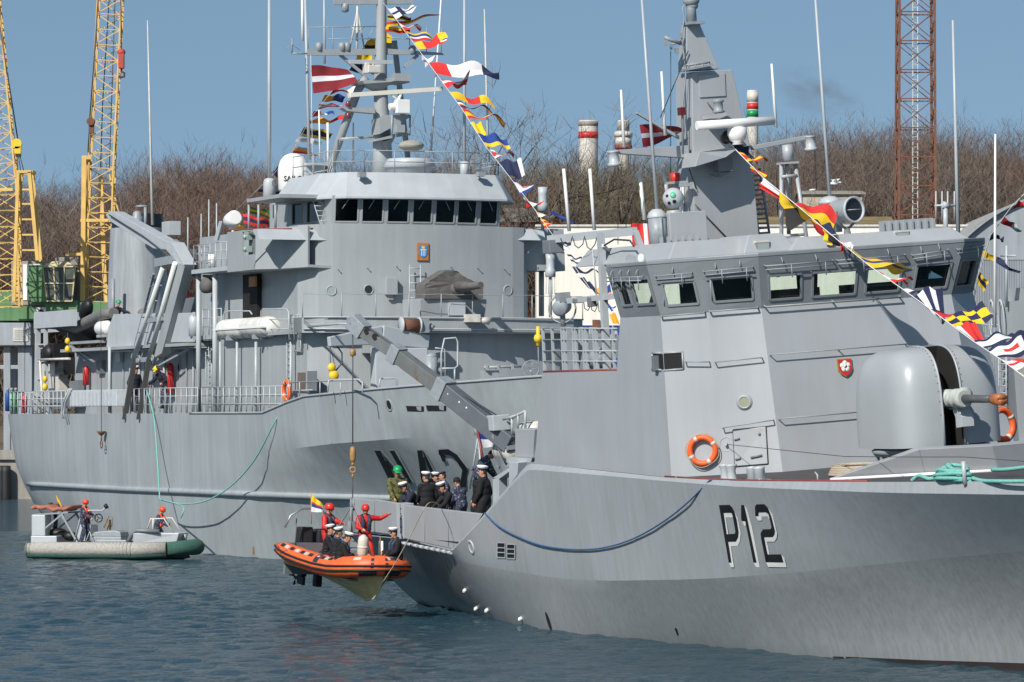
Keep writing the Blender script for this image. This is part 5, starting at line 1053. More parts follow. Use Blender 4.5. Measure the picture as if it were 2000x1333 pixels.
ho = fixn(mb.build('hull', [HULLP, HULLPL], PS)); ho.data.polygons.foreach_set('use_smooth', [True]*len(ho.data.polygons))
es = ho.modifiers.new('edges', 'EDGE_SPLIT'); es.split_angle = R(13)
def hq(q, ox=1380, oy=960, s_=7.84): return [(ox+x/s_, oy+y/s_) for x, y in q]
BLK = [[(195, 210), (245, 210), (388, 1090), (345, 1090)], [(200, 210), (362, 205), (385, 326), (225, 330)], [(358, 205), (398, 245), (400, 345), (375, 326)], [(398, 245), (430, 310), (410, 400), (398, 340)], [(430, 310), (470, 450), (420, 455), (406, 380)], [(470, 450), (496, 620), (446, 610), (419, 453)], [(496, 620), (490, 700), (440, 650), (446, 608)], [(490, 700), (455, 768), (425, 652), (440, 648)], [(295, 655), (440, 648), (457, 768), (325, 772)],
       [(535, 208), (582, 208), (608, 330), (535, 410)], [(535, 410), (608, 328), (632, 455), (545, 455)], [(598, 452), (631, 440), (772, 1090), (724, 1090)],
       [(746, 235), (772, 196), (802, 322), (753, 378)], [(760, 330), (802, 318), (800, 378), (754, 378)], [(768, 197), (890, 195), (918, 319), (800, 321)], [(888, 195), (945, 250), (952, 345), (915, 320)], [(945, 250), (1000, 390), (970, 400), (950, 340)], [(1000, 390), (1052, 600), (1000, 548), (968, 398)], [(1052, 598), (1045, 662), (988, 578), (1000, 540)], [(1045, 660), (1018, 697), (970, 578), (990, 577)], [(865, 581), (990, 577), (1020, 697), (885, 701)], [(868, 580), (890, 701), (882, 745), (832, 640)], [(832, 640), (886, 712), (902, 800), (846, 750)], [(846, 750), (902, 798), (942, 967), (890, 967)], [(888, 963), (945, 963), (950, 1083), (912, 1083)], [(920, 965), (1150, 963), (1182, 1087), (912, 1083)]]
WHT = [[(425, 298), (480, 415), (472, 455), (430, 310)], [(478, 410), (527, 640), (494, 640), (468, 445)], [(527, 640), (515, 760), (486, 710), (494, 630)], [(515, 760), (480, 838), (453, 766), (488, 705)], [(335, 772), (457, 766), (482, 838), (370, 840)], [(335, 772), (372, 838), (425, 1162), (386, 1085)], [(345, 1090), (390, 1090), (425, 1162), (378, 1162)], [(258, 328), (387, 326), (406, 400), (278, 400)], [(258, 335), (294, 400), (338, 656), (312, 656)],
       [(580, 208), (624, 275), (702, 560), (640, 470)], [(638, 465), (700, 555), (816, 1162), (770, 1088)], [(724, 1090), (773, 1088), (816, 1162), (765, 1162)], [(545, 456), (600, 455), (605, 528), (585, 528)],
       [(943, 248), (1012, 350), (1050, 520), (998, 390)], [(1010, 345), (1085, 640), (1050, 620), (998, 390)], [(1085, 640), (1075, 722), (1038, 670), (1050, 605)], [(1076, 720), (1040, 768), (1016, 695), (1044, 662)], [(885, 702), (1020, 695), (1046, 770), (930, 770)], [(886, 705), (928, 770), (966, 966), (938, 966)], [(1150, 962), (1192, 1015), (1230, 1162), (1180, 1087)], [(912, 1083), (1182, 1086), (1230, 1162), (950, 1156)], [(800, 320), (916, 318), (948, 386), (846, 386)], [(754, 378), (800, 377), (846, 446), (795, 446)], [(798, 320), (848, 384), (846, 446), (798, 378)], [(915, 318), (950, 345), (968, 430), (940, 386)]]
mk = MB(); mw = MB()
for q in BLK: decal_quad(mk, P, pb, hq(q), .012, 0, 3)
for q in WHT: decal_quad(mw, P, pb, hq(q), .007, 0, 3)
o = mk.build('pennant_number', BLACK, PS); mw.build('number_shadow', mat('number_white', (.74, .73, .69), .45, var=.04), o)
# waterline boot top and dirt
mb = MB()
for i in range(24):
    u0, u1 = 1560+i*20, 1580+i*20
    def wv(u): return interp([1560, 1640, 1800, 2040], [1281, 1287, 1299, 1314], u)
    decal_quad(mb, P, pb, [(u0, wv(u0)-interp([1560, 1650, 2040], [0, 5, 17], u0)), (u1, wv(u1)-interp([1560, 1650, 2040], [0, 5, 17], u1)), (u1, wv(u1)+5), (u0, wv(u0)+5)], .006, 0, 1)
mb.build('boot_topping', mat('boot_black', (.03, .02, .02), .7, var=.3), PS)
for i, (u0, u1, v0, v1) in enumerate(((973, 988, 1060, 1089), (992, 1007, 1063, 1091))):
    mb = MB(); decal_quad(mb, P, pb, [(u0, v0), (u1, v0+1), (u1, v1), (u0, v1-1)], .006); o = mb.build('side_vent', DARK, PS)
    mb = MB()
    for t in (0, .34, .66, 1): decal_quad(mb, P, pb, [(u0-1, lerp(v0, v1, t)-1.3), (u1+1, lerp(v0, v1, t)-.6), (u1+1, lerp(v0, v1, t)+1.3), (u0-1, lerp(v0, v1, t)+.8)], .03, 0, 1)
    for u in (u0-1, u1): decal_quad(mb, P, pb, [(u, v0), (u+1.6, v0), (u+1.6, v1), (u, v1)], .035, 0, 1)
    mb.build('vent_frame', GREYL, o)
p, n_ = hit(P, pb, 921, 1069); T = align(p, n_); mb = MB(); mb.lathe([(.13, .0), (.14, .03), (.19, .03), (.21, 0)], 22, 0, T); o = mb.build('hull_port', GREYL, PS); mb = MB(); mb.lathe([(.001, .008), (.135, .009)], 18, 0, T); mb.build('pane', GREY, o)
for (u, v) in ((910, 1152), (932, 1187), (953, 1191), (1019, 1208), (1072, 1213)):
    p, n_ = hit(P, pb, u, v); T = align(p, n_)
    if u == 1072:
        mb = MB(); mb.lathe([(.001, .004), (.12, .02)], 16, 0, T @ Matrix.Diagonal((.9, 2.2, 1, 1))); mb.build('overboard_outlet', DARK, PS); mb = MB(); mb.tube([p+n_*.02+V((0, 0, -.25)), p+n_*.05+V((0, 0, -.5))], .07, 8); mb.build('outlet_pipe', WHITE, PS)
    else: mb = MB(); mb.tube([p-n_*.02, p+n_*.06, p+n_*.08+V((0, 0, -.04))], [.055, .055, .04], 10); mb.build('drain_pipe', WHITE, PS)
mb = MB()
for q in ([(1318, 1228), (1322, 1228), (1326, 1240), (1323, 1241)], [(1318, 1228), (1320, 1226), (1324, 1231), (1320, 1232)]): decal_quad(mb, P, pb, q, .008, 0, 1)
mb.build('draught_mark', BLACK, PS)
# decks
mb = MB(); zdk = 4.40
fw = [(x, b, z) for x, b, z in PTOP if x > 2]
mb.loft([[(x, -b+.02, z-.012), (x, b-.02, z-.012)] for x, b, z in fw], 0, False, False); mb.build('foredeck', DECK, PS)
ZAD = 2.5
mb = MB(); mb.loft([[(x, -bP(x, 'top')+.05, ZAD), (x, bP(x, 'top')-.05, ZAD)] for x in (-15.8, -12, -6, 0, 1.5)], 0, False, False); mb.build('after_deck', GREYD, PS)
mb = MB(); mb.tube([(x, -b+.03, z+.012) for x, b, z in PTOP if 8.9 < x < 19.5], .03, 5); mb.build('deck_edge_strip', REDDK, PS)
# deckhouse with faceted front
S1b, S1t = P.y(1315, 935, -4.12), P.y(1291, 617, -4.05); S2b, S2t = P.y(1408, 919, -3.15), P.y(1383, 610, -3.15); S3b, S3t = P.y(1527, 910, -1.97), P.y(1487, 603, -1.97)
zb_ = 4.38
def low(p, q): t = (zb_-p.z)/(q.z-p.z); return p+(q-p)*t
S1b, S2b, S3b = low(S1b, S1t), low(S2b, S2t), low(S3b, S3t)
S4t = V((S3t.x+.05, 1.85, S3t.z)); S4b = V((S3b.x+.05, 2.2, zb_))
S5t, S5b = V((S3t.x+.15, 3.1, S3t.z)), V((S3b.x+.3, 3.3, zb_))
S6t = P.y(1900, 568, 4.25); S6b = P.y(1980, 862, 4.25); S6b = low(S6b, S6t)
for q in (S1t, S2t, S4t, S5t, S6t): q.z = S3t.z
zA = P.y(1130, 727, -4.15).z; zB = S3t.z
A1b, A1t = P.y(1036, 907, -4.27), P.y(1055, 727, -4.15); A1b = low(A1b, A1t)
A2t = P.y(1201, 727, -4.15); A3t = P.y(1212, 621, -4.05); A1t.z = zA; A2t.z = zA; A3t.z = zB
A2b = V((A2t.x-.2, -4.2, zb_))
ysd = lambda z: -4.17+(z-zb_)*.028
for q in (A1b, A2b, S1b, A1t, A2t, A3t, S1t): q.y = ysd(q.z)
def qgrid(mb, a, b_, c, d, k=6):
    vs = [a.lerp(b_, i/k).lerp(d.lerp(c, i/k), j/k) for j in range(k+1) for i in range(k+1)]
    mb.add(vs, [(j*(k+1)+i, j*(k+1)+i+1, (j+1)*(k+1)+i+1, (j+1)*(k+1)+i) for j in range(k) for i in range(k)], 0, True)
mir = lambda p: V((p.x, -p.y, p.z))
mb = MB()
mb.add([A1b, A2b, A2t, A1t], [(0, 1, 2, 3)]); mb.add([A2b, S1b, S1t, A3t, A2t], [(0, 1, 2, 3, 4)])
for a, b_, c, d in ((S1b, S2b, S2t, S1t), (S2b, S3b, S3t, S2t), (S3b, S4b, S4t, S3t), (S4b, S5b, S5t, S4t), (S5b, S6b, S6t, S5t)): qgrid(mb, a, b_, c, d)
mb.add([S6b, mir(A1b), mir(A1t), mir(A2t), V((A3t.x, 4.1, zB)), S6t], [(0, 1, 2, 3, 4, 5)]); mb.add([mir(A1b), A1b, A1t, mir(A1t)], [(0, 1, 2, 3)])
mb.add([A1t, A2t, mir(A2t), mir(A1t)], [(0, 1, 2, 3)]); mb.add([A2t, A3t, V((A3t.x, 4.1, zB)), mir(A2t)], [(0, 1, 2, 3)]); mb.add([A3t, S1t, S2t, S3t, S4t, S5t, S6t, V((A3t.x, 4.1, zB))], [tuple(range(8))])
dh = bvh(mb); DH = mb.build('deckhouse', GREYP, PS)
# lower tier below zA at hull width between after deck and deckhouse
mb = MB(); mb.add([(A1b.x+.2, -4.2, ZAD), (A1b.x+.2, 4.2, ZAD), (A1b.x+.2, 4.2, zb_+.3), (A1b.x+.2, -4.2, zb_+.3)], [(0, 1, 2, 3)]); mb.build('after_bulkhead', GREYP, PS)
mb = MB(); mb.tube([A1t+V((0, .05, .02)), A2t+V((0, .05, .02))], .035, 5); mb.build('upper_deck_edge', REDDK, PS)
# bridge
Tt = [P.y(1183, 524, -4.3), P.y(1263, 521, -4.35), P.y(1362, 512, -3.42), P.y(1481, 501, -2.12)]; zR = sum(p.z for p in Tt)/4
print('roof z', [round(p.z, 2) for p in Tt], 'S', [tuple(round(a, 2) for a in p) for p in (S1t, S2t, S3t, S6t, S6b, A3t)])
Tt = [V((p.x, p.y, zR)) for p in Tt]
Tt += [V((Tt[3].x+.05, 2.0, zR)), V((Tt[3].x+.2, 3.35, zR)), V((P.y(1924, 468, 4.5).x, 4.5, zR))]; Tt.append(V((Tt[0].x, 4.5, zR)))
Bb = [A3t, S1t, S2t, S3t, S4t, S5t, S6t, V((A3t.x, 4.1, zB))]
Bb = [V((p.x, p.y, zB+.003)) for p in Bb]
WIN = [[(.16, .40, .24, .75), (.52, .95, .24, .75)], [(.20, .85, .18, .62)], [(.16, .86, .19, .64)], [(.06, .275, .15, .62), (.352, .648, .15, .62), (.718, .95, .15, .62)], [(.16, .84, .15, .62)], [(.06, .78, .15, .66)], [(.05, .45, .12, .66), (.52, .95, .12, .66)], [(.05, .34, .12, .68), (.37, .64, .12, .68), (.67, .95, .12, .68)]]
mb = MB(); gl = []
for i in range(8): facet(mb, gl, Bb[i], Bb[(i+1) % 8], Tt[(i+1) % 8], Tt[i], WIN[i], inset=.05, rim=1)
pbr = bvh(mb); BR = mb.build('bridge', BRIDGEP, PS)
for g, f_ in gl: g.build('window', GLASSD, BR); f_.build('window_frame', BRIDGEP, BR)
ctr = V((sum(p.x for p in Bb)/8, 0, 0))
mb = MB(); mb.add([V((lerp(ctr.x, p.x, .97), p.y*.97, zB+.05)) for p in Bb], [tuple(range(8))]); 
for (x, y, w_, d_, h_) in ((9.2, -1.3, .7, 1.1, .42), (9.3, .6, .7, 1.6, .42), (9.0, 2.6, .6, 1.0, .42), (8.0, -3.1, .9, 1.7, 1.0), (6.6, -1.0, .5, .6, .9), (8.6, -.2, .3, .3, .9)): mb.bb(x, x+w_, y, y+d_, zB+.06, zB+h_)
mb.ell((8.4, -.6, zB+1.0), (.2, .22, .28), 10, 8); mb.ell((8.0, 1.9, zB+1.0), (.2, .22, .28), 10, 8); mb.build('bridge_console', mat('bridge_interior', (.03, .033, .035), .6), BR)
mb = MB(); mb.tube([(6.9, -3.4, zB+.2), (6.9, -3.2, zB+.75)], .1, 10); mb.build('yellow_cylinder', YEL, BR)
# roof
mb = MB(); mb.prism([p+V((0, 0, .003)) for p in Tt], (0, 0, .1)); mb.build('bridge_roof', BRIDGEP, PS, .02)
zR2 = zR+.103
def coam(x0, x1, y0, y1, h, s_=.35): mb.hex8([(x0, y0, zR2), (x1, y0, zR2), (x1, y1, zR2), (x0, y1, zR2)], [(x0+s_*.5, y0+s_, zR2+h), (x1-s_, y0+s_, zR2+h), (x1-s_, y1-s_, zR2+h), (x0+s_*.5, y1-s_, zR2+h)])
mb = MB(); coam(3.2, 9.3, -3.9, -.9, .42); coam(5.5, 9.9, -.9+.002, 4.0, .32); coam(7.6, 9.75, -2.1, -.6, .46, .3); mb.build('roof_coaming', GREYP, PS, .03)
zR3 = zR2+.4
# mast
MXP = 4.2
def mp(u, v, x=MXP): return P.x(u, v, x)
mb = MB(); bt_ = [mp(1356, 486), mp(1483, 468), mp(1469, 300), mp(1430, 136), mp(1351, 141)]
mb.prism(bt_, (-1.05, 0, 0)); PM = mb.build('mast', GREYP, PS, .02); pmt = bvh(mb)
def mpart(name, mm=GREYP, bevel=0, par=None):
    global mb; o = mb.build(name, mm, par or PM, bevel); mb = MB(); return o
mb = MB(); A = [mp(1341, 47), mp(1366, 45), mp(1405, 135), mp(1341, 138)]; mb.hex8([A[3]+V((-.6, 0, 0)), A[3], A[2], A[2]+V((-.6, 0, 0))], [A[0]+V((-.35, 0, 0)), A[0], A[1], A[1]+V((-.35, 0, 0))]); mpart('mast_head', GREYP, .015)
mb.box(mp(1354, 46), (.5, .45, .07)); mb.tube([mp(1351, 45), mp(1350, 15), mp(1350, -6)], [.14, .12, .1], 10); mb.ell(mp(1350, 2), (.2, .22, .16), 12, 8); mb.ell(mp(1352, 12), (.14, .16, .12), 12, 8); mb.tube([mp(1340, 6), mp(1333, 16), mp(1337, 34), mp(1331, 70), mp(1340, 140), mp(1334, 200), mp(1333, 300)], .025, 5); mpart('direction_finder', FIT)
mb.prism([mp(1364, 148, MXP+.035), mp(1416, 143, MXP+.035), mp(1418, 188, MXP+.035), mp(1367, 191, MXP+.035)], (-.03, 0, 0)); mpart('access_panel', GREYP, .008)
mb.tube([mp(1297, 73), mp(1330, 86)], .05, 6); mb.tube([mp(1312, 88), mp(1330, 80)], .03, 5); 
for (u, v) in ((1300, 84), (1312, 92), (1322, 100), (1330, 70)): mb.box(mp(u, v), (.08, .08, .14))
mpart('antenna_arm', FIT)
mb.beam(mp(1338, 137), mp(1385, 128), .5, .05); 
for u in (1345, 1358, 1372, 1384): mb.tube([mp(u, 134), mp(u, 124)], .02, 4)
mb.tube([mp(1340, 128), mp(1386, 122)], .025, 5); mpart('top_rail', FIT)
# yardarms
mb.prism([mp(1346, 284), mp(1346, 309), mp(1206, 300), mp(1192, 297), mp(1194, 294)], (-.3, 0, 0)); ya1 = mpart('yardarm', GREYP, .01)
mb.prism([mp(1467, 285), mp(1474, 293), mp(1580, 272), mp(1590, 266), mp(1575, 265)], (-.3, 0, 0)); ya2 = mpart('yardarm', GREYP, .01)
for (u, v) in ((1199, 312), (1583, 282)):
    mb.lathe([(.05, .22), (.17, .2), (.13, .17), (.13, -.08), (.17, -.1), (.17, -.17), (.03, -.18)], 14, 0, Matrix.Translation(mp(u, v))); mpart('yard_lamp', GREYL)
mb.prism([mp(1244, 222), mp(1246, 219), mp(1327, 266), mp(1327, 272)], (-.12, 0, 0)); mpart('flag_gaff')
# radar
mb.prism([mp(1366, 297, 5.1), mp(1415, 290, 5.1), mp(1441, 291, 5.0), mp(1418, 307, 5.1), mp(1413, 309, 5.1), mp(1358, 326, 5.1)], (-1.0, 0, 0)); mb.prism([mp(1418, 291, 4.8), mp(1470, 284, 4.8), mp(1464, 292, 4.8), mp(1441, 297, 4.8)], (-.7, 0, 0)); mpart('radar_platform', GREYP, .01)
mb.tube([mp(1361, 246, 5.2), mp(1511, 236, 5.2)], .115, 14); mpart('radar_scanner', WHITE)
mb.lathe([(.02, -.26), (.16, -.26), (.12, -.2), (.2, -.14), (.26, .0), (.24, .16), (.12, .22), (.08, .36), (.02, .36)], 18, 0, Matrix.Translation(mp(1440, 263, 5.1))); mpart('radar_pedestal', WHITE)
mb.lathe([(.02, -.12), (.15, -.12), (.15, .1), (.02, .1)], 14, 0, Matrix.Translation(mp(1420, 268, 4.9)) @ Matrix.Rotation(R(70), 4, 'Y')); mpart('loud_hailer', BLACK)
mb.prism([mp(1386, 232, 4.8), mp(1426, 223, 4.8), mp(1407, 232, 4.8)], (-.5, 0, 0)); mb.prism([mp(1387, 224, 4.75), mp(1420, 220, 4.75), mp(1420, 224, 4.75), mp(1388, 236, 4.75)], (-.5, 0, 0)); mpart('lamp_bracket'); 
mb.lathe([(.1, -.16), (.17, -.14), (.12, -.08), (.12, .1), (.17, .14), (.1, .2)], 14, 0, Matrix.Translation(mp(1403, 209, 4.6))); mpart('mast_lamp', FIT)
mb.box(mp(1412, 322, 4.7), (.3, .4, .35)); mb.prism([mp(1397, 340, 4.8), mp(1435, 333, 4.8), mp(1412, 345, 4.8)], (-.4, 0, 0)); mpart('lower_lamp', GREYD)
mb.box(mp(1331, 218), (.2, .14, .2)); mpart('port_light', mat('dark_red_glass', (.12, .01, .015), .2)); mb.lathe([(.02, -.12), (.13, -.12), (.13, .12), (.02, .14)], 14, 0, Matrix.Translation(mp(1319, 348))); mpart('warning_light', RED); mb.box(mp(1322, 357), (.3, .5, .06)); mb.box(mp(1333, 362), (.4, .35, .08)); mpart('light_shelf')
crew_ladder(mb, mp(1484, 470, 3.6), mp(1463, 330, 3.6), (0, .3, 0), 15, .035); mpart('mast_ladder', BLUEP if 0 else FIT)
for a, b_ in (((1381, 200), (1480, 320)), ((1358, 400), (1420, 465)), ((1344, 100), (1290, 230)), ((1346, 330), (1360, 370))):
    mb.tube([mp(*a, 4.26), mp(*b_, 4.26)], .014, 4)
mpart('mast_cable', CABLE)
# stays and halyards from the yard
mb = MB()
for (u0, v0, u1, v1) in ((1207, 300, 1207, 478), (1232, 302, 1222, 452), (1240, 302, 1232, 460), (1310, 100, 1310, 345), (1590, 268, 1595, 370), (1516, 290, 1519, 420), (1548, 278, 1543, 470)): mb = MB(); mb.tube([mp(u0, v0), mp(u1, v1, 4.0)], .011, 4); mb.build('halyard', CABLE, PS)
# EO director
c = mp(1315, 388, 5.2); kp = (P.M @ c).y/F
mb = MB(); mb.ell(c, 21*kp, 24, 16); EO = mb.build('optical_director', GREYL, PS)
dv = (P.R3 @ V((-.15, -1, .15))).normalized()
def eyes(du, dv_, r, mm):
    p = P.x(1315+du, 388+dv_, 5.2); d = P.ray(1315+du, 388+dv_).normalized(); oc = p-c; bq = oc.dot(d); t = -bq-math.sqrt(max(0, bq*bq-(oc.dot(oc)-(21*kp)**2))); q = p+d*t; n_ = (q-c).normalized()
    mb = MB(); mb.lathe([(.001, .008), (r*kp, .009), (r*kp, -.03)], 18, 0, align(q, n_)); mb.build('lens', mm, EO)
eyes(-1, -7, 6, mat('green_lens', (.12, .50, .30), .15)); eyes(-12, -5, 3, DARK); eyes(-8, 9, 3.4, DARK); eyes(2, 6, 3.8, DARK)
mb = MB(); mb.lathe([(16*kp, -.45), (15*kp, -.3)], 20, 0, Matrix.Translation(c)); mb.bb(c.x-.75, c.x+.3, c.y-.28, c.y+.75, zR2+.1, c.z-.36)
mb.build('director_pedestal', GREYP, EO, .02)
# dome antennas (capsule on box)
def dome_ant(u0, u1, vt, vs, vb, xv, ant=None):
    a, b_ = P.x(u0, vs, xv), P.x(u1, vs, xv); r = (b_.y-a.y)/2; cx = (a+b_)/2; zt, zs, z0 = P.x((u0+u1)/2, vt, xv).z, cx.z, P.x((u0+u1)/2, vb, xv).z
    mb = MB(); mb.lathe([(r, 0), (r*1.04, .02), (r, .06), (r*.85, (zt-zs)*.6), (r*.5, (zt-zs)*.92), (.02, zt-zs)], 22, 0, Matrix.Translation(cx)); o = mb.build('dome_antenna', GREYL, PS)
    mb = MB(); mb.lathe([(r*.97, z0-zs), (r*.97, 0)], 22, 0, Matrix.Translation(cx)); mb.tube([cx+V((r*.98, 0, z0-zs)), cx+V((r*.98, 0, 0))], .04, 5); mb.build('antenna_drum', FIT, o)
    if ant: whip(P, 0, xv, ((u0+u1)/2+ant[2], vt), ant[:2], .05, .03, o, GREYL)
dome_ant(1266, 1300, 408, 426, 484, 5.2, (1253, -10, 0)); dome_ant(1601, 1640, 383, 398, 455, 6.5, (1592, -10, 0))
mb = MB(); mb.box(P.x(1318, 490, 5.3)+V((-.3, 0, -.02)), (.8, 1.3, .22))
for k in range(6): mb.bb(5.55, 5.66, P.x(1290+k*14, 490, 5.5).y-.03, P.x(1290+k*14, 490, 5.5).y+.03, zR2+.2, zR2+.6)
mb.tube([P.x(1285, 482, 5.6), P.x(1372, 478, 5.6)], .03, 5); mb.build('equipment_rack', GREYP, PS)
# searchlight
c = P.x(1652, 412, 7.2); dr = (P.R3 @ V((.55, -.8, .05))).normalized(); T = align(c, dr); ks = (P.M @ c).y/F
mb = MB(); mb.lathe([(14*ks, -.42), (23*ks, -.36), (24*ks, .28), (26*ks, .3), (26*ks, .36), (22.5*ks, .36), (21.5*ks, .1)], 28, 0, T); SL = mb.build('searchlight', GREYL, PS)
mb = MB(); mb.lathe([(22*ks, .30), (18*ks, .1), (9*ks, -.02), (.01, -.06)], 28, 0, T); mb.build('reflector', mat('reflector', (.05, .055, .055), .12, metal=.7), SL); mb = MB(); mb.ell(T @ V((.02, .02, .12)), .09, 12, 8); mb.tube([T @ V((-.22, 0, .3)), T @ V((.22, 0, .3))], .012, 4); mb.build('bulb', GREYL, SL)
mb = MB(); sidev = T.to_3x3() @ V((1, 0, 0))
for s_ in (-1, 1): mb.tube([c+sidev*s_*.33, c+sidev*s_*.34+V((0, 0, -.25)), c+V((0, 0, -.48))], .035, 6)
mb.lathe([(.2, -.72), (.1, -.6), (.07, -.45)], 12, 0, Matrix.Translation(c)); mb.build('yoke', GREYD, SL)
mb = MB(); a, b_ = P.x(1636, 458, 7.2), P.x(1680, 458, 7.2); mb.bb(6.6, 7.5, a.y, b_.y, zR2+.2, P.x(1655, 457, 7.2).z); mb.build('searchlight_box', GREYP, PS, .02)
# tripod frame, low rail tracks, floodlights
mb = MB()
tpz = P.x(1540, 318, 5.6)
for (u, x) in ((1526, 6.0), (1541, 5.0), (1577, 6.2)): mb.tube([P.x(1526 if u == 1526 else (1537 if u == 1541 else 1553), 322, 5.8), P.x(u, 478, x)], .055, 7)
mb.tube([P.x(1526, 346, 5.9), P.x(1556, 343, 5.9)], .045, 6); mb.tube([P.x(1526, 462, 6.0), P.x(1574, 458, 6.1)], .045, 6); mb.beam(P.x(1522, 320, 5.8), P.x(1555, 318, 5.8), .35, .05); mb.lathe([(.15, .05), (.14, .45), (.02, .46)], 14, 0, Matrix.Translation(tpz)); mb.build('antenna_tripod', GREYP, PS)
mb = MB()
for (a, b_) in (((1428, 468), (1522, 460)), ((1424, 476), (1560, 465))): mb.beam(P.x(*a, 8.0), P.x(*b_, 8.0), .12, .06)
mb.bb(7.5, 8.0, P.x(1425, 490, 8).y, P.x(1500, 490, 8).y, zR2+.2, zR2+.42); mb.build('roof_track', FIT, PS)
for (u, v, sz) in ((1488, 484, 1.0), (1761, 464, 1.0)):
    mb = MB(); q = P.x(u, v, 9.6); mb.box(q, (.18, .36, .26)); fl_ = mb.build('floodlight', GREYD, PS, .01); mb = MB(); mb.box(q+V((.095, 0, 0)), (.01, .31, .21)); mb.build('lens', mat('flood_glass', (.30, .36, .33), .1), fl_); mb = MB(); mb.box(q+V((-.02, 0, .15)), (.16, .38, .05)); mb.tube([q+V((0, -.15, -.13)), q+V((0, 0, -.24)), q+V((0, .15, -.13))], .02, 5); mb.build('bracket', WHITED, fl_)
mb = MB(); a, b_ = P.x(1724, 452, 6).y, P.x(1824, 452, 6).y; mb.bb(5.8, 6.0, a, b_, zR2+.25, zR2+.62); 
for k in range(8): y = lerp(a, b_, k/7); mb.bb(6.0, 6.06, y-.03, y+.03, zR2+.25, zR2+.6)
mb.build('roof_bulwark', GREYP, PS)
mb = MB()
for u in (1828, 1840, 1851, 1864): pbar(mb, P, 0, 6, (u, 374), (u, 432), .02)
mb.tube([P.x(1826, 402, 6), P.x(1866, 402, 6)], .03, 5); mb.tube([P.x(1846, 402, 6), P.x(1848, 470, 6)], .07, 6); mb.tube([P.x(1840, 400, 6), P.x(1852, 404, 6)], .1, 6); mb.build('array_antenna', GREYL, PS)
whip(P, 0, 6, (1872, 470), (1861, 40), .06, .03, PS, GREYL); whip(P, 0, 2, (1943, 640), (1944, 262), .05, .025, PS, WHITE)
for (a, b_) in (((1299, 265), (1292, 140)), ((1516, 250), (1507, 125)), ((1219, 288), (1213, 176))):
    whip(P, 0, MXP, a, b_, .045, .03, PS, WHITE); 
for (a, b_) in (((1259, 430), (1249, 338)), ((1304, 380), (1296, 333)), ((1335, 470), (1332, 360))): whip(P, 0, 3.6, a, b_, .06, .05, PS, WHITE)
for (a, b_) in (((1161, 450), (1152, 330)), ((1112, 452), (1101, 330))): whip(P, 0, 1.0, a, b_, .05, .045, PS, WHITE)
# horn, lamps at rear of bridge roof
mb = MB(); q = P.y(1233, 508, -4.1); T = align(q, P.R3 @ V((-.1, -1, 0))); mb.lathe([(.04, -.3), (.06, 0), (.13, .12), (.14, .13)], 16, 0, T); mb.build('horn', FIT, PS); mb = MB(); mb.ell(P.y(1253, 507, -4.2), (.1, .1, .14), 12, 8); mb.build('roof_lamp', WHITE, PS)
# handrails hugging the faceted walls
def wallrail(tree, pts, off, r=.018, name='handrail', hooks=0, double=0, mm=FIT):
    mb = MB(); Q = []
    for u, v in pts:
        p, n_ = hit(P, tree, u, v)
        if p is None: return
        Q.append((p, n_))
    A, B = Q[0][0]+Q[0][1]*off, Q[-1][0]+Q[-1][1]*off
    mb.tube([A, B], r, 6)
    if double: mb.tube([A+V((0, 0, -.09)), B+V((0, 0, -.09))], r*.9, 6)
    k = max(1, int((B-A).length/1.3))
    for i in range(k+1):
        t = i/k; mb.tube([A.lerp(B, t), A.lerp(B, t)-Q[0][1]*off], r, 5)
    if hooks:
        for i in range(hooks):
            t = (i+.5)/hooks; q = A.lerp(B, t); n_ = Q[0][1]; mb.tube([q, q+V((0, 0, .10)), q-n_*off*.5+V((0, 0, .16)), q-n_*off+V((0, 0, .14))], r*.9, 5)
            q = A.lerp(B, (i+.75)/hooks); mb.tube([q+n_*.01, q+n_*.012+V((0, 0, -.32))], r*.75, 5)
    mb.build(name, mm, PS)
for a in ([(1340, 707), (1386, 707)], [(1397, 708), (1488, 700)], [(1504, 695), (1768, 674)], [(1413, 836), (1511, 822)], [(1521, 820), (1676, 807)]): wallrail(dh, a, .16, .016)
for a in ([(1293, 616), (1377, 609)], [(1386, 606), (1479, 599)], [(1492, 597), (1755, 578)], [(1795, 574), (1893, 563)]): wallrail(pbr, a, .13, .022)
for a, h in (([(1192, 541), (1258, 539)], 4), ([(1281, 538), (1352, 532)], 1), ([(1374, 529), (1470, 520)], 2), ([(1492, 518), (1625, 508)], 2), ([(1632, 507), (1766, 497)], 2), ([(1780, 497), (1850, 487)], 2), ([(1868, 486), (1915, 479)], 1)): wallrail(pbr, a, .10, .017, 'rain_rail', h, 1)
for u, v0, v1 in ((1393, 545, 588), (1505, 538, 580), (1589, 530, 575), (1300, 556, 597), (1695, 528, 570)):
    p, n_ = hit(P, pbr, u-6, v0); q, m_ = hit(P, pbr, u-2, v1)
    if p and q: mb = MB(); mb.tube([p+n_*.04, q+m_*.03], .012, 4); mb.build('wiper', GREYL, PS)
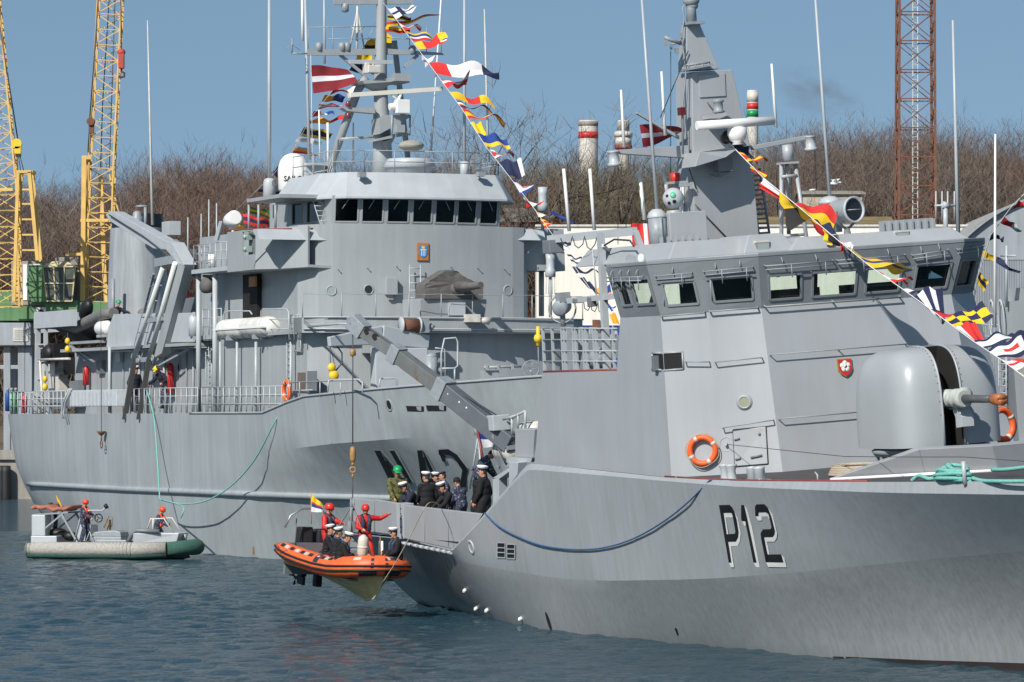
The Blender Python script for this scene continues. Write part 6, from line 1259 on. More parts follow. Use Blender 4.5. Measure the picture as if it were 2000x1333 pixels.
# openings, door, port, crest on the walls
def wallbox(quad, name, mm, off=.01, k=2, tree=dh): mb = MB(); decal_quad(mb, P, tree, quad, off, 0, k); return mb.build(name, mm, PS)
wallbox([(1276, 692), (1295, 692), (1297, 722), (1278, 720)], 'side_opening', DARK, .012, 1); o = wallbox([(1296, 692), (1331, 690), (1333, 719), (1298, 722)], 'side_opening', DARK, .012, 1)
mb = MB(); q = P.y(1299, 708, -3.9); mb.box(q+V((.0, -.25, 0)), (.16, .14, .36)); mb.build('lamp_fitting', GREYD, PS)
mb = MB(); 
for a, b_ in (((1274, 690), (1293, 690)), ((1274, 722), (1293, 723)), ((1297, 690), (1334, 688)), ((1297, 724), (1335, 721)), ((1333, 688), (1335, 721)), ((1275, 690), (1276, 722))):
    p, n_ = hit(P, dh, *a); q, m_ = hit(P, dh, *b_); mb.tube([p+n_*.015, q+m_*.015], .025, 6)
mb.build('opening_frame', GREYP, PS)
p0, n0 = hit(P, dh, 1432, 840); p1, n1 = hit(P, dh, 1496, 834); p2, _ = hit(P, dh, 1500, 906); p3, _ = hit(P, dh, 1436, 911)
mb = MB(); e = [p3+n0*.004, p2+n0*.004, p1+n0*.004, p0+n0*.004]; mb.prism(e, n0*.035); DR = mb.build('weather_door', GREYP, PS, .012)
mb = MB()
for i in range(4): a, b_ = e[i], e[(i+1) % 4]; mb.tube([a+n0*.01, b_+n0*.01], .018, 6)
mb.build('door_seal', BLACK, DR)
def dp(s_, t_): return e[0].lerp(e[1], s_).lerp(e[3].lerp(e[2], s_), t_)+n0*.05
mb = MB(); mb.tube([dp(.5, .2), dp(.85, .24)], .03, 6); mb.build('door_handle', GREYD, DR)
for t_ in (.18, .72): mb = MB(); mb.tube([dp(.03, t_), dp(.2, t_+.03)], .025, 6); mb.build('hinge', GREYD, DR)
mb = MB(); mb.ell(dp(.8, .82), .035, 8, 6); mb.build('door_stud', GREYD, DR)
T = fitting_on(P, dh, 1454, 786); mb = MB(); mb.lathe([(.12, 0), (.13, .03), (.155, .03), (.16, .008), (.2, .008), (.2, 0)], 26, 0, T); o = mb.build('porthole', GREYP, PS); mb = MB(); mb.lathe([(.001, .012), (.125, .013)], 22, 0, T); mb.build('pane', mat('olive_pane', (.28, .29, .20), .15), o)
T = fitting_on(P, dh, 1649, 718)
def shield(k): return [(-.19*k, .21*k), (.19*k, .21*k), (.19*k, -.06*k), (.12*k, -.17*k), (0, -.24*k), (-.12*k, -.17*k), (-.19*k, -.06*k)]
mb = MB(); mb.prism([T @ V((x, y, .005)) for x, y in shield(1)], T.to_3x3() @ V((0, 0, .05))); CR = mb.build('crest_shield', mat('gilt_edge', (.35, .22, .05), .5), PS)
mb = MB(); mb.prism([T @ V((x, y, .056)) for x, y in shield(.9)], T.to_3x3() @ V((0, 0, .01))); mb.build('crest_field', mat('crest_red', (.50, .03, .03), .4), CR)
mb = MB()
for k in range(5): a = R(90+72*k); mb.lathe([(.001, .072), (.062, .07), (.064, .066)], 14, 0, T @ Matrix.Translation((.078*math.cos(a), .02+.078*math.sin(a), 0)))
mb.lathe([(.001, .074), (.05, .073)], 14, 0, T @ Matrix.Translation((0, .02, 0))); mb.build('white_rose', WHITE, CR); mb = MB(); mb.lathe([(.001, .078), (.018, .077)], 10, 0, T @ Matrix.Translation((0, .02, 0))); mb.build('rose_centre', YEL, CR)
T = fitting_on(P, dh, 1374, 880); lifering(P.M @ T @ Matrix.Translation((0, 0, .1)), 'orange lifebuoy hanging on the near faceted wall left of the door', .315, .07)
lifering(P.M @ align(P.y(1945, 830, 3.4)+V((.35, 0, 0)), (1, .35, .05)), 'orange lifebuoy half hidden behind the domed gun', .36, .08)
T = fitting_on(P, dh, 1419, 868); mb = MB(); mb.torus(T, .17, .01, 20, 5); mb.tube([T @ V((0, 0, 0)), T @ V((0, 0, .1))], .04, 6); mb.build('hose_hook', GREYL, PS)
# gun
gc = P.y(1815, 866, 0); gc.z = 4.98; GM = Matrix.Translation(gc)
rx, ry, hh = 1.52, 1.38, 2.30
def gprof(y, k=1.0, n=30):
    s_ = max(0, 1-abs(y/ry)**4.5)**(1/4.5); h_ = hh*max(0, 1-abs(y/ry)**5.0)**(1/5.0); out_ = []
    for i in range(n+1):
        a = math.pi*i/n; c_, s2 = math.cos(a), math.sin(a); ex = 2/3.9
        out_.append(V((-rx*s_*k*math.copysign(abs(c_)**ex, c_), y, h_*k*s2**ex)))
    return out_
ys_l = [-1.38, -1.376, -1.362, -1.335, -1.29, -1.22, -1.12, -.98, -.8, -.6, -.42, -.34]
mb = MB(); mb.loft([gprof(y) for y in ys_l], 0); mb.loft([gprof(-y) for y in [-.14, -.42]+ys_l[::-1][2:]], 0)
mb.loft([gprof(y)[:17] for y in (-.34, 0, .14)], 0); GT = fixn(mb.build('gun_turret', mat('gun_grey', (.33, .355, .37), .36, var=.04, scale=1), PS, T=GM))
mb = MB()
for y in (-.34, .14):
    o_ = gprof(y)[16:]; i_ = [V((p.x*.55, y*1.0, p.z*.72)) for p in o_]; mb.loft([o_, i_], 0, False, False)
a_ = gprof(-.34); mb.loft([[V((p.x*.55, y, p.z*.72)) for p in a_[14:]] for y in (-.34, .14)], 0, False, False); mb.loft([[gprof(y)[16], V((gprof(y)[16].x*.55, y, gprof(y)[16].z*.72))] for y in (-.34, .14)], 0); mb.build('gun_slot', mat('slot_dark', (.022, .021, .02), .6), GT)
mb = MB()
for y in (-.36, .16): mb.tube([p*1.006 for p in gprof(y)[15:]], .028, 6)
mb.build('slot_flange', GREYP, GT); mb = MB()
for y in (-.42, .22):
    for p in gprof(y, 1.004)[15:]: mb = MB(); mb.ell(p, .014, 6, 4); mb.build('flange_bolt', GREYD, GT)
Gi = GM.inverted()
def gp(u, v, y=-.10): return Gi @ P.y(u, v, y)
b0, b1, b2, b3, b4 = gp(1826, 778), gp(1862, 778), gp(1884, 779), gp(1938, 780), gp(1958, 781)
mb = MB(); mb.tube([b0+V((-.8, 0, 0)), b0, b1], [.2, .205, .205], 18); GB = mb.build('barrel_sleeve', mat('sleeve_grey', (.40, .43, .43), .5, var=.08), GT)
mb = MB(); n_ = 10; mb.tube([b1.lerp(b2, i/n_) for i in range(n_+1)], [.2+.035*math.sin(i*2.3)+.02*math.sin(i*5.1) for i in range(n_+1)], 14); mb.v = [tuple(V(p)+V((.03, .03, .03))*MN.noise(V(p)*6)) for p in mb.v]; mb.build('canvas_boot', mat('boot_canvas', (.40, .43, .40), .85, var=.12, scale=6, bump=.4, bscale=10), GB)
mb = MB(); mb.tube([b2, b3], [.1, .085], 16); mb.build('gun_barrel', STEEL if 0 else mat('barrel_steel', (.12, .125, .13), .35, metal=.3), GB)
mb = MB(); mb.tube([b3, b3.lerp(b4, .4), b4, b4.lerp(b3, .05)], [.11, .135, .135, .09], 18); mb.build('muzzle_cap', mat('muzzle_brown', (.33, .11, .035), .5, var=.2, scale=8), GB)
mb = MB(); mb.prism([gp(1857, 790), gp(1868, 796), gp(1879, 815), gp(1880, 834), gp(1868, 836), gp(1866, 815)], (0, .3, 0)); mb.prism([gp(1832, 792), gp(1858, 797), gp(1856, 801)], (0, .2, 0)); mb.build('case_chute', GREYL, GT)
mb = MB(); mb.lathe([(1.15, -.55), (1.15, -.2), (1.3, -.18), (1.36, -.06), (1.3, -.03)], 32); 
for k in range(20): a = k*math.pi/10; mb.box((1.24*math.cos(a), 1.24*math.sin(a), -.24), (.07, .07, .12))
mb.build('gun_pedestal', FIT, GT)
# breakwater
A0, B0 = P.y(1622, 938, -3.35), P.y(1950, 905, -.55); A0.z = 4.43; B0.z = 4.43; zt_ = P.y(1950, 869, -.55).z; C0 = V((A0.x+.1, 2.6, 4.43)); zt2 = P.y(1810, 876, -1.7).z; M0 = A0.lerp(B0, .57)
mb = MB(); bk_ = V((-.9, .25, 0))
mb.hex8([A0, M0, M0+bk_, A0+bk_*.2], [A0+V((0, 0, .03)), M0+V((.2, -.22, zt2-4.43)), M0+bk_+V((0, 0, zt2-4.43)), A0+bk_*.2+V((0, 0, .03))]); mb.hex8([M0, B0, B0+bk_, M0+bk_], [M0+V((.2, -.22, zt2-4.43)), B0+V((.2, -.22, zt_-4.43)), B0+bk_+V((0, 0, zt_-4.43)), M0+bk_+V((0, 0, zt2-4.43))])
B1 = V((B0.x, .9, 4.43)); mb.hex8([B0, B1, B1+bk_, B0+bk_], [B0+V((.2, -.22, zt_-4.43)), B1+V((.2, .2, zt_-4.43)), B1+bk_+V((0, 0, zt_-4.43)), B0+bk_+V((0, 0, zt_-4.43))]); mb.build('breakwater', GREYP, PS, .03)
mb = MB(); mb.tube([A0+V((.15, -.06, .02)), M0+V((.1, -.05, .03)), B0+V((.05, -.05, .03))], .045, 6); mb.build('breakwater_edge', WHITE, PS)
# deck fittings
def on_deck(u, v, y): q = P.y(u, v, y); return V((q.x, q.y, 4.4))
mb = MB(); q = on_deck(1419, 936, -4.05)
for dx in (-.17, .2): mb.lathe([(.13, 0), (.12, .05), (.1, .25), (.14, .36), (.15, .4), (.02, .41)], 14, 0, Matrix.Translation(q+V((dx, .05, 0))))
mb.box(q+V((0, .05, .02)), (.75, .35, .05)); mb.build('roller_fairlead', GREYL, PS)
mb = MB(); q = on_deck(1477, 936, -3.85)
for dx in (-.2, .2): mb.lathe([(.14, 0), (.13, .3), (.15, .34), (.02, .36)], 16, 0, Matrix.Translation(q+V((dx, 0, 0))))
mb.box(q+V((0, 0, .02)), (.9, .38, .05)); mb.build('mooring_bitts', GREYL, PS)
mb = MB(); q = on_deck(1884, 935, -3.1); mb.tube([q, q+V((0, 0, .5))], .05, 8); mb.build('rail_stanchion', GREYL, PS)
mb = MB(); q = on_deck(1597, 935, -3.6); mb.tube([q, q+V((0, 0, .17)), q+V((-.12, 0, .23))], .02, 5); mb.build('deck_stub', GREYL, PS)
for u in (1560-237, 1485, 1660, 1882): mb = MB(); q = on_deck(u, 938, -bP(P.y(u, 938, -4).x, 'top')+.05); mb.box(q+V((0, 0, .05)), (.07, .06, .1)); mb.build('deck_cleat', GREYL, PS)
mb = MB(); mb.tube([hit(P, dh, 1420, 868)[0]+V((.1, -.05, 0)), P.y(1650, 892, -2.9), P.y(1745, 893, -2.6), P.y(1884, 893, -3.1), P.y(2010, 902, -2.2)], .008, 4); mb.build('guard_wire', CABLE, PS)
# ropes on deck (separate things)
def rope(name, label, pts, r, mm, cat='rope', M=None, n=7, group=None):
    P3 = [V(p) for p in pts]; out_ = []
    for i in range(len(P3)-1):
        a, b_, c_, d_ = P3[max(0, i-1)], P3[i], P3[i+1], P3[min(len(P3)-1, i+2)]
        for k in range(6):
            t = k/6; out_.append(.5*((2*b_)+(c_-a)*t+(2*a-5*b_+4*c_-d_)*t*t+(3*b_-a-3*c_+d_)*t**3))
    out_.append(P3[-1]); mb = MB(); mb.tube(out_, r, n); o = mb.build(name, mm, None)
    if M is not None: o.matrix_world = M; o.matrix_basis = M
    return tag(o, label, cat, group)
rr_ = random.Random(6); base = on_deck(1862, 930, -3.0); pts = []
for i in range(46):
    a = i*.9; pts.append(base+V((.75*math.cos(a)*rr_.uniform(.5, 1.1), .32*math.sin(a)*rr_.uniform(.5, 1.1), .06+.34*(i/46)*rr_.uniform(.5, 1))))
pts = [on_deck(1780, 932, -3.2)+V((0, 0, .06)), on_deck(1795, 932, -3.1)+V((0, 0, .16)), on_deck(1815, 932, -3.1)+V((0, 0, .1)), on_deck(1830, 932, -3.0)+V((0, .1, .12))]+pts+[on_deck(1905, 932, -2.9)+V((0, 0, .1)), on_deck(1950, 936, -2.9)+V((0, 0, .07)), on_deck(2030, 936, -2.6)+V((0, 0, .07))]
rope('mooring_rope', 'heap of green mooring rope on the foredeck of the patrol ship', pts, .045, ROPEG, 'rope', P.M)
rope('mooring_rope', 'green mooring rope running off the bow behind the rope heap', [on_deck(1938, 914, -1.8)+V((0, 0, .2)), on_deck(1970, 914, -1.8)+V((0, 0, .22)), on_deck(2030, 914, -1.6)+V((0, 0, .3))], .045, ROPEG, 'rope', P.M)
base = on_deck(1675, 905, -2.2); pts = []
for i in range(44): a = i*.7; pts.append(base+V((.95*math.cos(a)*(1-.004*i), .6*math.sin(a)*(1-.004*i), .05+.0055*i)))
rope('rope_coil', 'coil of tan rope on the foredeck below the gun', pts, .04, ROPET, 'rope', P.M)
# blue line sagging along the side and its start at the chock
pts = []
for u, v in ((950, 1004), (975, 1026), (1010, 1046), (1060, 1065), (1120, 1073), (1180, 1070), (1240, 1052), (1300, 1018), (1350, 978), (1392, 938)):
    p, n_ = hit(P, pb, u, v); p = p if p else P.y(u, v, -4.4); pts.append(p+n_*.05 if n_ else p+V((0, -.05, 0)))
rope('blue_rope', 'thin blue rope sagging along the side of the patrol ship', pts, .02, ROPEB, 'rope', P.M)
# after part: bulwark flaps, bracket frame, crane
yF = -4.17
mb = MB(); plate(mb, P, 1, yF, [(790, 987), (946, 1005), (937, 1018), (889, 1074), (790, 1052)], .12); FL = mb.build('bulwark_flap', GREYP, PS, .015)
for u in (830, 876): mb = MB(); a, b_ = P.y(u, 993+(u-790)*.115, yF-.004), P.y(u, 1050+(u-790)*.2, yF-.004); mb.tube([a, b_], .008, 4); mb.build('flap_seam', GREYD, FL)
mb = MB(); plate(mb, P, 1, yF, [(774, 983), (789, 985), (789, 1053), (776, 1053)], .3); mb.build('flap_post', GREYL, PS, .01)
mb = MB()
for v in (994, 1004, 1014, 1030, 1040): mb.ell(P.y(783, v, yF), .025, 6, 5)
mb.build('post_bolts', DARK, PS)
mb = MB(); plate(mb, P, 1, yF+.02, [(731, 976), (773, 983), (776, 1046), (733, 1040)], .12); mb.build('bulwark_flap', GREYP, PS, .015)
mb = MB(); plate(mb, P, 1, yF+.03, [(684, 973), (730, 977), (729, 1040), (690, 1034)], .12); mb.build('bulwark_flap', GREYP, PS, .015)
mb = MB(); mb.bb(-15.8, -5.9, 4.05, 4.2, ZAD, 3.35); mb.build('port_bulwark', GREYP, PS)
mb = MB(); p0, p1 = P.y(790, 1056, yF+.02), P.y(889, 1076, yF+.02); mb.beam(p0, p1, .1, .1); mb.build('flap_slot', DARK, PS)
mb = MB()
for i in range(9): t = (i+.5)/9; q = p0.lerp(p1, t); mb.tube([q+V((-.18, -.1, -.06)), q+V((.18, -.1, -.06))], .05, 8)
mb.build('flap_hinge', GREYL, PS)
mb = MB(); mb.tube([P.y(946, 1004, yF), P.y(938, 1018, yF), P.y(889, 1075, yF)], .045, 6); mb.build('flap_seal', BLACK, PS)
mb = MB(); a = P.y(962, 935, -3.9); plate(mb, P, 1, -3.9, [(962, 936), (974, 934), (974, 1000), (963, 1000)], .25); plate(mb, P, 1, -3.9, [(962, 934), (993, 915), (994, 922), (975, 936)], .25); plate(mb, P, 1, -3.95, [(994, 904), (1012, 904), (1010, 928), (994, 950)], .25); mb.build('crane_bracket', GREYL, PS, .01)
mb = MB(); plate(mb, P, 1, -3.6, [(1006, 838), (1044, 839), (1040, 894), (1006, 893)], .4); mb.build('crane_locker', GREYP, PS, .015)
mb = MB(); plate(mb, P, 1, -3.7, [(989, 894), (1039, 895), (1037, 903), (989, 904)], .5); 
for v in (0, 1): pass
for (a, b_) in (((1000, 852), (1000, 815)), ((1012, 838), (1012, 808)), ((1026, 838), (1026, 804)), ((995, 820), (1026, 803)), ((983, 820), (1008, 812))): pbar(mb, P, 1, -3.3, a, b_, .035)
mb.build('ladder_rail', GREYL, PS)
for (u, v, lab) in ((1040, 846, 'white liferaft canister end showing above the grey locker behind the crane'), (993, 880, 'white liferaft canister behind the crane base')):
    o = thing('liferaft_canister', lab, 'liferaft', P.M @ Matrix.Translation(P.y(u, v, -2.9))); mb = MB(); T = Matrix.Rotation(R(90), 4, 'Y'); mb.lathe([(.02, -.6), (.28, -.55), (.33, -.4), (.33, .4), (.28, .55), (.02, .6)], 18, 0, T); mb.build('shell', WHITED, o); mb = MB()
    for x in (-.3, 0, .3): mb.lathe([(.335, x-.02), (.345, x), (.335, x+.02)], 18, 0, T)
    mb.build('strap', GREYD, o)
    mb = MB(); mb.bb(-.45, .45, -.2, .2, -.45, -.3); mb.build('cradle', GREY, o)
# crane
CB = P.y(975, 852, -3.2); CT = P.y(690, 630, -5.75)
def cpt(u, v):
    t = (975-u)/285; yv = lerp(-3.2, -5.75, t); return P.y(u, v, yv)
dirc = (CT-CB).normalized(); upc = V((0, 0, 1))
mb = MB(); mb.beam(cpt(1000, 868), cpt(868, 762), .42, .50); CRN = mb.build('deck_crane', mat('crane_grey', (.11, .125, .14), .45, var=.1, scale=2), PS, .02)  # shade of the boom's shadowed side put into its grey and section colours
mb = MB(); mb.beam(cpt(870, 764), cpt(772, 690), .34, .40); mb.build('boom_section', mat('crane_rusty_grey', (.13, .14, .14), .6, var=.15, scale=2, rust=1.0), CRN, .01)
mb = MB(); mb.beam(cpt(776, 693), cpt(700, 640), .28, .32); b2_ = mb.build('boom_section', mat('crane_rusty_grey2', (.14, .15, .155), .6, var=.15, scale=2, rust=.6), CRN, .01)
mb = MB(); mb.beam(cpt(874, 766), cpt(856, 753), .5, .6); mb.build('boom_collar', FIT, CRN, .015); mb = MB(); mb.beam(cpt(782, 698), cpt(766, 686), .42, .5); mb.build('boom_collar', FIT, CRN, .015)
mb = MB(); mb.beam(cpt(712, 650), cpt(688, 626), .36, .46); mb.box(cpt(690, 626), (.3, .3, .2)); 
for d in (-.16, .16): mb.tube([cpt(690, 622)+V((d, 0, .1)), cpt(684, 636)+V((d, 0, -.1))], .04, 6)
mb.build('boom_head', FIT, CRN, .02)
for (u, v) in ((720, 647), (736, 658)):
    q = cpt(u, v); mb = MB(); mb.lathe([(.001, .155), (.095, .156)], 16, 0, align(q, P.R3 @ V((-.3, -1, 0)))); mb.build('lightening_hole', DARK, CRN)
mb = MB()
for (u, v) in ((876, 770), (898, 786), (912, 775+22)): mb.ell(cpt(u, v)+(P.R3 @ V((0, -.22, 0))), .04, 8, 6)
mb.build('boom_bolts', WHITE, CRN)
mb = MB(); q = cpt(972, 826); T = align(cpt(970, 830), P.R3 @ V((-.25, -1, .1))); mb.box(q, (.6, .5, .42), 0); bx = mb.build('winch_box', GREYL, CRN, .02)
mb = MB(); mb.tube([cpt(1000, 830), cpt(860, 744), cpt(712, 636)], .02, 5); mb.build('boom_wire', CABLE, CRN)
mb = MB(); q0_ = P.y(962, 850, -3.4); q1_ = P.y(990, 905, -3.1); mb.tube([q0_, q1_], .06, 8); mb.tube([P.y(970, 850, -3.3), P.y(998, 900, -3.0)], .05, 8); mb.build('luffing_cylinder', GREYD, CRN)
mb = MB(); q = P.y(996, 880, -2.9); mb.tube([(q.x, q.y, ZAD), (q.x, q.y, q.z+.1)], .3, 16); mb.beam(P.y(982, 905, -3), P.y(1000, 868, -3.0), .35, .35); mb.build('crane_post', GREYD, CRN, .01)
HK = cpt(689, 640)
mb = MB(); hz = P.y(688, 870, HK.y)
whp = HK.copy()
Iw = P.M.inverted()
topw = P.M @ HK
def hang(v): return Iw @ V((topw.x, topw.y, HC-(v-V0)/F*topw.y))
mb.tube([HK, hang(868)], .017, 5); mb.build('hoist_wire', CABLE, CRN)
mb = MB(); mb.lathe([(.05, -.1), (.085, -.08), (.085, .08), (.05, .1)], 12, 0, Matrix.Translation(hang(689))); mb.build('wire_stop', BRONZE, CRN)
mb = MB(); Tt_ = Matrix.Translation(hang(888)) @ P.M.to_3x3().inverted().to_4x4(); mb.lathe([(.03, .22), (.07, .2), (.085, .1), (.085, -.12), (.06, -.2), (.03, -.24)], 12, 0, Tt_); mb.tube([hang(903), hang(910)], .04, 6); T = Matrix.Translation(hang(918)) @ P.M.to_3x3().inverted().to_4x4() @ Matrix.Rotation(R(90), 4, 'X'); mb.torus(T, .075, .025, 16, 6); mb.tube([hang(926), hang(934)], .03, 6); mb.build('swivel_hook', BRONZE, CRN)
# upper after deck: gantry frame, rails, searchlight (stands on zA)
def ap(u, v, y=-3.9): return P.y(u, v, y)
mb = MB(); mb.beam(ap(1186, 727), ap(1173, 455), .16, .16); mb.beam(ap(1073, 468), ap(1240, 452, -3.4), .14, .2); mb.beam(ap(1240, 452, -3.4), ap(1258, 500, -3.2), .14, .14); mb.beam(ap(1178, 480), ap(1215, 520, -3.0), .08, .08); mb.beam(ap(1110, 588), ap(1210, 578), .1, .14); mb.beam(ap(1200, 517, -3.6), ap(1232, 510, -3.6), .12, .14); mb.beam(ap(1172, 690, -2.8), ap(1202, 650, -2.8), .1, .1); mb.build('equipment_gantry', GREYL, PS)
mb = MB(); rg_ = random.Random(8)
for u in (1062, 1080, 1099, 1104, 1121, 1126, 1141, 1146, 1161, 1166, 1199): mb.beam(ap(u+2, 727, -4.0), ap(u-2, 640, -4.0), .07, .05)
for v in (642, 664, 686, 706): mb.tube([ap(1060, v, -4.02), ap(1205, v, -4.02)], .018, 5)
for u, y in ((1110, -2.5), (1135, -2), (1155, -1.5)): mb.beam(ap(u, 725, y), ap(u, 640, y), .12, .1)
mb.build('gantry_rail', GREYL, PS)
for k in range(3): mb = MB(); a = 1095+k*24; mb.tube([ap(a, 466), ap(a+4, 477+k*3), ap(a+11, 482+k*3), ap(a+19, 478), ap(a+23, 462)], .014, 5); mb.build('cable_loop', CABLE, PS)
for k in range(3): mb = MB(); a = 1140+k*14; mb.tube([ap(a, 590), ap(a+2, 603+k*3), ap(a+8, 607+k*2), ap(a+12, 600), ap(a+14, 588)], .012, 5); mb.build('cable_loop', CABLE, PS)
mb = MB(); mb.tube([ap(1180, 480), ap(1200, 468), ap(1230, 470), ap(1238, 482)], .025, 5); mb.build('cable_loop', CABLE, PS)
mb = MB(); q = ap(1098, 600); mb.lathe([(.1, -.22), (.2, -.18), (.21, .2), (.16, .24), (.02, .25)], 18, 0, align(q, P.R3 @ V((-.35, -1, -.25)))); mb.box(q+V((.1, 0, .25)), (.3, .3, .25)); mb.tube([q, q+V((0, 0, -.5))], .07, 8); mb.torus(align(q+V((0, 0, -.05)), P.R3 @ V((-.3, -1, 0))), .36, .025, 20, 5); mb.build('signal_searchlight', FIT, PS)
mb = MB(); q = ap(1140, 690, -1.8); mb.box(q, (.8, .8, 1.0)); mb.build('deck_machinery', FIT, PS); mb = MB(); mb.box(ap(1165, 680, -1.5), (1.0, 1.0, .6)); mb.build('deck_machinery', FIT, PS); mb = MB(); mb.ell(ap(1172, 700, -2.2), (.3, .3, .3), 10, 8); mb.tube([ap(1160, 712, -2.4), ap(1190, 712, -2.4)], .12, 8); mb.build('deck_machinery', FIT, PS)
for a_, d_ in (((1080, 482), (.5, .4, .35)), ((1156, 590), (.2, .2, .25)), ((1128, 588), (.25, .2, .12)), ((1087, 695), (.25, .15, .35))): mb = MB(); mb.box(ap(*a_), d_); mb.build('junction_box', GREYD, PS, .02)
whip(P, 1, -3.9, (1166, 588), (1157, 485), .02, .015, PS, GREYL)
# small tripod and lamp at the stern
mb = MB(); tq = P.y(934, 850, -1.2)
for (du, dy) in ((-16, 0), (8, -.3), (12, .5)): q = P.y(934+du, 955, -1.2+dy); mb.tube([tq, q], .03, 6)
for t in (.25, .75): mb.tube([tq.lerp(P.y(918, 955, -1.2), t), tq.lerp(P.y(942, 955, -1.5), t)], .022, 5)
mb.tube([tq, tq+V((0, 0, .45))], .12, 10); mb.tube([tq+V((0, 0, .45)), tq+V((0, 0, .75))], .07, 8); mb.build('stern_lamp_tripod', GREYL, PS)
# ================================================================== RESCUE BOAT ON THE CRANE
QX, QY_ = -4.75, 122.75
Q = Frame(QX, QY_, R(62), R(-1.5))
Q.M = Q.M @ Matrix.Translation((0, 0, .42)) @ Matrix.Rotation(R(6.2), 4, 'Y'); Q.I = Q.M.inverted(); Q.o = Q.I @ V((0, 0, HC)); Q.R3 = Q.I.to_3x3()
RB = thing('inflatable_boat', 'orange rigid inflatable boat full of crew hanging from the crane hook', 'boat', Q.M)
TL, TW = 2.75, .80     # half length of the tubes, half spacing
def tz(x): return 1.02+.045*max(0, x+.2)**2.0*(1 if x > -.2 else 0)+.035*max(0, -x-1.0)**2
path = [(-2.85, -TW), (-2.4, -TW), (-1.8, -TW), (-1, -TW), (0, -TW), (.9, -TW), (1.5, -TW*.98), (1.95, -TW*.88), (2.25, -TW*.62), (2.38, -TW*.3), (2.42, 0)]
path = path+[(x, -y) for x, y in path[-2::-1]]
pt3 = [V((x, y, tz(x))) for x, y in path]; rr = [.13, .24, .28, .29, .295, .30, .30, .30, .30, .29, .29]; rr = rr+rr[-2::-1]
mb = MB(); mb.tube(pt3, rr, 18); mb.build('tube', ORANGE, RB)
mb = MB()
for dz in (.04, -.09):
    off = []
    for i, p in enumerate(pt3):
        t = (pt3[min(i+1, len(pt3)-1)]-pt3[max(0, i-1)]).normalized(); o_ = V((t.y, -t.x, 0)).normalized(); off.append(p+o_*(rr[i]*(1 if abs(dz) < .06 else .95))+V((0, 0, dz)))
    mb.tube(off, .032, 6)
mb.build('rubbing_band', RUB, RB)
def patch(name, i0, f, ang, ln, wd, mm):
    """rubber or fabric patch wrapped on the tube"""
    p = pt3[i0].lerp(pt3[i0+1], f); t = (pt3[i0+1]-pt3[i0]).normalized(); o_ = V((t.y, -t.x, 0)).normalized(); u = V((0, 0, 1)); r_ = lerp(rr[i0], rr[i0+1], f)+.006
    mb = MB(); vs = []
    for j in range(5):
        a = R(ang)+(j/4-.5)*wd/r_; d = o_*math.cos(a)+u*math.sin(a)
        for k in range(2): vs.append(p+d*r_+t*(k-.5)*ln)
    mb.add(vs, [(2*j, 2*j+1, 2*j+3, 2*j+2) for j in range(4)], 0, True); return mb.build(name, mm, RB)
PATCHG = mat('reflective_patch', (.50, .47, .43), .35, var=.1); NAVY = mat('navy_cloth', (.018, .024, .045), .85, var=.2, scale=6)
for i0, f, mm, nm in ((1, .3, RUB, 'grab_patch'), (1, .8, PATCHG, 'reflective_patch'), (2, .3, RUB, 'grab_patch'), (2, .75, PATCHG, 'reflective_patch'), (3, .15, RUB, 'grab_patch'), (3, .4, PATCHG, 'reflective_patch'), (3, .7, RUB, 'grab_patch'), (4, .55, RUB, 'grab_patch'), (4, .85, PATCHG, 'reflective_patch'), (5, .2, RUB, 'grab_patch'), (7, .5, PATCHG, 'reflective_patch'), (10, .2, PATCHG, 'reflective_patch'), (10, .6, RUB, 'grab_patch'), (12, .3, PATCHG, 'reflective_patch')): patch(nm, i0, f, 52, .24, .12, mm)
patch('name_patch', 4, .2, 48, .30, .34, NAVY); o = patch('name_plate', 4, .2, 55, .16, .06, PATCHG)
for i0, f in ((8, .6), (9, .9)): patch('bow_strap', i0, f, 10, .09, .75, RUB)
patch('chafe_patch', 8, .2, -35, .5, .22, RUB); patch('chafe_patch', 10, .5, -38, .5, .25, RUB)
mb = MB(); pts = []
for i in range(1, 15):
    p = pt3[i]; t = (pt3[i+1]-pt3[i-1]).normalized(); o_ = V((t.y, -t.x, 0)).normalized(); pts += [p+o_*.24+V((0, 0, .14)), pt3[i].lerp(pt3[i+1], .5)+o_*.28+V((0, 0, .0))]
mb.tube(pts, .012, 5); mb.build('grab_line', CABLE, RB)
mb = MB(); st = []
for x, hw, zk, zc in ((-2.5, .78, .55, .80), (-1.5, .80, .50, .80), (-.3, .80, .42, .82), (.7, .76, .30, .86), (1.4, .62, .22, .92), (1.9, .42, .34, 1.0), (2.2, .2, .62, 1.08), (2.34, .03, .95, 1.14)):
    st.append([V((x, -hw, zc+.08)), V((x, -hw*.98, zc-.08)), V((x, -hw*.5, lerp(zc, zk, .48))), V((x, 0, zk)), V((x, hw*.5, lerp(zc, zk, .48))), V((x, hw*.98, zc-.08)), V((x, hw, zc+.08))])
mb.loft(st, 0, False, False); mb.add(st[0], [tuple(range(7))]); fixn(mb.build('hull', GRP, RB))
mb = MB()
for i in (2, 4): mb.tube([r[i]+V((0, 0, -.01)) for r in st[:6]], .02, 5)
mb.tube([r[3] for r in st], .025, 6); mb.build('keel_strip', mat('keel_tan', (.46, .40, .25), .5, var=.15), RB)
mb = MB(); mb.bb(-2.45, 1.7, -.68, .68, .80, .84); mb.build('floor', GREYD, RB)
mb = MB(); mb.bb(-2.62, -2.5, -.72, .72, .4, 1.3); mb.build('transom', GREYD, RB)
mb = MB(); mb.bb(-1.5, .9, -.2, .2, .84, 1.22); mb.build('seat_pod', mat('pod_black', (.03, .03, .032), .6), RB, .05)
mb = MB(); mb.bb(.1, .55, -.3, .3, .84, 1.55); mb.build('console', FIT, RB, .04)
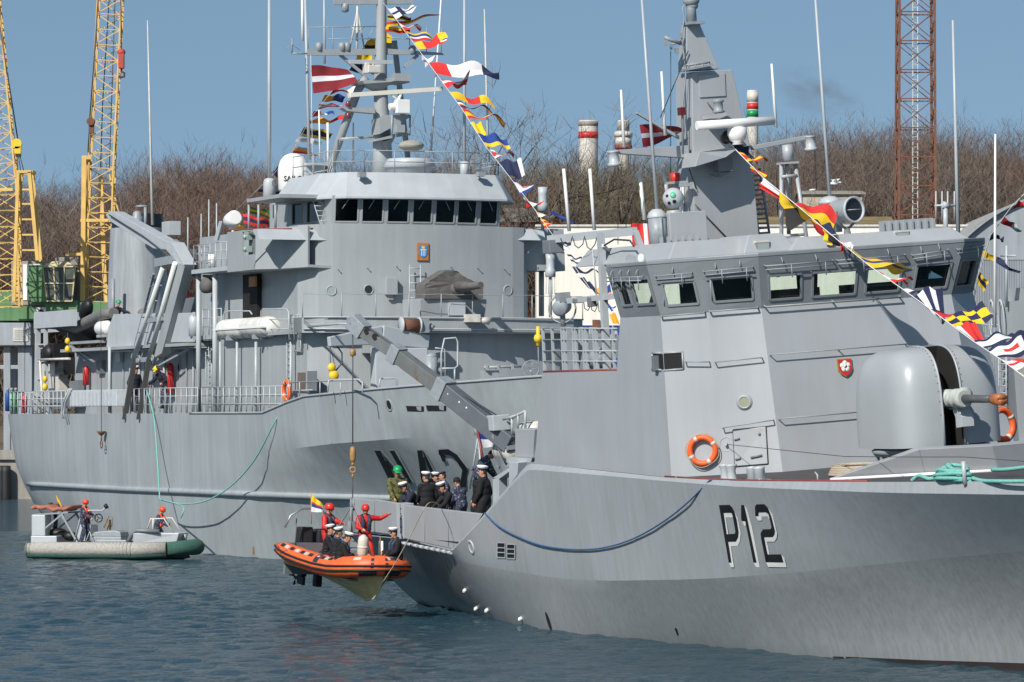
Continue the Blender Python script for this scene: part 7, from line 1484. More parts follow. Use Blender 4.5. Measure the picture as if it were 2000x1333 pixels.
ob = MB(); ob.hex8([(-3.15, -.2, 1.15), (-2.65, -.2, 1.15), (-2.65, .2, 1.15), (-3.15, .2, 1.15)], [(-3.1, -.2, 1.7), (-2.7, -.2, 1.75), (-2.7, .2, 1.75), (-3.1, .2, 1.7)]); OM = ob.build('outboard_motor', RUB, RB, .06)
mb = MB(); mb.bb(-3.0, -2.72, -.09, .09, .3, 1.15); mb.bb(-3.1, -2.7, -.05, .05, .05, .3); mb.build('motor_leg', RUB, OM, .02)
mb = MB(); mb.tube([(-3.1, 0, .2), (-3.3, 0, .2)], .05, 8)
for k in range(3):
    a = k*2.094+.4; mb.add([(-3.28, 0, .2), (-3.24, .2*math.cos(a-.35), .2+.2*math.sin(a-.35)), (-3.3, .24*math.cos(a), .2+.24*math.sin(a)), (-3.34, .2*math.cos(a+.35), .2+.2*math.sin(a+.35))], [(0, 1, 2, 3)])
mb.build('propeller', RUB, OM)
ob = MB(); ob.hex8([(-3.15, .33, 1.15), (-2.65, .33, 1.15), (-2.65, .7, 1.15), (-3.15, .7, 1.15)], [(-3.1, .33, 1.65), (-2.7, .33, 1.7), (-2.7, .7, 1.7), (-3.1, .7, 1.65)]); o2 = ob.build('outboard_motor', RUB, RB, .06); mb = MB(); mb.bb(-3.0, -2.75, .42, .6, .0, 1.15); mb.build('motor_leg', RUB, o2)
mb = MB(); T = Matrix.Identity(4); mb.tube([(-2.5, -.45, 1.2), (-2.55, -.45, 2.2)], .02, 6); mb.build('flag_pole', mat('pole_grey', (.2, .2, .2), .5), RB)
mb = MB(); mb.tube([(-2.4, .6, 1.25), (-2.42, .6, 1.8), (-2.42, .45, 2.15), (-2.42, .1, 2.32), (-2.42, -.35, 2.3), (-2.42, -.7, 2.1), (-2.42, -.85, 1.75)], .028, 8); mb.build('stern_arch', STEEL, RB)
# lifting frame: legs to the hook
apex = Q.I @ V(((688-1000)/F*(P.M @ HK).y, (P.M @ HK).y, HC-(985-V0)/F*(P.M @ HK).y))
mb = MB()
for (x, y, z) in ((-.9, -.45, 1.0), (-.9, .45, 1.0), (1.0, -.45, 1.05), (1.0, .45, 1.05)): mb.tube([apex, V((x, y, z))], .022, 6)
mb.tube([apex+V((0, 0, -.1)), (0, 0, 1.9), (0, 0, .9)], .05, 8); mb.tube([(-.4, 0, 1.75), (.4, 0, 1.75)], .03, 6); mb.build('lifting_sling', mat('sling_grey', (.16, .16, .15), .6, var=.2), RB)
mb = MB(); q = apex
mb.tube([q+V((-.1, 0, .16)), q+V((.1, 0, .16)), q+V((.12, 0, 0)), q+V((.05, 0, -.15)), q+V((-.05, 0, -.15)), q+V((-.12, 0, 0)), q+V((-.1, 0, .16))], .02, 6); mb.tube([q+V((0, 0, -.1)), q+V((0, 0, -.5))], .055, 8); mb.box(q+V((.05, 0, -.62)), (.16, .16, .3)); mb.build('release_gear', FIT, RB)
CANP = Q.y(709, 1064, -.38); mb = MB(); mb.lathe([(.02, -.38), (.1, -.36), (.15, -.25), (.15, .1), (.13, .2), (.05, .27), (.02, .28)], 16, 0, Matrix.Translation(CANP)); mb.lathe([(.152, -.1), (.16, -.09), (.16, -.05), (.152, -.04)], 16, 0, Matrix.Translation(CANP)); mb.build('white_canister', mat('canister_cream', (.60, .56, .48), .5, var=.08), RB)
# wire pendant of the crane down to the boat's release gear
a_, b__ = hang(934), P.I @ (Q.M @ (apex+V((0, 0, .16)))); mb = MB(); mb.tube([a_, b__], .014, 5); mb.build('pendant_wire', CABLE, CRN)
# ================================================================== GREY WORKBOAT AT LEFT
wb = wat(230, 1090, 172.5); G = Frame(wb.x, 172.5, R(14), 0)
GB_ = thing('workboat', 'grey rigid workboat with rope fendering waiting at the far ship stern', 'boat', G.M)
kG = 172.5/F; cG = math.cos(R(14))
def gX(u): return (u-230)*kG/cG
def gZ(v): return (1088-v)*kG
hl0, hl1 = gX(68), gX(396); BW = 1.15
mb = MB(); pth = [(hl0, -BW*.9), (hl0+.5, -BW), (0, -BW), (1.0, -BW), (hl1-1.1, -BW*.86), (hl1-.55, -BW*.6), (hl1-.28, -BW*.28), (hl1-.2, 0)]; pth = pth+[(x, -y) for x, y in pth[-2::-1]]
def fz(x): return gZ(1069)+max(0, x-.5)**2*.012
fr3 = [V((x, y, fz(x))) for x, y in pth]
mb.tube(fr3[:5], [.24, .28, .29, .29, .28], 14); mb.tube(fr3[-5:], [.28, .29, .29, .28, .24], 14); mb.build('rope_fender', FENDER, GB_)
mb = MB(); mb.tube([p+V((0, (.06 if p.y > 0 else -.06)*.4, -.2)) for p in fr3[:5]], .17, 12); mb.tube([p+V((0, .02, -.2)) for p in fr3[-5:]], .17, 12); mb.build('weedy_fringe', FENDG, GB_)
mb = MB()
for i in range(30): t = i/29; p = fr3[0].lerp(fr3[3], t) if t < .99 else fr3[3]; mb.tube([p+V((0, -.05*.0-math.sin(R(a))*.295*1.0, math.cos(R(a))*.295)) for a in range(20, 150, 20)], .014, 4)
mb.build('net_lashing', mat('lashing', (.26, .25, .22), .9), GB_)
mb = MB(); mb.tube(fr3[4:11], [.26, .29, .31, .32, .31, .29, .26], 16); mb.build('bow_fender', FENDG, GB_)
mb = MB(); st = []
for x, hw, zk in ((hl0+.1, 1.0, -.35), (-1.5, 1.1, -.4), (.5, 1.1, -.4), (1.4, .95, -.35), (2.0, .65, -.2), (hl1-.5, .2, .15)): st.append([V((x, -hw, fz(x)-.05)), V((x, -hw*.85, .05)), V((x, 0, zk)), V((x, hw*.85, .05)), V((x, hw, fz(x)-.05))])
mb.loft(st, 0, False, False); mb.add(st[0], [(0, 1, 2, 3, 4)]); fixn(mb.build('hull', mat('slimy_hull', (.10, .13, .11), .5, var=.3, scale=4), GB_))
mb = MB(); mb.bb(hl0+.1, hl1-.9, -1.0, 1.0, gZ(1064)-.05, gZ(1064)); mb.build('deck', GREYD, GB_)
mb = MB(); mb.bb(gX(72), gX(124), -.95, .95, gZ(1060), gZ(1044)); mb.bb(gX(73), gX(100), -.9, -.2, gZ(1044), gZ(1003)); mb.build('stern_box', GREYL, GB_, .03)
mb = MB()
for y in (-.85, .85):
    mb.beam((gX(74), y, gZ(1003)), (gX(145), y, gZ(998)), .06, .06); mb.beam((gX(130), y, gZ(998)), (gX(160), y, gZ(1050)), .06, .08); mb.beam((gX(98), y, gZ(1030)), (gX(135), y, gZ(1000)), .05, .06); mb.beam((gX(74), y, gZ(1003)), (gX(74), y, gZ(1045)), .06, .06)
mb.build('stern_frame', FIT, GB_)
mb = MB(); vs = []
for i in range(11):
    for j in range(4): x = lerp(gX(73), gX(145), i/10); y = lerp(-.9, .9, j/3); vs.append((x, y, gZ(993)+.05*math.sin(i*1.9+j)+.05*math.sin(i*.7)))
mb.add(vs, [(i*4+j, i*4+j+1, i*4+j+5, i*4+j+4) for i in range(10) for j in range(3)], 0, True)
o = mb.build('rolled_cover', mat('rust_tarp', (.36, .13, .08), .85, var=.25, scale=5, bump=.4, bscale=12), GB_); sd_ = o.modifiers.new('solid', 'SOLIDIFY'); sd_.thickness = .12
mb = MB(); mb.ell((gX(112), -.1, gZ(1040)), (.42, .3, .22), 14, 8); mb.tube([(gX(106), -.1, gZ(1034)), (gX(106), 0, gZ(1012)), (gX(104), 0, gZ(998))], .09, 8); mb.ell((gX(140), -.3, gZ(1045)), (.28, .25, .2), 12, 8); mb.build('winch', BLACK, GB_)
mb = MB(); mb.hex8([(gX(152), -.45, gZ(1060)), (gX(185), -.45, gZ(1060)), (gX(185), .45, gZ(1060)), (gX(152), .45, gZ(1060))], [(gX(162), -.45, gZ(1022)), (gX(183), -.45, gZ(1022)), (gX(183), .45, gZ(1022)), (gX(162), .45, gZ(1022))]); CN = mb.build('console', GREYL, GB_, .03)
mb = MB(); mb.add([(gX(164), -.42, gZ(1021)), (gX(183), -.42, gZ(1021)), (gX(180), -.42, gZ(999)), (gX(172), -.42, gZ(1000))], [(0, 1, 2, 3)]); mb.build('windscreen', mat('perspex', (.10, .12, .13), .15), CN)
mb = MB(); T = align((gX(200), -.5, gZ(1009)), (0, -1, 0)); mb.torus(T, .16, .022, 22, 6)
for k in range(3): a = k*2.094; mb.tube([T @ V((0, 0, 0)), T @ V((.16*math.cos(a), .16*math.sin(a), 0))], .014, 4)
mb.build('steering_wheel', BLACK, GB_)
mb = MB(); mb.tube([(gX(155), -.7, gZ(1055)), (gX(170), -.7, gZ(998)), (gX(186), -.7, gZ(994)), (gX(212), -.7, gZ(994)), (gX(217), -.7, gZ(987))], .03, 6); mb.tube([(gX(176), -.7, gZ(1060)), (gX(186), -.7, gZ(1035)), (gX(192), -.7, gZ(1060))], .03, 6); mb.build('console_rail', GREYL, GB_)
mb = MB(); mb.lathe([(.03, -.06), (.09, -.05), (.11, .06), (.02, .07)], 14, 0, Matrix.Translation((gX(218), -.7, gZ(986))) @ Matrix.Rotation(R(60), 4, 'Y')); mb.lathe([(.05, -.06), (.1, .05), (.02, .06)], 12, 0, Matrix.Translation((gX(92), .2, gZ(983)))); mb.build('search_lamp', BLACK, GB_)
mb = MB(); mb.bb(gX(183), gX(245), -.5, .5, gZ(1060), gZ(1045)); mb.prism([(gX(182), -.5, gZ(1045)), (gX(245), -.5, gZ(1045)), (gX(243), -.5, gZ(1036)), (gX(232), -.5, gZ(1033)), (gX(192), -.5, gZ(1036))], (0, 1.0, 0)); mb.bb(gX(200), gX(260), -.8, -.5, gZ(1060), gZ(1051)); mb.build('engine_box', FIT, GB_, .03)
mb = MB(); mb.tube([(gX(212), -.6, gZ(1028)), (gX(222), -.6, gZ(1005)), (gX(230), -.6, gZ(1006)), (gX(228), -.6, gZ(1026))], .02, 5); mb.box((gX(216), -.3, gZ(1022)), (.16, .25, .4)); mb.build('control_box', mat('control_khaki', (.20, .15, .09), .6, var=.3, scale=8), GB_)
mb = MB(); mb.hex8([(gX(273), -.75, gZ(1060)), (gX(356), -.6, gZ(1058)), (gX(356), .6, gZ(1058)), (gX(273), .75, gZ(1060))], [(gX(274), -.85, gZ(1037)), (gX(362), -.6, gZ(1037)), (gX(362), .6, gZ(1037)), (gX(274), .85, gZ(1037))]); mb.build('bow_well', GREYL, GB_, .04)
mb = MB(); mb.tube([(gX(262), -.7, gZ(1058)), (gX(270), -.75, gZ(1040)), (gX(280), -.78, gZ(1032)), (gX(325), -.78, gZ(1034))], .09, 8); mb.build('padded_coaming', GREYD, GB_)
for y in (-.5, .5): mb = MB(); mb.tube([(gX(296), y, gZ(1034)), (gX(304), y, gZ(1010)), (gX(330), y, gZ(1009)), (gX(348), y, gZ(1036))], .03, 6); mb.build('bow_frame', WHITED, GB_)
mb = MB(); mb.tube([(gX(308), -.5, gZ(1036)), (gX(309), -.5, gZ(1009))], .035, 6); mb.build('bow_post', WHITED, GB_)
mb = MB(); mb.tube([(gX(364), 0, gZ(1052)), (gX(364), 0, gZ(1040))], .07, 8); mb.build('towing_post', FIT, GB_)
# ================================================================== PEOPLE
def camo(name, cols, sc_):
    m = bpy.data.materials.new(name); m.use_nodes = True; n = m.node_tree; b = n.nodes['Principled BSDF']; b.inputs['Roughness'].default_value = .9
    t = n.nodes.new('ShaderNodeTexCoord'); z = n.nodes.new('ShaderNodeTexNoise'); z.inputs['Scale'].default_value = sc_; z.inputs['Detail'].default_value = 3
    r = n.nodes.new('ShaderNodeValToRGB'); r.color_ramp.interpolation = 'CONSTANT'; e = r.color_ramp.elements
    for i in range(len(cols)-2): e.new(.5)
    pos = [0, .42, .5, .6, .68][:len(cols)]
    for i, c in enumerate(cols): e[i].position = pos[i]; e[i].color = (*c, 1)
    n.links.new(t.outputs['Object'], z.inputs[0]); n.links.new(z.outputs[0], r.inputs[0]); n.links.new(r.outputs[0], b.inputs['Base Color']); return m
CAMB = camo('blue_digital_camouflage', [(.012, .015, .035), (.05, .06, .11), (.015, .018, .04), (.22, .24, .30)], 16)
CAMG = camo('green_camouflage', [(.05, .055, .018), (.13, .125, .035), (.08, .09, .025), (.03, .028, .015)], 9)
SKIN = mat('skin', (.46, .24, .16), .55, var=.07, scale=6)
BLKC = mat('black_coat', (.007, .007, .009), .85, var=.25, scale=4, bump=.3, bscale=12)
NAVYC = mat('navy_uniform', (.012, .015, .028), .85, var=.2, scale=5, bump=.3, bscale=12)
REDS = mat('red_drysuit', (.50, .018, .014), .6, var=.15, scale=6, bump=.35, bscale=10)
VEST = mat('navy_lifevest', (.018, .03, .055), .6, var=.2, scale=5)
ORV = mat('orange_vest', (.75, .10, .03), .65, var=.12)
CAPW = mat('cap_white', (.82, .82, .82), .7, var=.03); SHOE = mat('black_shoe', (.01, .01, .01), .4)
HELR = mat('red_helmet', (.65, .03, .02), .3, var=.05); HELG = mat('green_helmet', (.01, .30, .09), .35, var=.05); HELY = mat('yellow_helmet', (.82, .55, .01), .35, var=.05); HELO = mat('orange_helmet', (.78, .07, .02), .35, var=.05)
HAIR = mat('dark_hair', (.05, .03, .018), .8); EYES = mat('eye_dark', (.02, .015, .012), .3); LIPS = mat('lips', (.34, .13, .10), .6)
def solid(mb, name, mm, parent, vox, sm=6):
    o = mb.build(name, mm, None); m = o.modifiers.new('r', 'REMESH'); m.mode = 'VOXEL'; m.voxel_size = vox; m.use_smooth_shade = True
    s_ = o.modifiers.new('s', 'SMOOTH'); s_.factor = .5; s_.iterations = sm
    me = bpy.data.meshes.new_from_object(o.evaluated_get(bpy.context.evaluated_depsgraph_get())); o.modifiers.clear(); old = o.data; o.data = me; bpy.data.meshes.remove(old)
    me.polygons.foreach_set('use_smooth', [True]*len(me.polygons)); o.name = name; me.name = name
    if parent: o.parent = parent
    return o
def ik(a, b, l1, l2, pole):
    a, b = V(a), V(b); d = b-a; L_ = min(d.length, (l1+l2)*.995); d.normalize(); b = a+d*L_
    x = (l1*l1-l2*l2+L_*L_)/(2*L_); h = math.sqrt(max(0, l1*l1-x*x)); p = V(pole)-d*V(pole).dot(d); p.normalize(); return a+d*x+p*h, b
def cap(mb, a, b, r0, r1, n=12): mb.tube([a, b], [r0, r1], n); mb.ell(a, r0, 10, 6); mb.ell(b, r1, 10, 6)
def hand(mb, wr, d, pn, side, curl):
    d, pn = V(d).normalized(), V(pn); pn = (pn-d*pn.dot(d)).normalized(); s_ = d.cross(pn)*side
    T = Matrix(((d.x, s_.x, pn.x, 0), (d.y, s_.y, pn.y, 0), (d.z, s_.z, pn.z, 0), (0, 0, 0, 1))).copy(); T.translation = wr+d*.05
    mb.ell((0, 0, 0), (.055, .042, .018), 12, 8, 0, T)
    for k, ln in enumerate((.068, .078, .073, .056)):
        q = wr+d*.088+s_*(.030-.02*k); a1, a2 = R(18+40*curl+k*3), R(45+75*curl+k*4); e1 = q+(d*math.cos(a1)+pn*math.sin(a1))*ln*.55; e2 = e1+(d*math.cos(a2)+pn*math.sin(a2))*ln*.5
        mb.tube([q-d*.02, q, e1, e2], [.0105, .0105, .0095, .008], 7)
    q = wr+d*.03+s_*.036; mb.tube([q-s_*.012, q+(d*.5+s_*.75+pn*.35).normalized()*.04, q+(d*.9+s_*.35+pn*.6).normalized()*.072], [.013, .012, .009], 7)
def person(label, head, phi, deck=None, lean=4, sit=False, handL=None, handR=None, top=None, low=None, hat='cap', hatm=None, vest=None, coat=0, headp=0, heady=0, curl=.35, scale=1.0, group=None, hipz=None, feet=None, kneel=False, twist=0):
    """head = world position of the crown; the figure is upright, turned to world angle phi"""
    a = R(lean); up = V((math.sin(a), 0, math.cos(a))); fw = V((math.cos(a), 0, -math.sin(a)))
    hz = .50 if sit else (.42 if kneel else .92-.0012*abs(lean)) if hipz is None else hipz
    hip = V((-.16*math.sin(a), 0, hz)); chest = hip+up*.30; neck = hip+up*.52
    tw = Matrix.Rotation(R(twist), 3, up); lat = tw @ V((0, 1, 0))
    sh = {1: hip+up*.46+lat*.185, -1: hip+up*.46-lat*.185}
    ha = R(lean*.55+headp); hu = V((math.sin(ha), 0, math.cos(ha))); hf0 = V((math.cos(ha), 0, -math.sin(ha))); Rh = Matrix.Rotation(R(heady), 3, hu); hf = Rh @ hf0; hl = hu.cross(hf)
    hc = neck+up*.055+hu*.135+hf0*.015; crown = hc+hu*.145
    HT = Matrix(((hf.x, hl.x, hu.x, hc.x), (hf.y, hl.y, hu.y, hc.y), (hf.z, hl.z, hu.z, hc.z), (0, 0, 0, 1)))
    arms = {}
    for s_, t in ((1, handL), (-1, handR)):
        t = V(t) if t is not None else sh[s_]+V((.10+.05*s_, .07*s_, -.50)); el, wr = ik(sh[s_], t, .285, .255, (-.6, .55*s_, -.5)); arms[s_] = (el, wr)
    legs = {}
    for s_ in (1, -1):
        hp = hip+V((0, .095*s_, 0))
        if sit: kn = hp+V((.36, .05*s_, .16)); an = kn+V((.06, 0, -.36))
        elif kneel: kn = hp+V((.22 if s_ > 0 else .1, .04*s_, -.34)); an = kn+V((-.38, 0, .02))
        else:
            ft = V(feet[0 if s_ > 0 else 1]) if feet else V((.03*s_, .12*s_, .085)); kn, an = ik(hp, ft, .43, .43, (1, .1*s_, 0))
        legs[s_] = (hp, kn, an)
    s0 = scale
    if deck is not None and not sit: s0 = max(.86, min(1.12, (head.z-deck)/crown.z))
    M = Matrix.Translation(head) @ Matrix.Rotation(R(phi), 4, 'Z') @ Matrix.Scale(s0, 4) @ Matrix.Translation(-crown)
    root = thing('person', label, 'person', M @ Matrix.Translation((hip.x, hip.y, 0 if not sit else hip.z)), group); off = Matrix.Translation((-hip.x, -hip.y, 0 if not sit else -hip.z))
    def put(o): o.parent = root; o.matrix_basis = off; return o
    mb = MB()
    mb.ell((0, 0, .0), (.098, .076, .125), 18, 14, 0, HT); mb.ell((.03, 0, -.07), (.062, .055, .06), 12, 8, 0, HT)
    mb.tube([HT @ V((.09, 0, .02)), HT @ V((.113, 0, -.028))], [.012, .019], 8); mb.ell((.105, 0, -.03), (.016, .02, .012), 8, 6, 0, HT)
    for s_ in (1, -1): mb.ell((-.005, .078*s_, -.01), (.022, .014, .034), 8, 6, 0, HT)
    cap(mb, neck-up*.03, hc-hu*.07-hf*.012, .06, .056); cap(mb, hip, chest, .115, .12); cap(mb, chest, neck-up*.06, .12, .085); cap(mb, sh[1], sh[-1], .06, .06)
    for s_ in (1, -1):
        el, wr = arms[s_]; cap(mb, sh[s_], el, .055, .042); cap(mb, el, wr, .042, .029); d = (wr-el).normalized(); hand(mb, wr, d, V((0, -s_, 0))*.7+V((.2, 0, -.6)), s_, curl)
        hp, kn, an = legs[s_]; cap(mb, hp, kn, .082, .055); cap(mb, kn, an, .052, .038)
    body = put(solid(mb, 'body', SKIN, None, .0105, 3))
    mb = MB()
    for s_ in (1, -1): mb.ell((.083, .031*s_, .012), (.012, .016, .009), 8, 6, 0, HT); mb.tube([HT @ V((.09, .015*s_, .035)), HT @ V((.086, .048*s_, .034))], .005, 5)
    e_ = mb.build('eyes', EYES, root); e_.matrix_basis = off
    mb = MB(); mb.tube([HT @ V((.083, -.022, -.075)), HT @ V((.09, 0, -.072)), HT @ V((.083, .022, -.075))], .006, 5); m_ = mb.build('mouth', LIPS, root); m_.matrix_basis = off
    # jacket
    mb = MB(); r_ = .022+.008*(coat > 0)
    low_ = hip-up*.06
    T = Matrix(((fw.x, lat.x, up.x, 0), (fw.y, lat.y, up.y, 0), (fw.z, lat.z, up.z, 0), (0, 0, 0, 1)))
    for c, rx_, ry_, rz_ in ((hip+up*.06, .155, .20, .17), (hip+up*.22, .15, .21, .19), (hip+up*.36, .155, .225, .15)):
        Tc = T.copy(); Tc.translation = c; mb.ell((0, 0, 0), (rx_, ry_, rz_), 16, 10, 0, Tc)
    cap(mb, sh[1]-lat*.02-up*.01, sh[-1]+lat*.02-up*.01, .093, .093); cap(mb, neck-up*.05, neck+up*.03, .085, .072)
    for s_ in (1, -1): el, wr = arms[s_]; cap(mb, sh[s_], el, .09, .074); cap(mb, el, el.lerp(wr, .97), .073, .052)
    if coat and not sit: 
        for s_ in (1, -1): hp, kn, an = legs[s_]; cap(mb, hp, hp.lerp(kn, coat), .14, .135)
        cap(mb, hip, hip-V((0, 0, .25*coat)), .15, .16)
    put(solid(mb, 'jacket', top, None, .017, 4))
    mb = MB(); 
    for s_ in (1, -1): hp, kn, an = legs[s_]; cap(mb, hp, kn, .105, .078); cap(mb, kn, kn.lerp(an, .96), .078, .062)
    cap(mb, hip+V((0, .06, 0)), hip-V((0, .06, 0)), .125, .125); put(solid(mb, 'trousers', low, None, .017, 4))
    for s_ in (1, -1):
        hp, kn, an = legs[s_]; mb = MB(); fd = V((1, .15*s_, 0)) if not kneel else V((-.3, 0, -1)); mb.ell((0, 0, 0), (.135, .05, .05), 12, 8, 0, Matrix.Translation(an+fd*.06+V((0, 0, -.035))) @ Matrix.Rotation(math.atan2(.15*s_, 1), 4, 'Z')); mb.tube([an+V((0, 0, -.03)), an+V((0, 0, .07))], .052, 10); put(mb.build('shoe', SHOE, None))
    if vest:
        mb = MB(); c0 = neck+up*.0
        pth_ = [hip+up*.12+fw*.145+lat*.085, hip+up*.28+fw*.165+lat*.09, hip+up*.42+fw*.14+lat*.105, neck+up*.015+fw*.02+lat*.105, neck+up*.03-fw*.085, neck+up*.015+fw*.02-lat*.105, hip+up*.42+fw*.14-lat*.105, hip+up*.28+fw*.165-lat*.09, hip+up*.12+fw*.145-lat*.085]
        mb.tube(pth_, [.05, .062, .06, .05, .05, .05, .06, .062, .05], 10)
        for q in (pth_[0], pth_[-1]): mb.ell(q, .05, 8, 6)
        mb.torus(Matrix.Translation(hip+up*.13) @ T @ Matrix.Diagonal((.155, .20, 1, 1)), 1.0, .0, 24, 4) if 0 else None
        put(solid(mb, 'life_vest', vest, None, .016, 3))
        mb = MB(); ring_ = [hip+up*.13+fw*(.150*math.cos(k*.3927))+lat*(.197*math.sin(k*.3927)) for k in range(17)]; mb.tube(ring_, .018, 5); put(mb.build('vest_belt', BLACK, None))
    mb = MB()
    if hat == 'cap':
        Tk = HT @ Matrix.Translation((0, 0, .055)) @ Matrix.Rotation(R(-13), 4, 'Y')
        mb.lathe([(.082, 0), (.100, .012), (.101, .045), (.118, .062), (.130, .082), (.126, .097), (.10, .112), (.04, .120), (.01, .121)], 24, 0, Tk @ Matrix.Diagonal((1.12, .95, 1, 1))); h_ = put(mb.build('cap', CAPW, None))
        mb = MB(); mb.lathe([(.106, .0), (.1075, .002), (.1075, .038), (.106, .04)], 24, 0, Tk @ Matrix.Diagonal((1.12, .95, 1, 1))); mb.prism([Tk @ V((.095+.07*math.cos(R(t)), .085*math.sin(R(t)), .0-.025*math.cos(R(t)))) for t in range(-90, 91, 20)], HT.to_3x3() @ V((0, 0, .006))); b_ = mb.build('cap_band', BLACK, root); b_.matrix_basis = off
    elif hat == 'helmet':
        Tk = HT @ Matrix.Translation((-.005, 0, .02)); vs = [(.128, -.03), (.131, .0), (.128, .05), (.112, .095), (.08, .125), (.04, .14), (.005, .143)]
        mb.lathe(vs, 24, 0, Tk @ Matrix.Diagonal((1.08, .92, 1, 1))); put(mb.build('helmet', hatm, None)); 
        mb = MB(); mb.tube([HT @ V((.02, .088, .0)), HT @ V((.05, .05, -.115)), HT @ V((.05, -.05, -.115)), HT @ V((.02, -.088, .0))], .008, 5); put(mb.build('chin_strap', BLACK, None))
    elif hat == 'hardhat':
        Tk = HT @ Matrix.Translation((-.003, 0, .04)); mb.lathe([(.125, .0), (.132, .005), (.128, .012), (.124, .05), (.105, .09), (.07, .118), (.03, .128), (.005, .129)], 24, 0, Tk @ Matrix.Diagonal((1.1, .94, 1, 1))); mb.ell((.11, 0, .042), (.075, .085, .01), 14, 6, 0, HT); mb.tube([Tk @ V((.1, 0, .07)), Tk @ V((.03, 0, .128)), Tk @ V((-.05, 0, .125)), Tk @ V((-.11, 0, .07))], .014, 6); put(mb.build('hard_hat', hatm, None))
    elif hat == 'beanie':
        Tk = HT @ Matrix.Translation((-.01, 0, .03)); mb.lathe([(.1, -.03), (.107, -.02), (.106, .02), (.098, .07), (.07, .105), (.03, .12), (.005, .122)], 20, 0, Tk @ Matrix.Diagonal((1.06, .88, 1, 1))); put(mb.build('beanie', BLKC, None))
    elif hat == 'beret':
        mb.ell((-.01, .015, .09), (.12, .1, .042), 18, 8, 0, HT @ Matrix.Rotation(R(12), 4, 'X')); put(mb.build('beret', NAVYC, None))
    if hat in ('cap', 'beret', 'beanie'):
        mb = MB(); mb.ell((-.012, 0, .012), (.098, .083, .112), 16, 10, 0, HT); mb.v = [v for v in mb.v]; 
        keep = [i for i, f in enumerate(mb.f) if all((HT.inverted() @ V(mb.v[k])).x < .03 and (HT.inverted() @ V(mb.v[k])).z > -.07 for k in f)]
        mb.f = [mb.f[i] for i in keep]; mb.m = [0]*len(keep); mb.s = [True]*len(keep); put(mb.build('hair', HAIR, None))
    return root
def headw(fr, u, v, y): return fr.M @ fr.y(u, v, y)
def deckw(fr, u, v, y, z): q = fr.y(u, v, y); return (fr.M @ V((q.x, q.y, z))).z
GD = 'sailors on the patrol ship side deck'; GR = 'crew in the hanging orange boat'
def onP(label, u, v, y, phi, **k): return person(label, headw(P, u, v, y), phi, deckw(P, u, v, y, ZAD), group=GD, **k)
onP('person in a green helmet and green camouflage jacket holding a line at the rail', 777, 912, -3.55, -82, lean=6, headp=18, handR=(.30, -.12, .93), handL=(.28, .16, .98), top=CAMG, low=CAMG, hat='hardhat', hatm=HELG, curl=.7)
onP('person in white cap and navy life vest bending forward beside the green helmet', 785, 944, -3.72, 212, lean=48, headp=0, handL=(.55, .12, .72), handR=(.55, -.14, .78), top=NAVYC, low=NAVYC, vest=VEST)
onP('person in white cap and black coat standing with back turned, left of the group', 831, 923, -3.5, 120, lean=6, headp=8, heady=25, top=BLKC, low=BLKC, coat=.7, handL=(.35, .1, .95))
onP('person in dark beret and blue camouflage among the white caps', 862, 921, -2.9, 195, lean=6, headp=10, top=CAMB, low=CAMB, hat='beret')
onP('person in white cap whose face shows behind the dark beret', 850, 924, -2.2, 205, lean=4, headp=6, top=BLKC, low=BLKC, coat=.6)
onP('person in white cap and black coat bending over the side with one hand out', 859, 944, -3.78, 200, lean=42, headp=5, handL=(.52, .1, .80), handR=(.6, -.12, .85), top=BLKC, low=BLKC, coat=.5)
onP('person in black knitted hat and blue camouflage seen from behind', 890, 933, -3.3, 140, lean=14, headp=12, top=CAMB, low=CAMB, hat='beanie', handL=(.3, .15, .9), handR=(.3, -.2, .9))
onP('person in white cap and long black coat standing at the right end of the group', 941, 911, -3.1, 158, lean=3, headp=6, heady=20, top=BLKC, low=BLKC, coat=.85)
onP('person in white cap whose face shows just left of the long black coat', 930, 913, -2.2, 200, lean=3, headp=4, top=BLKC, low=BLKC, coat=.7)
q = P.M @ P.y(968, 884, -2.3); person('person in blue camouflage stooping below the crane boom', q, 20, None, lean=30, headp=45, hat='beanie', top=CAMB, low=CAMB, handL=(.5, .1, .75), handR=(.5, -.1, .75), group=GD)
def onQ(label, u, v, y, phi, **k):
    d = k.pop('deck', None); return person(label, headw(Q, u, v, y), phi, d, group=GR, **k)
fl = (Q.M @ V((-1, 0, .84))).z
onQ('person in red suit and red helmet standing at the stern of the orange boat', 645, 984, -.25, -28, deck=fl, lean=4, headp=8, heady=10, handL=(.50, .02, 1.22), handR=(.30, -.22, 1.0), top=REDS, low=REDS, hat='helmet', hatm=HELR, vest=VEST)
onQ('person in red suit and red helmet pushing off the ship side with one raised arm', 714, 986, .15, -72, deck=fl+.1, lean=5, headp=5, handL=(.12, .66, 1.46), handR=(.34, -.18, 1.05), top=REDS, low=REDS, hat='helmet', hatm=HELR, vest=VEST, feet=((.16, .22, .085), (-.12, -.1, .085)))
onQ('person in white cap and black coat sitting nearest the outboard motors', 646, 1026, -.55, -12, sit=True, lean=8, headp=0, heady=-20, top=BLKC, low=BLKC, vest=VEST, handL=(.4, .12, .62), handR=(.4, -.12, .62))
onQ('person in white cap sitting mid-boat in the orange boat with back turned', 663, 1031, -.62, 20, sit=True, lean=12, headp=0, heady=-10, top=BLKC, low=BLKC, vest=VEST, handL=(.4, .12, .62), handR=(.4, -.12, .62))
onQ('person in white cap looking down, sitting closest to the lifting sling', 684, 1042, -.60, -5, sit=True, lean=18, headp=18, heady=-15, top=BLKC, low=BLKC, vest=VEST, handL=(.42, .12, .6), handR=(.42, -.12, .6))
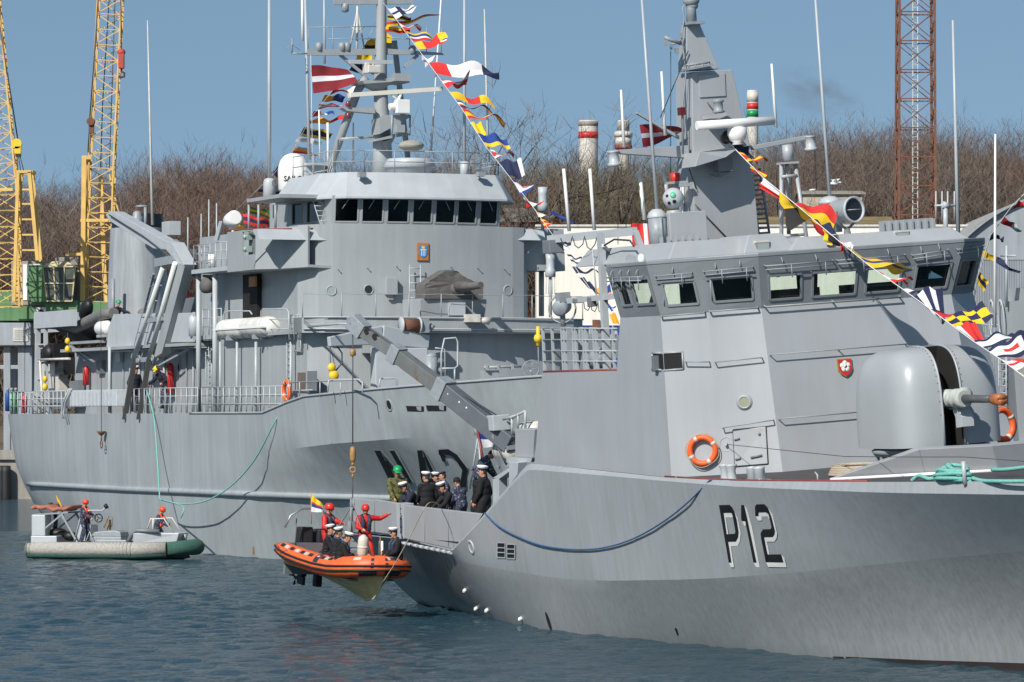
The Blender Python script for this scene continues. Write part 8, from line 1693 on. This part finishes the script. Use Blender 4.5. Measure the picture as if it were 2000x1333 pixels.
onQ('person in white cap facing the others from the bow of the orange boat', 767, 1032, .25, 205, sit=True, lean=8, headp=8, top=BLKC, low=BLKC, vest=VEST, handL=(.36, .14, .60), handR=(.34, -.16, .66))
# sheet of paper roll standing beside the bow man
q = Q.M @ Q.y(744, 1072, .0); o = thing('paper_scroll', 'white rolled document held beside the sailor in the bow of the orange boat', 'document', Matrix.Translation(q)); mb = MB(); vs = []
for j in range(6):
    for i in range(7): a = i/6*3.6; vs.append((.06*math.cos(a), .05*math.sin(a), (j/5-.5)*.42))
mb.add(vs, [(j*7+i, j*7+i+1, (j+1)*7+i+1, (j+1)*7+i) for j in range(5) for i in range(6)], 0, True); mb.build('sheet', CAPW, o); mb = MB(); mb.tube([(-.03, .03, -.2), (-.02, .03, .34)], .014, 6); mb.build('handle', BRONZE, o)
# people on the ship behind
q = headw(N, 232, 587, -4.3); person('person in a green helmet leaning over the grey boat deck bulwark pointing right', q, -35, None, lean=14, hat='hardhat', hatm=HELG, top=NAVYC, low=NAVYC, handL=(.62, .25, 1.16), handR=(.3, -.25, 1.05), curl=.1, group='crew on the ship behind')
q = headw(N, 266, 716, -5.1); person('person in white cap and dark uniform standing behind the davit rails', q, -50, deckw(N, 266, 716, -5.1, 5.7), lean=3, headp=10, heady=25, top=NAVYC, low=NAVYC, coat=.3, group='crew on the ship behind')
q = headw(N, 303, 717, -5.2); person('person in a yellow helmet leaning over the rail and handling a rope', q, 215, deckw(N, 303, 717, -5.2, 5.7), lean=30, headp=22, hat='hardhat', hatm=HELY, top=NAVYC, low=CAMB, handL=(.32, .42, .98), handR=(.66, -.12, .86), curl=.8, group='crew on the ship behind')
# workboat crew
def onG(label, u, v, y, phi, **k): return person(label, wat(u, v, 172.5+y), phi, group='crew of the grey workboat', hat='helmet', hatm=HELO, top=CAMB, low=CAMB, **k)
onG('person in orange helmet and vest standing at the wheel of the grey workboat', 168, 976, -.35, -25, lean=4, headp=8, vest=ORV, handL=(.42, .2, 1.02), handR=(.42, -.2, 1.02), scale=.98)
onG('person in orange helmet and vest crouching in the bow of the grey workboat', 319, 991, -.1, -20, lean=14, headp=12, vest=ORV, kneel=True, handL=(.45, .1, .55), handR=(.45, -.12, .5), scale=1.0)
# ================================================================== FLAGS
def cloth(name, c):
    m = mat(name, c, .8, var=.06, scale=3); return m
CL = dict(r=cloth('flag_red', (.58, .025, .02)), w=cloth('flag_white', (.70, .69, .70)), b=cloth('flag_blue', (.015, .045, .22)), n=cloth('flag_navy', (.012, .018, .06)), y=cloth('flag_yellow', (.75, .48, .015)), k=cloth('flag_black', (.015, .015, .015)), o=cloth('flag_orange', (.78, .30, .02)), g=cloth('flag_green', (.02, .16, .05)), m=cloth('flag_maroon', (.20, .012, .018)), l=cloth('flag_lilac', (.46, .42, .52)))
CK = list(CL)
def pat(p, s, t):
    k, a = p.split(':') if ':' in p else ('c', p)
    n = len(a)
    if k == 'c': return a[0]
    if k == 'h': return a[min(n-1, int(t*n))]
    if k == 'v': return a[min(n-1, int(s*n))]
    if k == 'x': return a[1] if min(abs(s-t), abs(s-(1-t))) < .14 else a[0]
    if k == '+': return a[1] if abs(t-.5) < .13 or abs(s-.38) < .10 else a[0]
    if k == 'q': return a[(int(s*2) % 2) ^ (int(t*2) % 2)]
    if k == 'e': return a[(int(s*4) % 2) ^ (int(t*3) % 2)]
    if k == 'b': return a[0] if s > .86 or t < .2 or t > .8 else (a[1] if n < 3 or not (.3 < s < .7 and .38 < t < .62) else a[2])
    if k == 'd': return a[0] if s > t else a[1]
    if k == 's': return a[1] if abs(t-.5-.4*(s-.5)) < .16 else a[0]
    if k == 'L': return a[0] if t < .18 else a[1] if t < .36 else a[2] if t < .54 else a[3] if t < .68 else a[4]
rf = random.Random(21)
def flag(label, A, B, fly, p, tip=1.0, amp=.12, waves=1.5, ph=0, curl=0, group=None, nu=20, nv=10, cat='flag', name='flag'):
    A, B, fly = V(A), V(B), V(fly); W = fly.length; nr = (B-A).cross(fly).normalized(); hv = (B-A); hl_ = hv.length; tw_ = rf.uniform(-1.5, 1.5)
    mb = MB(); vs = []
    for j in range(nv+1):
        t = j/nv
        for i in range(nu+1):
            s = i/nu; tt = .5+(t-.5)*lerp(1, tip, s)
            dw = tw_*s; q = fly*s+hv*.5+(hv*math.cos(dw)+nr*hl_*math.sin(dw))*(tt-.5)
            q += nr*(amp*W*(s**.7)*math.sin(waves*6.28*s+ph+1.1*t)+.05*W*s*math.sin(11*s+4*t+ph))
            q += V((0, 0, 1))*(.28*amp*W*s*math.sin(waves*6.28*s+ph+.6)+curl*W*s**3)
            vs.append(q)
    o0 = len(mb.v); mb.v += [tuple(q) for q in vs]
    for j in range(nv):
        for i in range(nu):
            mb.f.append((j*(nu+1)+i, j*(nu+1)+i+1, (j+1)*(nu+1)+i+1, (j+1)*(nu+1)+i)); mb.m.append(CK.index(pat(p, (i+.5)/nu, (j+.5)/nv))); mb.s.append(True)
    o = mb.build(name, [CL[k] for k in CK]); o.data.transform(Matrix.Identity(4)); o.matrix_basis = Matrix.Translation(A)
    return tag(o, label, cat, group)
def fline(fr, ax, val, items, where, first, group, side=0):
    prev = first
    for (a, b, c, desc, short, p, kw) in items:
        A, B = fr.M @ fr.at(a[0], a[1], ax, val), fr.M @ fr.at(b[0], b[1], ax, val); m = (A+B)/2
        Cc = wat(c[0], c[1], m.y); fly = Cc-m; fly.y += rf.uniform(-.25, .25)*fly.length
        flag(f'{desc} below {prev}, {where}', A, B, fly, p, ph=rf.uniform(0, 6), group=group, **kw); prev = 'the '+short
T5 = dict(tip=.45)
NR = [((757, 17), (773, 38), (812, 16), 'white flag with blue cross', 'blue cross flag', '+:wn', dict(amp=.08)),
      ((779, 45), (791, 61), (823, 52), 'red and white pennant', 'red white pennant', 's:rw', T5),
      ((793, 61), (806, 80), (872, 78), 'four colour striped pennant', 'four colour pennant', 'h:ybwr', dict(tip=.3, amp=.09)),
      ((809, 84), (819, 97), (872, 84), 'yellow red pennant with upturned tip', 'upturned pennant', 'v:yrry', dict(tip=.5, curl=.3, amp=.07)),
      ((822, 104), (838, 124), (842, 118), 'furled white flag', 'furled white flag', 'w', dict(amp=.3)),
      ((838, 124), (852, 144), (975, 143), 'long red, white and blue pennant', 'long tricolour', 'v:rwwn', dict(tip=.25, amp=.05)),
      ((857, 152), (872, 174), (914, 158), 'red flag with white diagonal', 'white diagonal flag', 's:rw', {}),
      ((878, 180), (888, 193), (966, 204), 'yellow, red and yellow pennant', 'yellow red pennant', 'v:yry', dict(tip=.4, amp=.08)),
      ((892, 197), (898, 211), (962, 216), 'white, red and black pennant', 'dark striped pennant', 'h:nwrk', dict(tip=.5)),
      ((903, 212), (916, 233), (988, 236), 'red pennant with yellow stripe', 'yellow stripe pennant', 'h:ryr', dict(tip=.4)),
      ((919, 239), (932, 260), (947, 255), 'small plain yellow flag', 'plain yellow flag', 'y', dict(amp=.15)),
      ((934, 261), (950, 286), (992, 277), 'blue flag with yellow stripe', 'blue yellow flag', 'h:bbby', dict(tip=.7)),
      ((957, 292), (968, 310), (1004, 302), 'red pennant with white cross', 'white cross pennant', 'x:rw', dict(tip=.5)),
      ((975, 317), (993, 342), (1022, 331), 'navy blue flag with white tail', 'navy flag', 'v:nnnnw', dict(tip=.6)),
      ((998, 348), (1020, 384), (1042, 364), 'blue flag with white and red centre', 'blue centred flag', 'b:bwr', dict(amp=.06)),
      ((1022, 384), (1040, 404), (1047, 402), 'white and red flag hanging limp', 'limp white red flag', 'v:wr', dict(amp=.2)),
      ((1041, 404), (1052, 424), (1072, 428), 'orange and white flag', 'orange white flag', 'h:ow', dict(amp=.15)),
      ((1055, 428), (1066, 448), (1090, 432), 'yellow and red striped flag', 'yellow red striped flag', 'h:yryr', dict(amp=.12)),
      ((1084, 474), (1092, 487), (1116, 478), 'small navy and white flag', 'small navy white flag', 'h:nw', {}),
      ((1107, 497), (1115, 511), (1141, 513), 'navy and white pennant', 'navy white pennant', 'h:nwn', dict(tip=.5)),
      ((1117, 521), (1126, 535), (1174, 533), 'navy pennant', 'navy pennant', 'h:nn', dict(tip=.5)),
      ((1128, 539), (1148, 562), (1160, 562), 'narrow navy flag', 'narrow navy flag', 'n', dict(amp=.15)),
      ((1163, 565), (1172, 580), (1194, 573), 'orange and blue flag', 'orange blue flag', 'q:ob', {}),
      ((1176, 590), (1188, 612), (1203, 600), 'lower white flag with blue cross', 'lower blue cross flag', '+:wb', {}),
      ((1190, 615), (1197, 632), (1206, 622), 'plain orange flag', 'plain orange flag', 'o', {})]
fline(N, 1, 0, NR, 'far ship bow line', 'the mast head', 'signal flags dressing the far ship')
mb = MB(); pts = [N.M @ N.y(u, v, 0) for u, v in ((748, 5), (775, 40), (840, 128), (900, 210), (950, 288), (1000, 352), (1045, 410), (1110, 503), (1170, 590), (1225, 690))]; mb.tube(pts, .01, 5); tag(mb.build('flag_line', WHITE), 'white flag line running from the far ship mast down to its bow', 'flag line')
NL = [((757, 28), (757, 38), (803, 36), 'yellow flag with black bar', 'yellow black flag', 'h:yky', {}),
      ((755, 44), (755, 54), (858, 36), 'red and yellow pennant blown upward', 'upward pennant', 'h:ry', dict(tip=.5, curl=.1)),
      ((753, 52), (753, 63), (800, 60), 'yellow and red flag', 'yellow red flag', 'h:yr', {}),
      ((716, 82), (706, 97), (765, 82), 'yellow and black flag', 'second yellow black flag', 'h:yk', {}),
      ((698, 106), (692, 118), (726, 116), 'yellow flag', 'yellow flag', 'y', {}),
      ((690, 124), (682, 138), (730, 130), 'navy and red flag behind the ensign', 'navy red flag', 'v:nr', {}),
      ((676, 150), (664, 166), (720, 160), 'navy and yellow chequered flag', 'chequered flag', 'e:ny', {}),
      ((652, 172), (644, 186), (698, 178), 'red and white flag', 'red white flag', 'v:rrw', {}),
      ((634, 186), (628, 199), (672, 192), 'orange and blue flag', 'orange blue flag', 'v:ob', {}),
      ((624, 203), (620, 214), (676, 205), 'red and white bordered pennant', 'bordered pennant', 'h:rwr', dict(tip=.6)),
      ((613, 217), (606, 231), (653, 222), 'red, white and blue flag', 'tricolour flag', 'v:rwb', {}),
      ((604, 236), (600, 243), (673, 234), 'long orange and red streamer', 'long streamer', 'v:oor', dict(tip=.5)),
      ((594, 248), (585, 266), (646, 266), 'navy flag with yellow edges', 'yellow edged flag', 'h:ynny', dict(amp=.06)),
      ((580, 267), (577, 277), (628, 280), 'white pennant', 'white pennant', 'h:lw', dict(tip=.6)),
      ((576, 282), (571, 299), (626, 304), 'white, orange and red flag', 'white orange red flag', 'h:lor', {}),
      ((545, 322), (533, 338), (575, 345), 'navy flag beside the satellite dome', 'navy dome flag', 'n', {}),
      ((515, 358), (503, 375), (560, 372), 'lilac white flag', 'lilac flag', 'h:lln', {})]
fline(N, 1, 0, NL, 'far ship stern line', 'the mast head', 'signal flags dressing the far ship')
mb = MB(); mb.tube([N.M @ N.y(u, v, 0) for u, v in ((746, 20), (716, 82), (665, 158), (606, 232), (570, 300), (530, 345), (430, 440))], .01, 5); tag(mb.build('flag_line', WHITE), 'white flag line running from the far ship mast down towards its stern', 'flag line')
A, B = N.M @ mx(607, 128, -3.5), N.M @ mx(612, 183, -3.5); flag('dark red and white striped national flag on the far ship mast', A, B, wat(686, 132, A.y)-wat(608, 140, A.y)+V((0, .6, 0)), 'h:mmwmm', amp=.05, waves=1.2, name='national_flag')
mb = MB(); mb.tube([A+V((0, 0, .4)), B-V((0, 0, 4.5))], .01, 4); tag(mb.build('flag_halyard', WHITE), 'thin halyard holding the red and white national flag', 'halyard')
PR = [((1417, 272), (1437, 291), (1462, 296), 'narrow navy flag', 'narrow navy flag', 'n', dict(tip=.4, amp=.1)),
      ((1441, 297), (1460, 317), (1500, 312), 'red pennant with yellow cross', 'yellow cross pennant', 'x:ry', dict(tip=.35)),
      ((1466, 321), (1490, 346), (1484, 338), 'furled red and yellow flag', 'furled red yellow flag', 'v:ryr', dict(amp=.4)),
      ((1491, 348), (1520, 372), (1504, 380), 'white and red swallowtail', 'white red swallowtail', 'v:wr', dict(amp=.15)),
      ((1523, 372), (1550, 398), (1574, 432), 'yellow flag with black checks', 'black checked flag', 'e:yyk' if 0 else 'q:yk', dict(amp=.08)),
      ((1549, 398), (1580, 420), (1628, 446), 'red and yellow flag', 'red yellow flag', 'h:ryr', dict(amp=.08)),
      ((1588, 428), (1606, 446), (1634, 456), 'navy flag', 'navy flag', 'n', {}),
      ((1607, 448), (1628, 464), (1632, 482), 'black and yellow flag hanging limp', 'limp black flag', 'h:ykk', dict(amp=.12)),
      ((1630, 464), (1642, 474), (1646, 488), 'small red flag', 'small red flag', 'r', dict(amp=.15)),
      ((1642, 474), (1656, 483), (1664, 490), 'small white and navy flag', 'small white navy flag', 'h:wn', dict(amp=.12)),
      ((1658, 483), (1703, 524), (1772, 526), 'large yellow and blue striped flag', 'large yellow blue flag', 'h:yyby', dict(tip=.55, amp=.07)),
      ((1711, 528), (1746, 555), (1778, 548), 'red flag with white bar', 'red white bar flag', 'h:rwr', dict(tip=.4, amp=.08)),
      ((1757, 560), (1778, 577), (1816, 574), 'white flag curling over', 'white curling flag', 'h:wwn', dict(tip=.6, amp=.16)),
      ((1781, 581), (1812, 602), (1842, 596), 'blue and white striped flag', 'blue white striped flag', 'v:nwnwn', dict(amp=.12)),
      ((1817, 604), (1839, 622), (1914, 614), 'navy and red flag', 'navy red flag', 'h:nrr', dict(tip=.6, amp=.05)),
      ((1842, 625), (1864, 638), (1930, 610), 'yellow and navy chequered flag', 'yellow navy chequered flag', 'e:yn', dict(tip=.9, amp=.06)),
      ((1867, 639), (1896, 661), (1915, 652), 'red flag with white hoist', 'white hoist flag', 'v:wrrr', dict(amp=.1)),
      ((1900, 667), (1922, 681), (1986, 652), 'white flag with navy border', 'navy bordered flag', 'b:nww', dict(amp=.07)),
      ((1929, 685), (1949, 699), (2012, 668), 'navy bordered white and red flag', 'red centred flag', 'b:nwr', dict(amp=.07)),
      ((1953, 702), (1986, 724), (2040, 696), 'white flag with red cross', 'red cross flag', '+:wr', dict(amp=.07)),
      ((1990, 728), (2020, 750), (2060, 738), 'yellow flag at the photo edge', 'edge flag', 'y', {})]
fline(P, 1, 0, PR, 'patrol ship flag line', 'the mast', 'signal flags dressing the patrol ship')
mb = MB(); mb.tube([P.M @ P.y(u, v, 0) for u, v in ((1410, 262), (1440, 296), (1490, 347), (1570, 413), (1620, 456), (1700, 521), (1760, 563), (1830, 614), (1900, 666), (1960, 706), (2040, 766))], .01, 6); tag(mb.build('flag_line', WHITE), 'white flag line running from the patrol ship mast to its bow', 'flag line')
# flags of the vessel beyond at right edge
XR = [((1990, 392), (1975, 412), (2010, 404), 'red flag at the top right edge', 'red edge flag', 'r', dict(amp=.2)),
      ((1962, 424), (1954, 436), (1996, 452), 'red and white flag', 'red white flag', 'v:rw', {}),
      ((1938, 452), (1930, 470), (1960, 468), 'furled navy flag', 'furled navy flag', 'n', dict(amp=.3)),
      ((1921, 488), (1918, 500), (1988, 534), 'yellow and navy pennant', 'yellow navy pennant', 'v:ynn', dict(tip=.4)),
      ((1912, 530), (1906, 546), (1926, 562), 'yellow edged navy flag', 'navy yellow flag', 'h:yny', {})]
fline(P, 1, 9, XR, 'line right of bridge', 'the photo edge', 'signal flags right of the bridge')
mb = MB(); mb.tube([P.M @ P.y(u, v, 9) for u, v in ((2030, 350), (1975, 405), (1935, 460), (1910, 540), (1900, 600))], .014, 5); tag(mb.build('flag_line', WHITE), 'dark flag line rising to the right edge behind the bridge', 'flag line')
# neighbouring vessel seen at right edge
nvM = P.M @ Matrix.Translation((14, 13, 0)); nv_ = thing('neighbour_vessel', 'grey superstructure of another vessel seen at the right edge behind the gun', 'ship', nvM)
I3 = nvM.inverted() @ P.M
def nvp(u, v, dy=0): return I3 @ P.y(u, v, 13+dy)
mb = MB(); a, b_ = nvp(1948, 590), nvp(2090, 900); mb.bb(a.x, b_.x, 0, 4, b_.z, a.z); mb.bb(nvp(1920, 0).x, a.x-.002, .3, 4, nvp(0, 900).z, nvp(0, 680).z); mb.build('wall', GREY, nv_)
mb = MB(); a, b_ = nvp(1925, 860), nvp(2090, 990); mb.bb(a.x-2, b_.x, -.5, 5, -1.5, a.z); mb.build('hull', GREY, nv_)
mb = MB(); crew_ladder(mb, nvp(1951, 860, -.15), nvp(1951, 690, -.15), (.45, 0, 0), 12); 
for u in (1938, 1956): T = align(nvp(u, 625, -.1), (0, -1, 0)); mb.torus(T @ Matrix.Diagonal((.5, 1.6, 1, 1)), .35, .03, 20, 6)
mb.build('ladder', GREYL, nv_)
mb = MB(); railing(mb, P, [nvp(1900, 680, .2), nvp(1960, 680, .2)], 1.0, .025, .7, 3); mb.build('rail', GREYL, nv_); mb = MB(); mb.tube([nvp(1966, 600, -.1), nvp(1966, 480, -.1)], .04, 6); mb.tube([nvp(1955, 500, -.1), nvp(1985, 500, -.1)], .03, 6); mb.build('lamp_mast', GREYL, nv_)
mb = MB(); a, b_ = nvp(1962, 705), nvp(1990, 860); mb.bb(a.x, b_.x, -.06, -.003, b_.z, a.z); mb.build('door', GREYD, nv_)
# other flags
A, B = P.M @ mp(1249, 244, 3.9), P.M @ mp(1256, 288, 3.9); flag('dark red flag with pale stripe flying behind the patrol ship mast', A, B, wat(1328, 236, A.y)-wat(1250, 246, A.y)+V((0, .5, 0)), 'h:mmlmm', amp=.05, name='national_flag')
A, B = P.M @ P.x(1233, 436, .5), P.M @ P.x(1236, 492, .5); flag('red flag with small white marks hanging left of the dome antenna', A, B, wat(1272, 440, A.y)-wat(1233, 440, A.y), 'v:rrrwr', amp=.06)
A, B = P.M @ P.y(929, 819, -1.6), P.M @ P.y(938, 875, -1.6); flag('yellow, green, red, blue and white naval flag on a red staff by the crane', A, B, wat(966, 868, A.y)-wat(936, 866, A.y)+V((0, .2, 0)), 'L:ygrbw', tip=.85, amp=.07, name='naval_flag')
mb = MB(); mb.tube([P.M @ P.y(928, 815, -1.6), P.M @ P.y(951, 940, -1.6)], [.03, .045], 8); tag(mb.build('flag_staff', mat('dark_red_wood', (.18, .02, .018), .4)), 'dark red flag staff leaning beside the crane', 'flag staff')
A, B = Q.M @ Q.y(608, 966, -.45), Q.M @ Q.y(608, 1000, -.45); flag('small red, yellow, blue and white flag at the stern of the orange boat', A, B, wat(630, 996, A.y)-wat(608, 986, A.y), 'L:yyrbw', tip=.5, amp=.08)
mb = MB(); mb.tube([A+V((0, 0, .05)), B-V((0, 0, .35))], .014, 5); tag(mb.build('flag_staff', mat('orange_wood', (.6, .28, .08), .5)), 'thin orange staff carrying the small flag of the orange boat', 'flag staff')
A, B = wat(109, 966, 172.7), wat(115, 992, 172.7); flag('small yellow and navy flag at the stern of the grey workboat', A, B, wat(122, 990, 172.7)-wat(111, 972, 172.7), 'h:yn', amp=.1)
A, B = N.M @ N.y(345, 566, -3), N.M @ N.y(352, 586, -3); flag('black, blue and red flag behind the davit arm', A, B, wat(368, 560, A.y)-wat(348, 570, A.y), 'h:wkbr', amp=.1)
A, B = N.M @ N.y(346, 545, -2.5), N.M @ N.y(349, 556, -2.5); flag('small yellow and orange flag above the black, blue and red one', A, B, wat(364, 548, A.y)-wat(347, 550, A.y), 'h:yo', amp=.1)
A, B = N.M @ N.y(474, 418, -2.6), N.M @ N.y(476, 436, -2.6); flag('red and navy flag bunched under the wing canopy', A, B, wat(530, 436, A.y)-wat(475, 424, A.y), 'h:rnr', amp=.08)
A, B = N.M @ N.y(488, 402, -2.2), N.M @ N.y(480, 414, -2.2); flag('green and yellow flag above the red and navy one under the canopy', A, B, wat(548, 426, A.y)-wat(484, 406, A.y), 'h:gyg', amp=.08)
A, B = N.M @ N.y(450, 436, -2.6), N.M @ N.y(447, 448, -2.6); flag('yellow flag bunched below the white searchlight', A, B, wat(480, 444, A.y)-wat(450, 442, A.y), 'y', amp=.12)
A, B = N.M @ N.x(1072, 410, 2), N.M @ N.x(1078, 420, 2); flag('blue streamer blowing right of the disc antenna', A, B, wat(1120, 432, A.y)-wat(1074, 412, A.y), 'b', tip=.4, amp=.08)
# ---------------- ropes outside the ships
def nrope(pts): return [N.M @ q for q in pts]
hp_ = lambda u, v, off: (lambda r: r[0]+r[1]*off if r[0] else N.y(u, v, -5.9))(hit(N, nb, u, v))
rope('mooring_rope', 'pale green rope hanging from the rail of the ship behind in a slack loop', nrope([N.y(286, 762, -5.75), N.y(300, 812, -5.95), hp_(330, 900, .5), hp_(352, 960, .9), hp_(362, 974, 1.0), hp_(400, 981, .9), hp_(440, 972, .8), hp_(480, 945, .6), hp_(515, 895, .4), hp_(538, 835, .15), N.y(546, 806, -5.8)]), .03, ROPEG)
a = hp_(362, 974, 1.0); rope('heaving_line', 'green line end dropping from the slack rope to the workboat', nrope([a])+[wat(357, 990, 173), wat(353, 1012, 172.6)], .03, ROPEG)
rope('boat_line', 'tan line from the patrol ship rail to the bow of the orange boat', [P.M @ P.y(858, 986, -4.2), wat(835, 985, 119.0), wat(805, 1040, 119.5), wat(775, 1095, 119.8), wat(748, 1137, 120.2)], .012, ROPET)
# gulls
def gull(label, p, fl, phi):
    o = thing('gull', label, 'gull', Matrix.Translation(p) @ Matrix.Rotation(R(phi), 4, 'Z'), 'white gulls near the ruined stone building')
    mb = MB(); mb.tube([(-.28, 0, .0), (-.15, 0, .02), (0, 0, .03), (.15, 0, .03), (.24, 0, .06), (.3, 0, .07)], [.02, .07, .1, .085, .055, .03], 12); mb.ell((.27, 0, .075), (.06, .05, .05), 10, 8)
    if fl:
        for s_ in (1, -1):
            A = [(.1, 0, .07), (.16, .28*s_, .24), (.08, .55*s_, .22), (-.1, .78*s_, .12)]; Bq = [(-.1, 0, .06), (-.06, .28*s_, .22), (-.1, .55*s_, .2), (-.14, .78*s_, .118)]
            mb.loft([[V(a_), V(b_), V(b_)-V((0, 0, .012)), V(a_)-V((0, 0, .012))] for a_, b_ in zip(A, Bq)], 0, True, True)
        mb.prism([(-.25, -.03, .0), (-.25, .03, 0), (-.42, .08, 0), (-.42, -.08, 0)], (0, 0, .012))
    solid(mb, 'body', WHITE, o, .012, 2)
    mb = MB(); mb.tube([(.32, 0, .07), (.38, 0, .06)], [.015, .006], 6); mb.build('beak', YEL, o)
    if not fl:
        mb = MB()
        for s_ in (1, -1): mb.tube([(0, .03*s_, -.05), (.01, .03*s_, -.2)], .01, 5)
        mb.build('legs', YEL, o)
gull('white gull in flight beside the searchlight', wat(1630, 360, 200), True, 15)
gull('white gull perched on the flat top of the ruined stone building', wat(1586, 372, 400), False, 0)
bpy.context.view_layer.update()
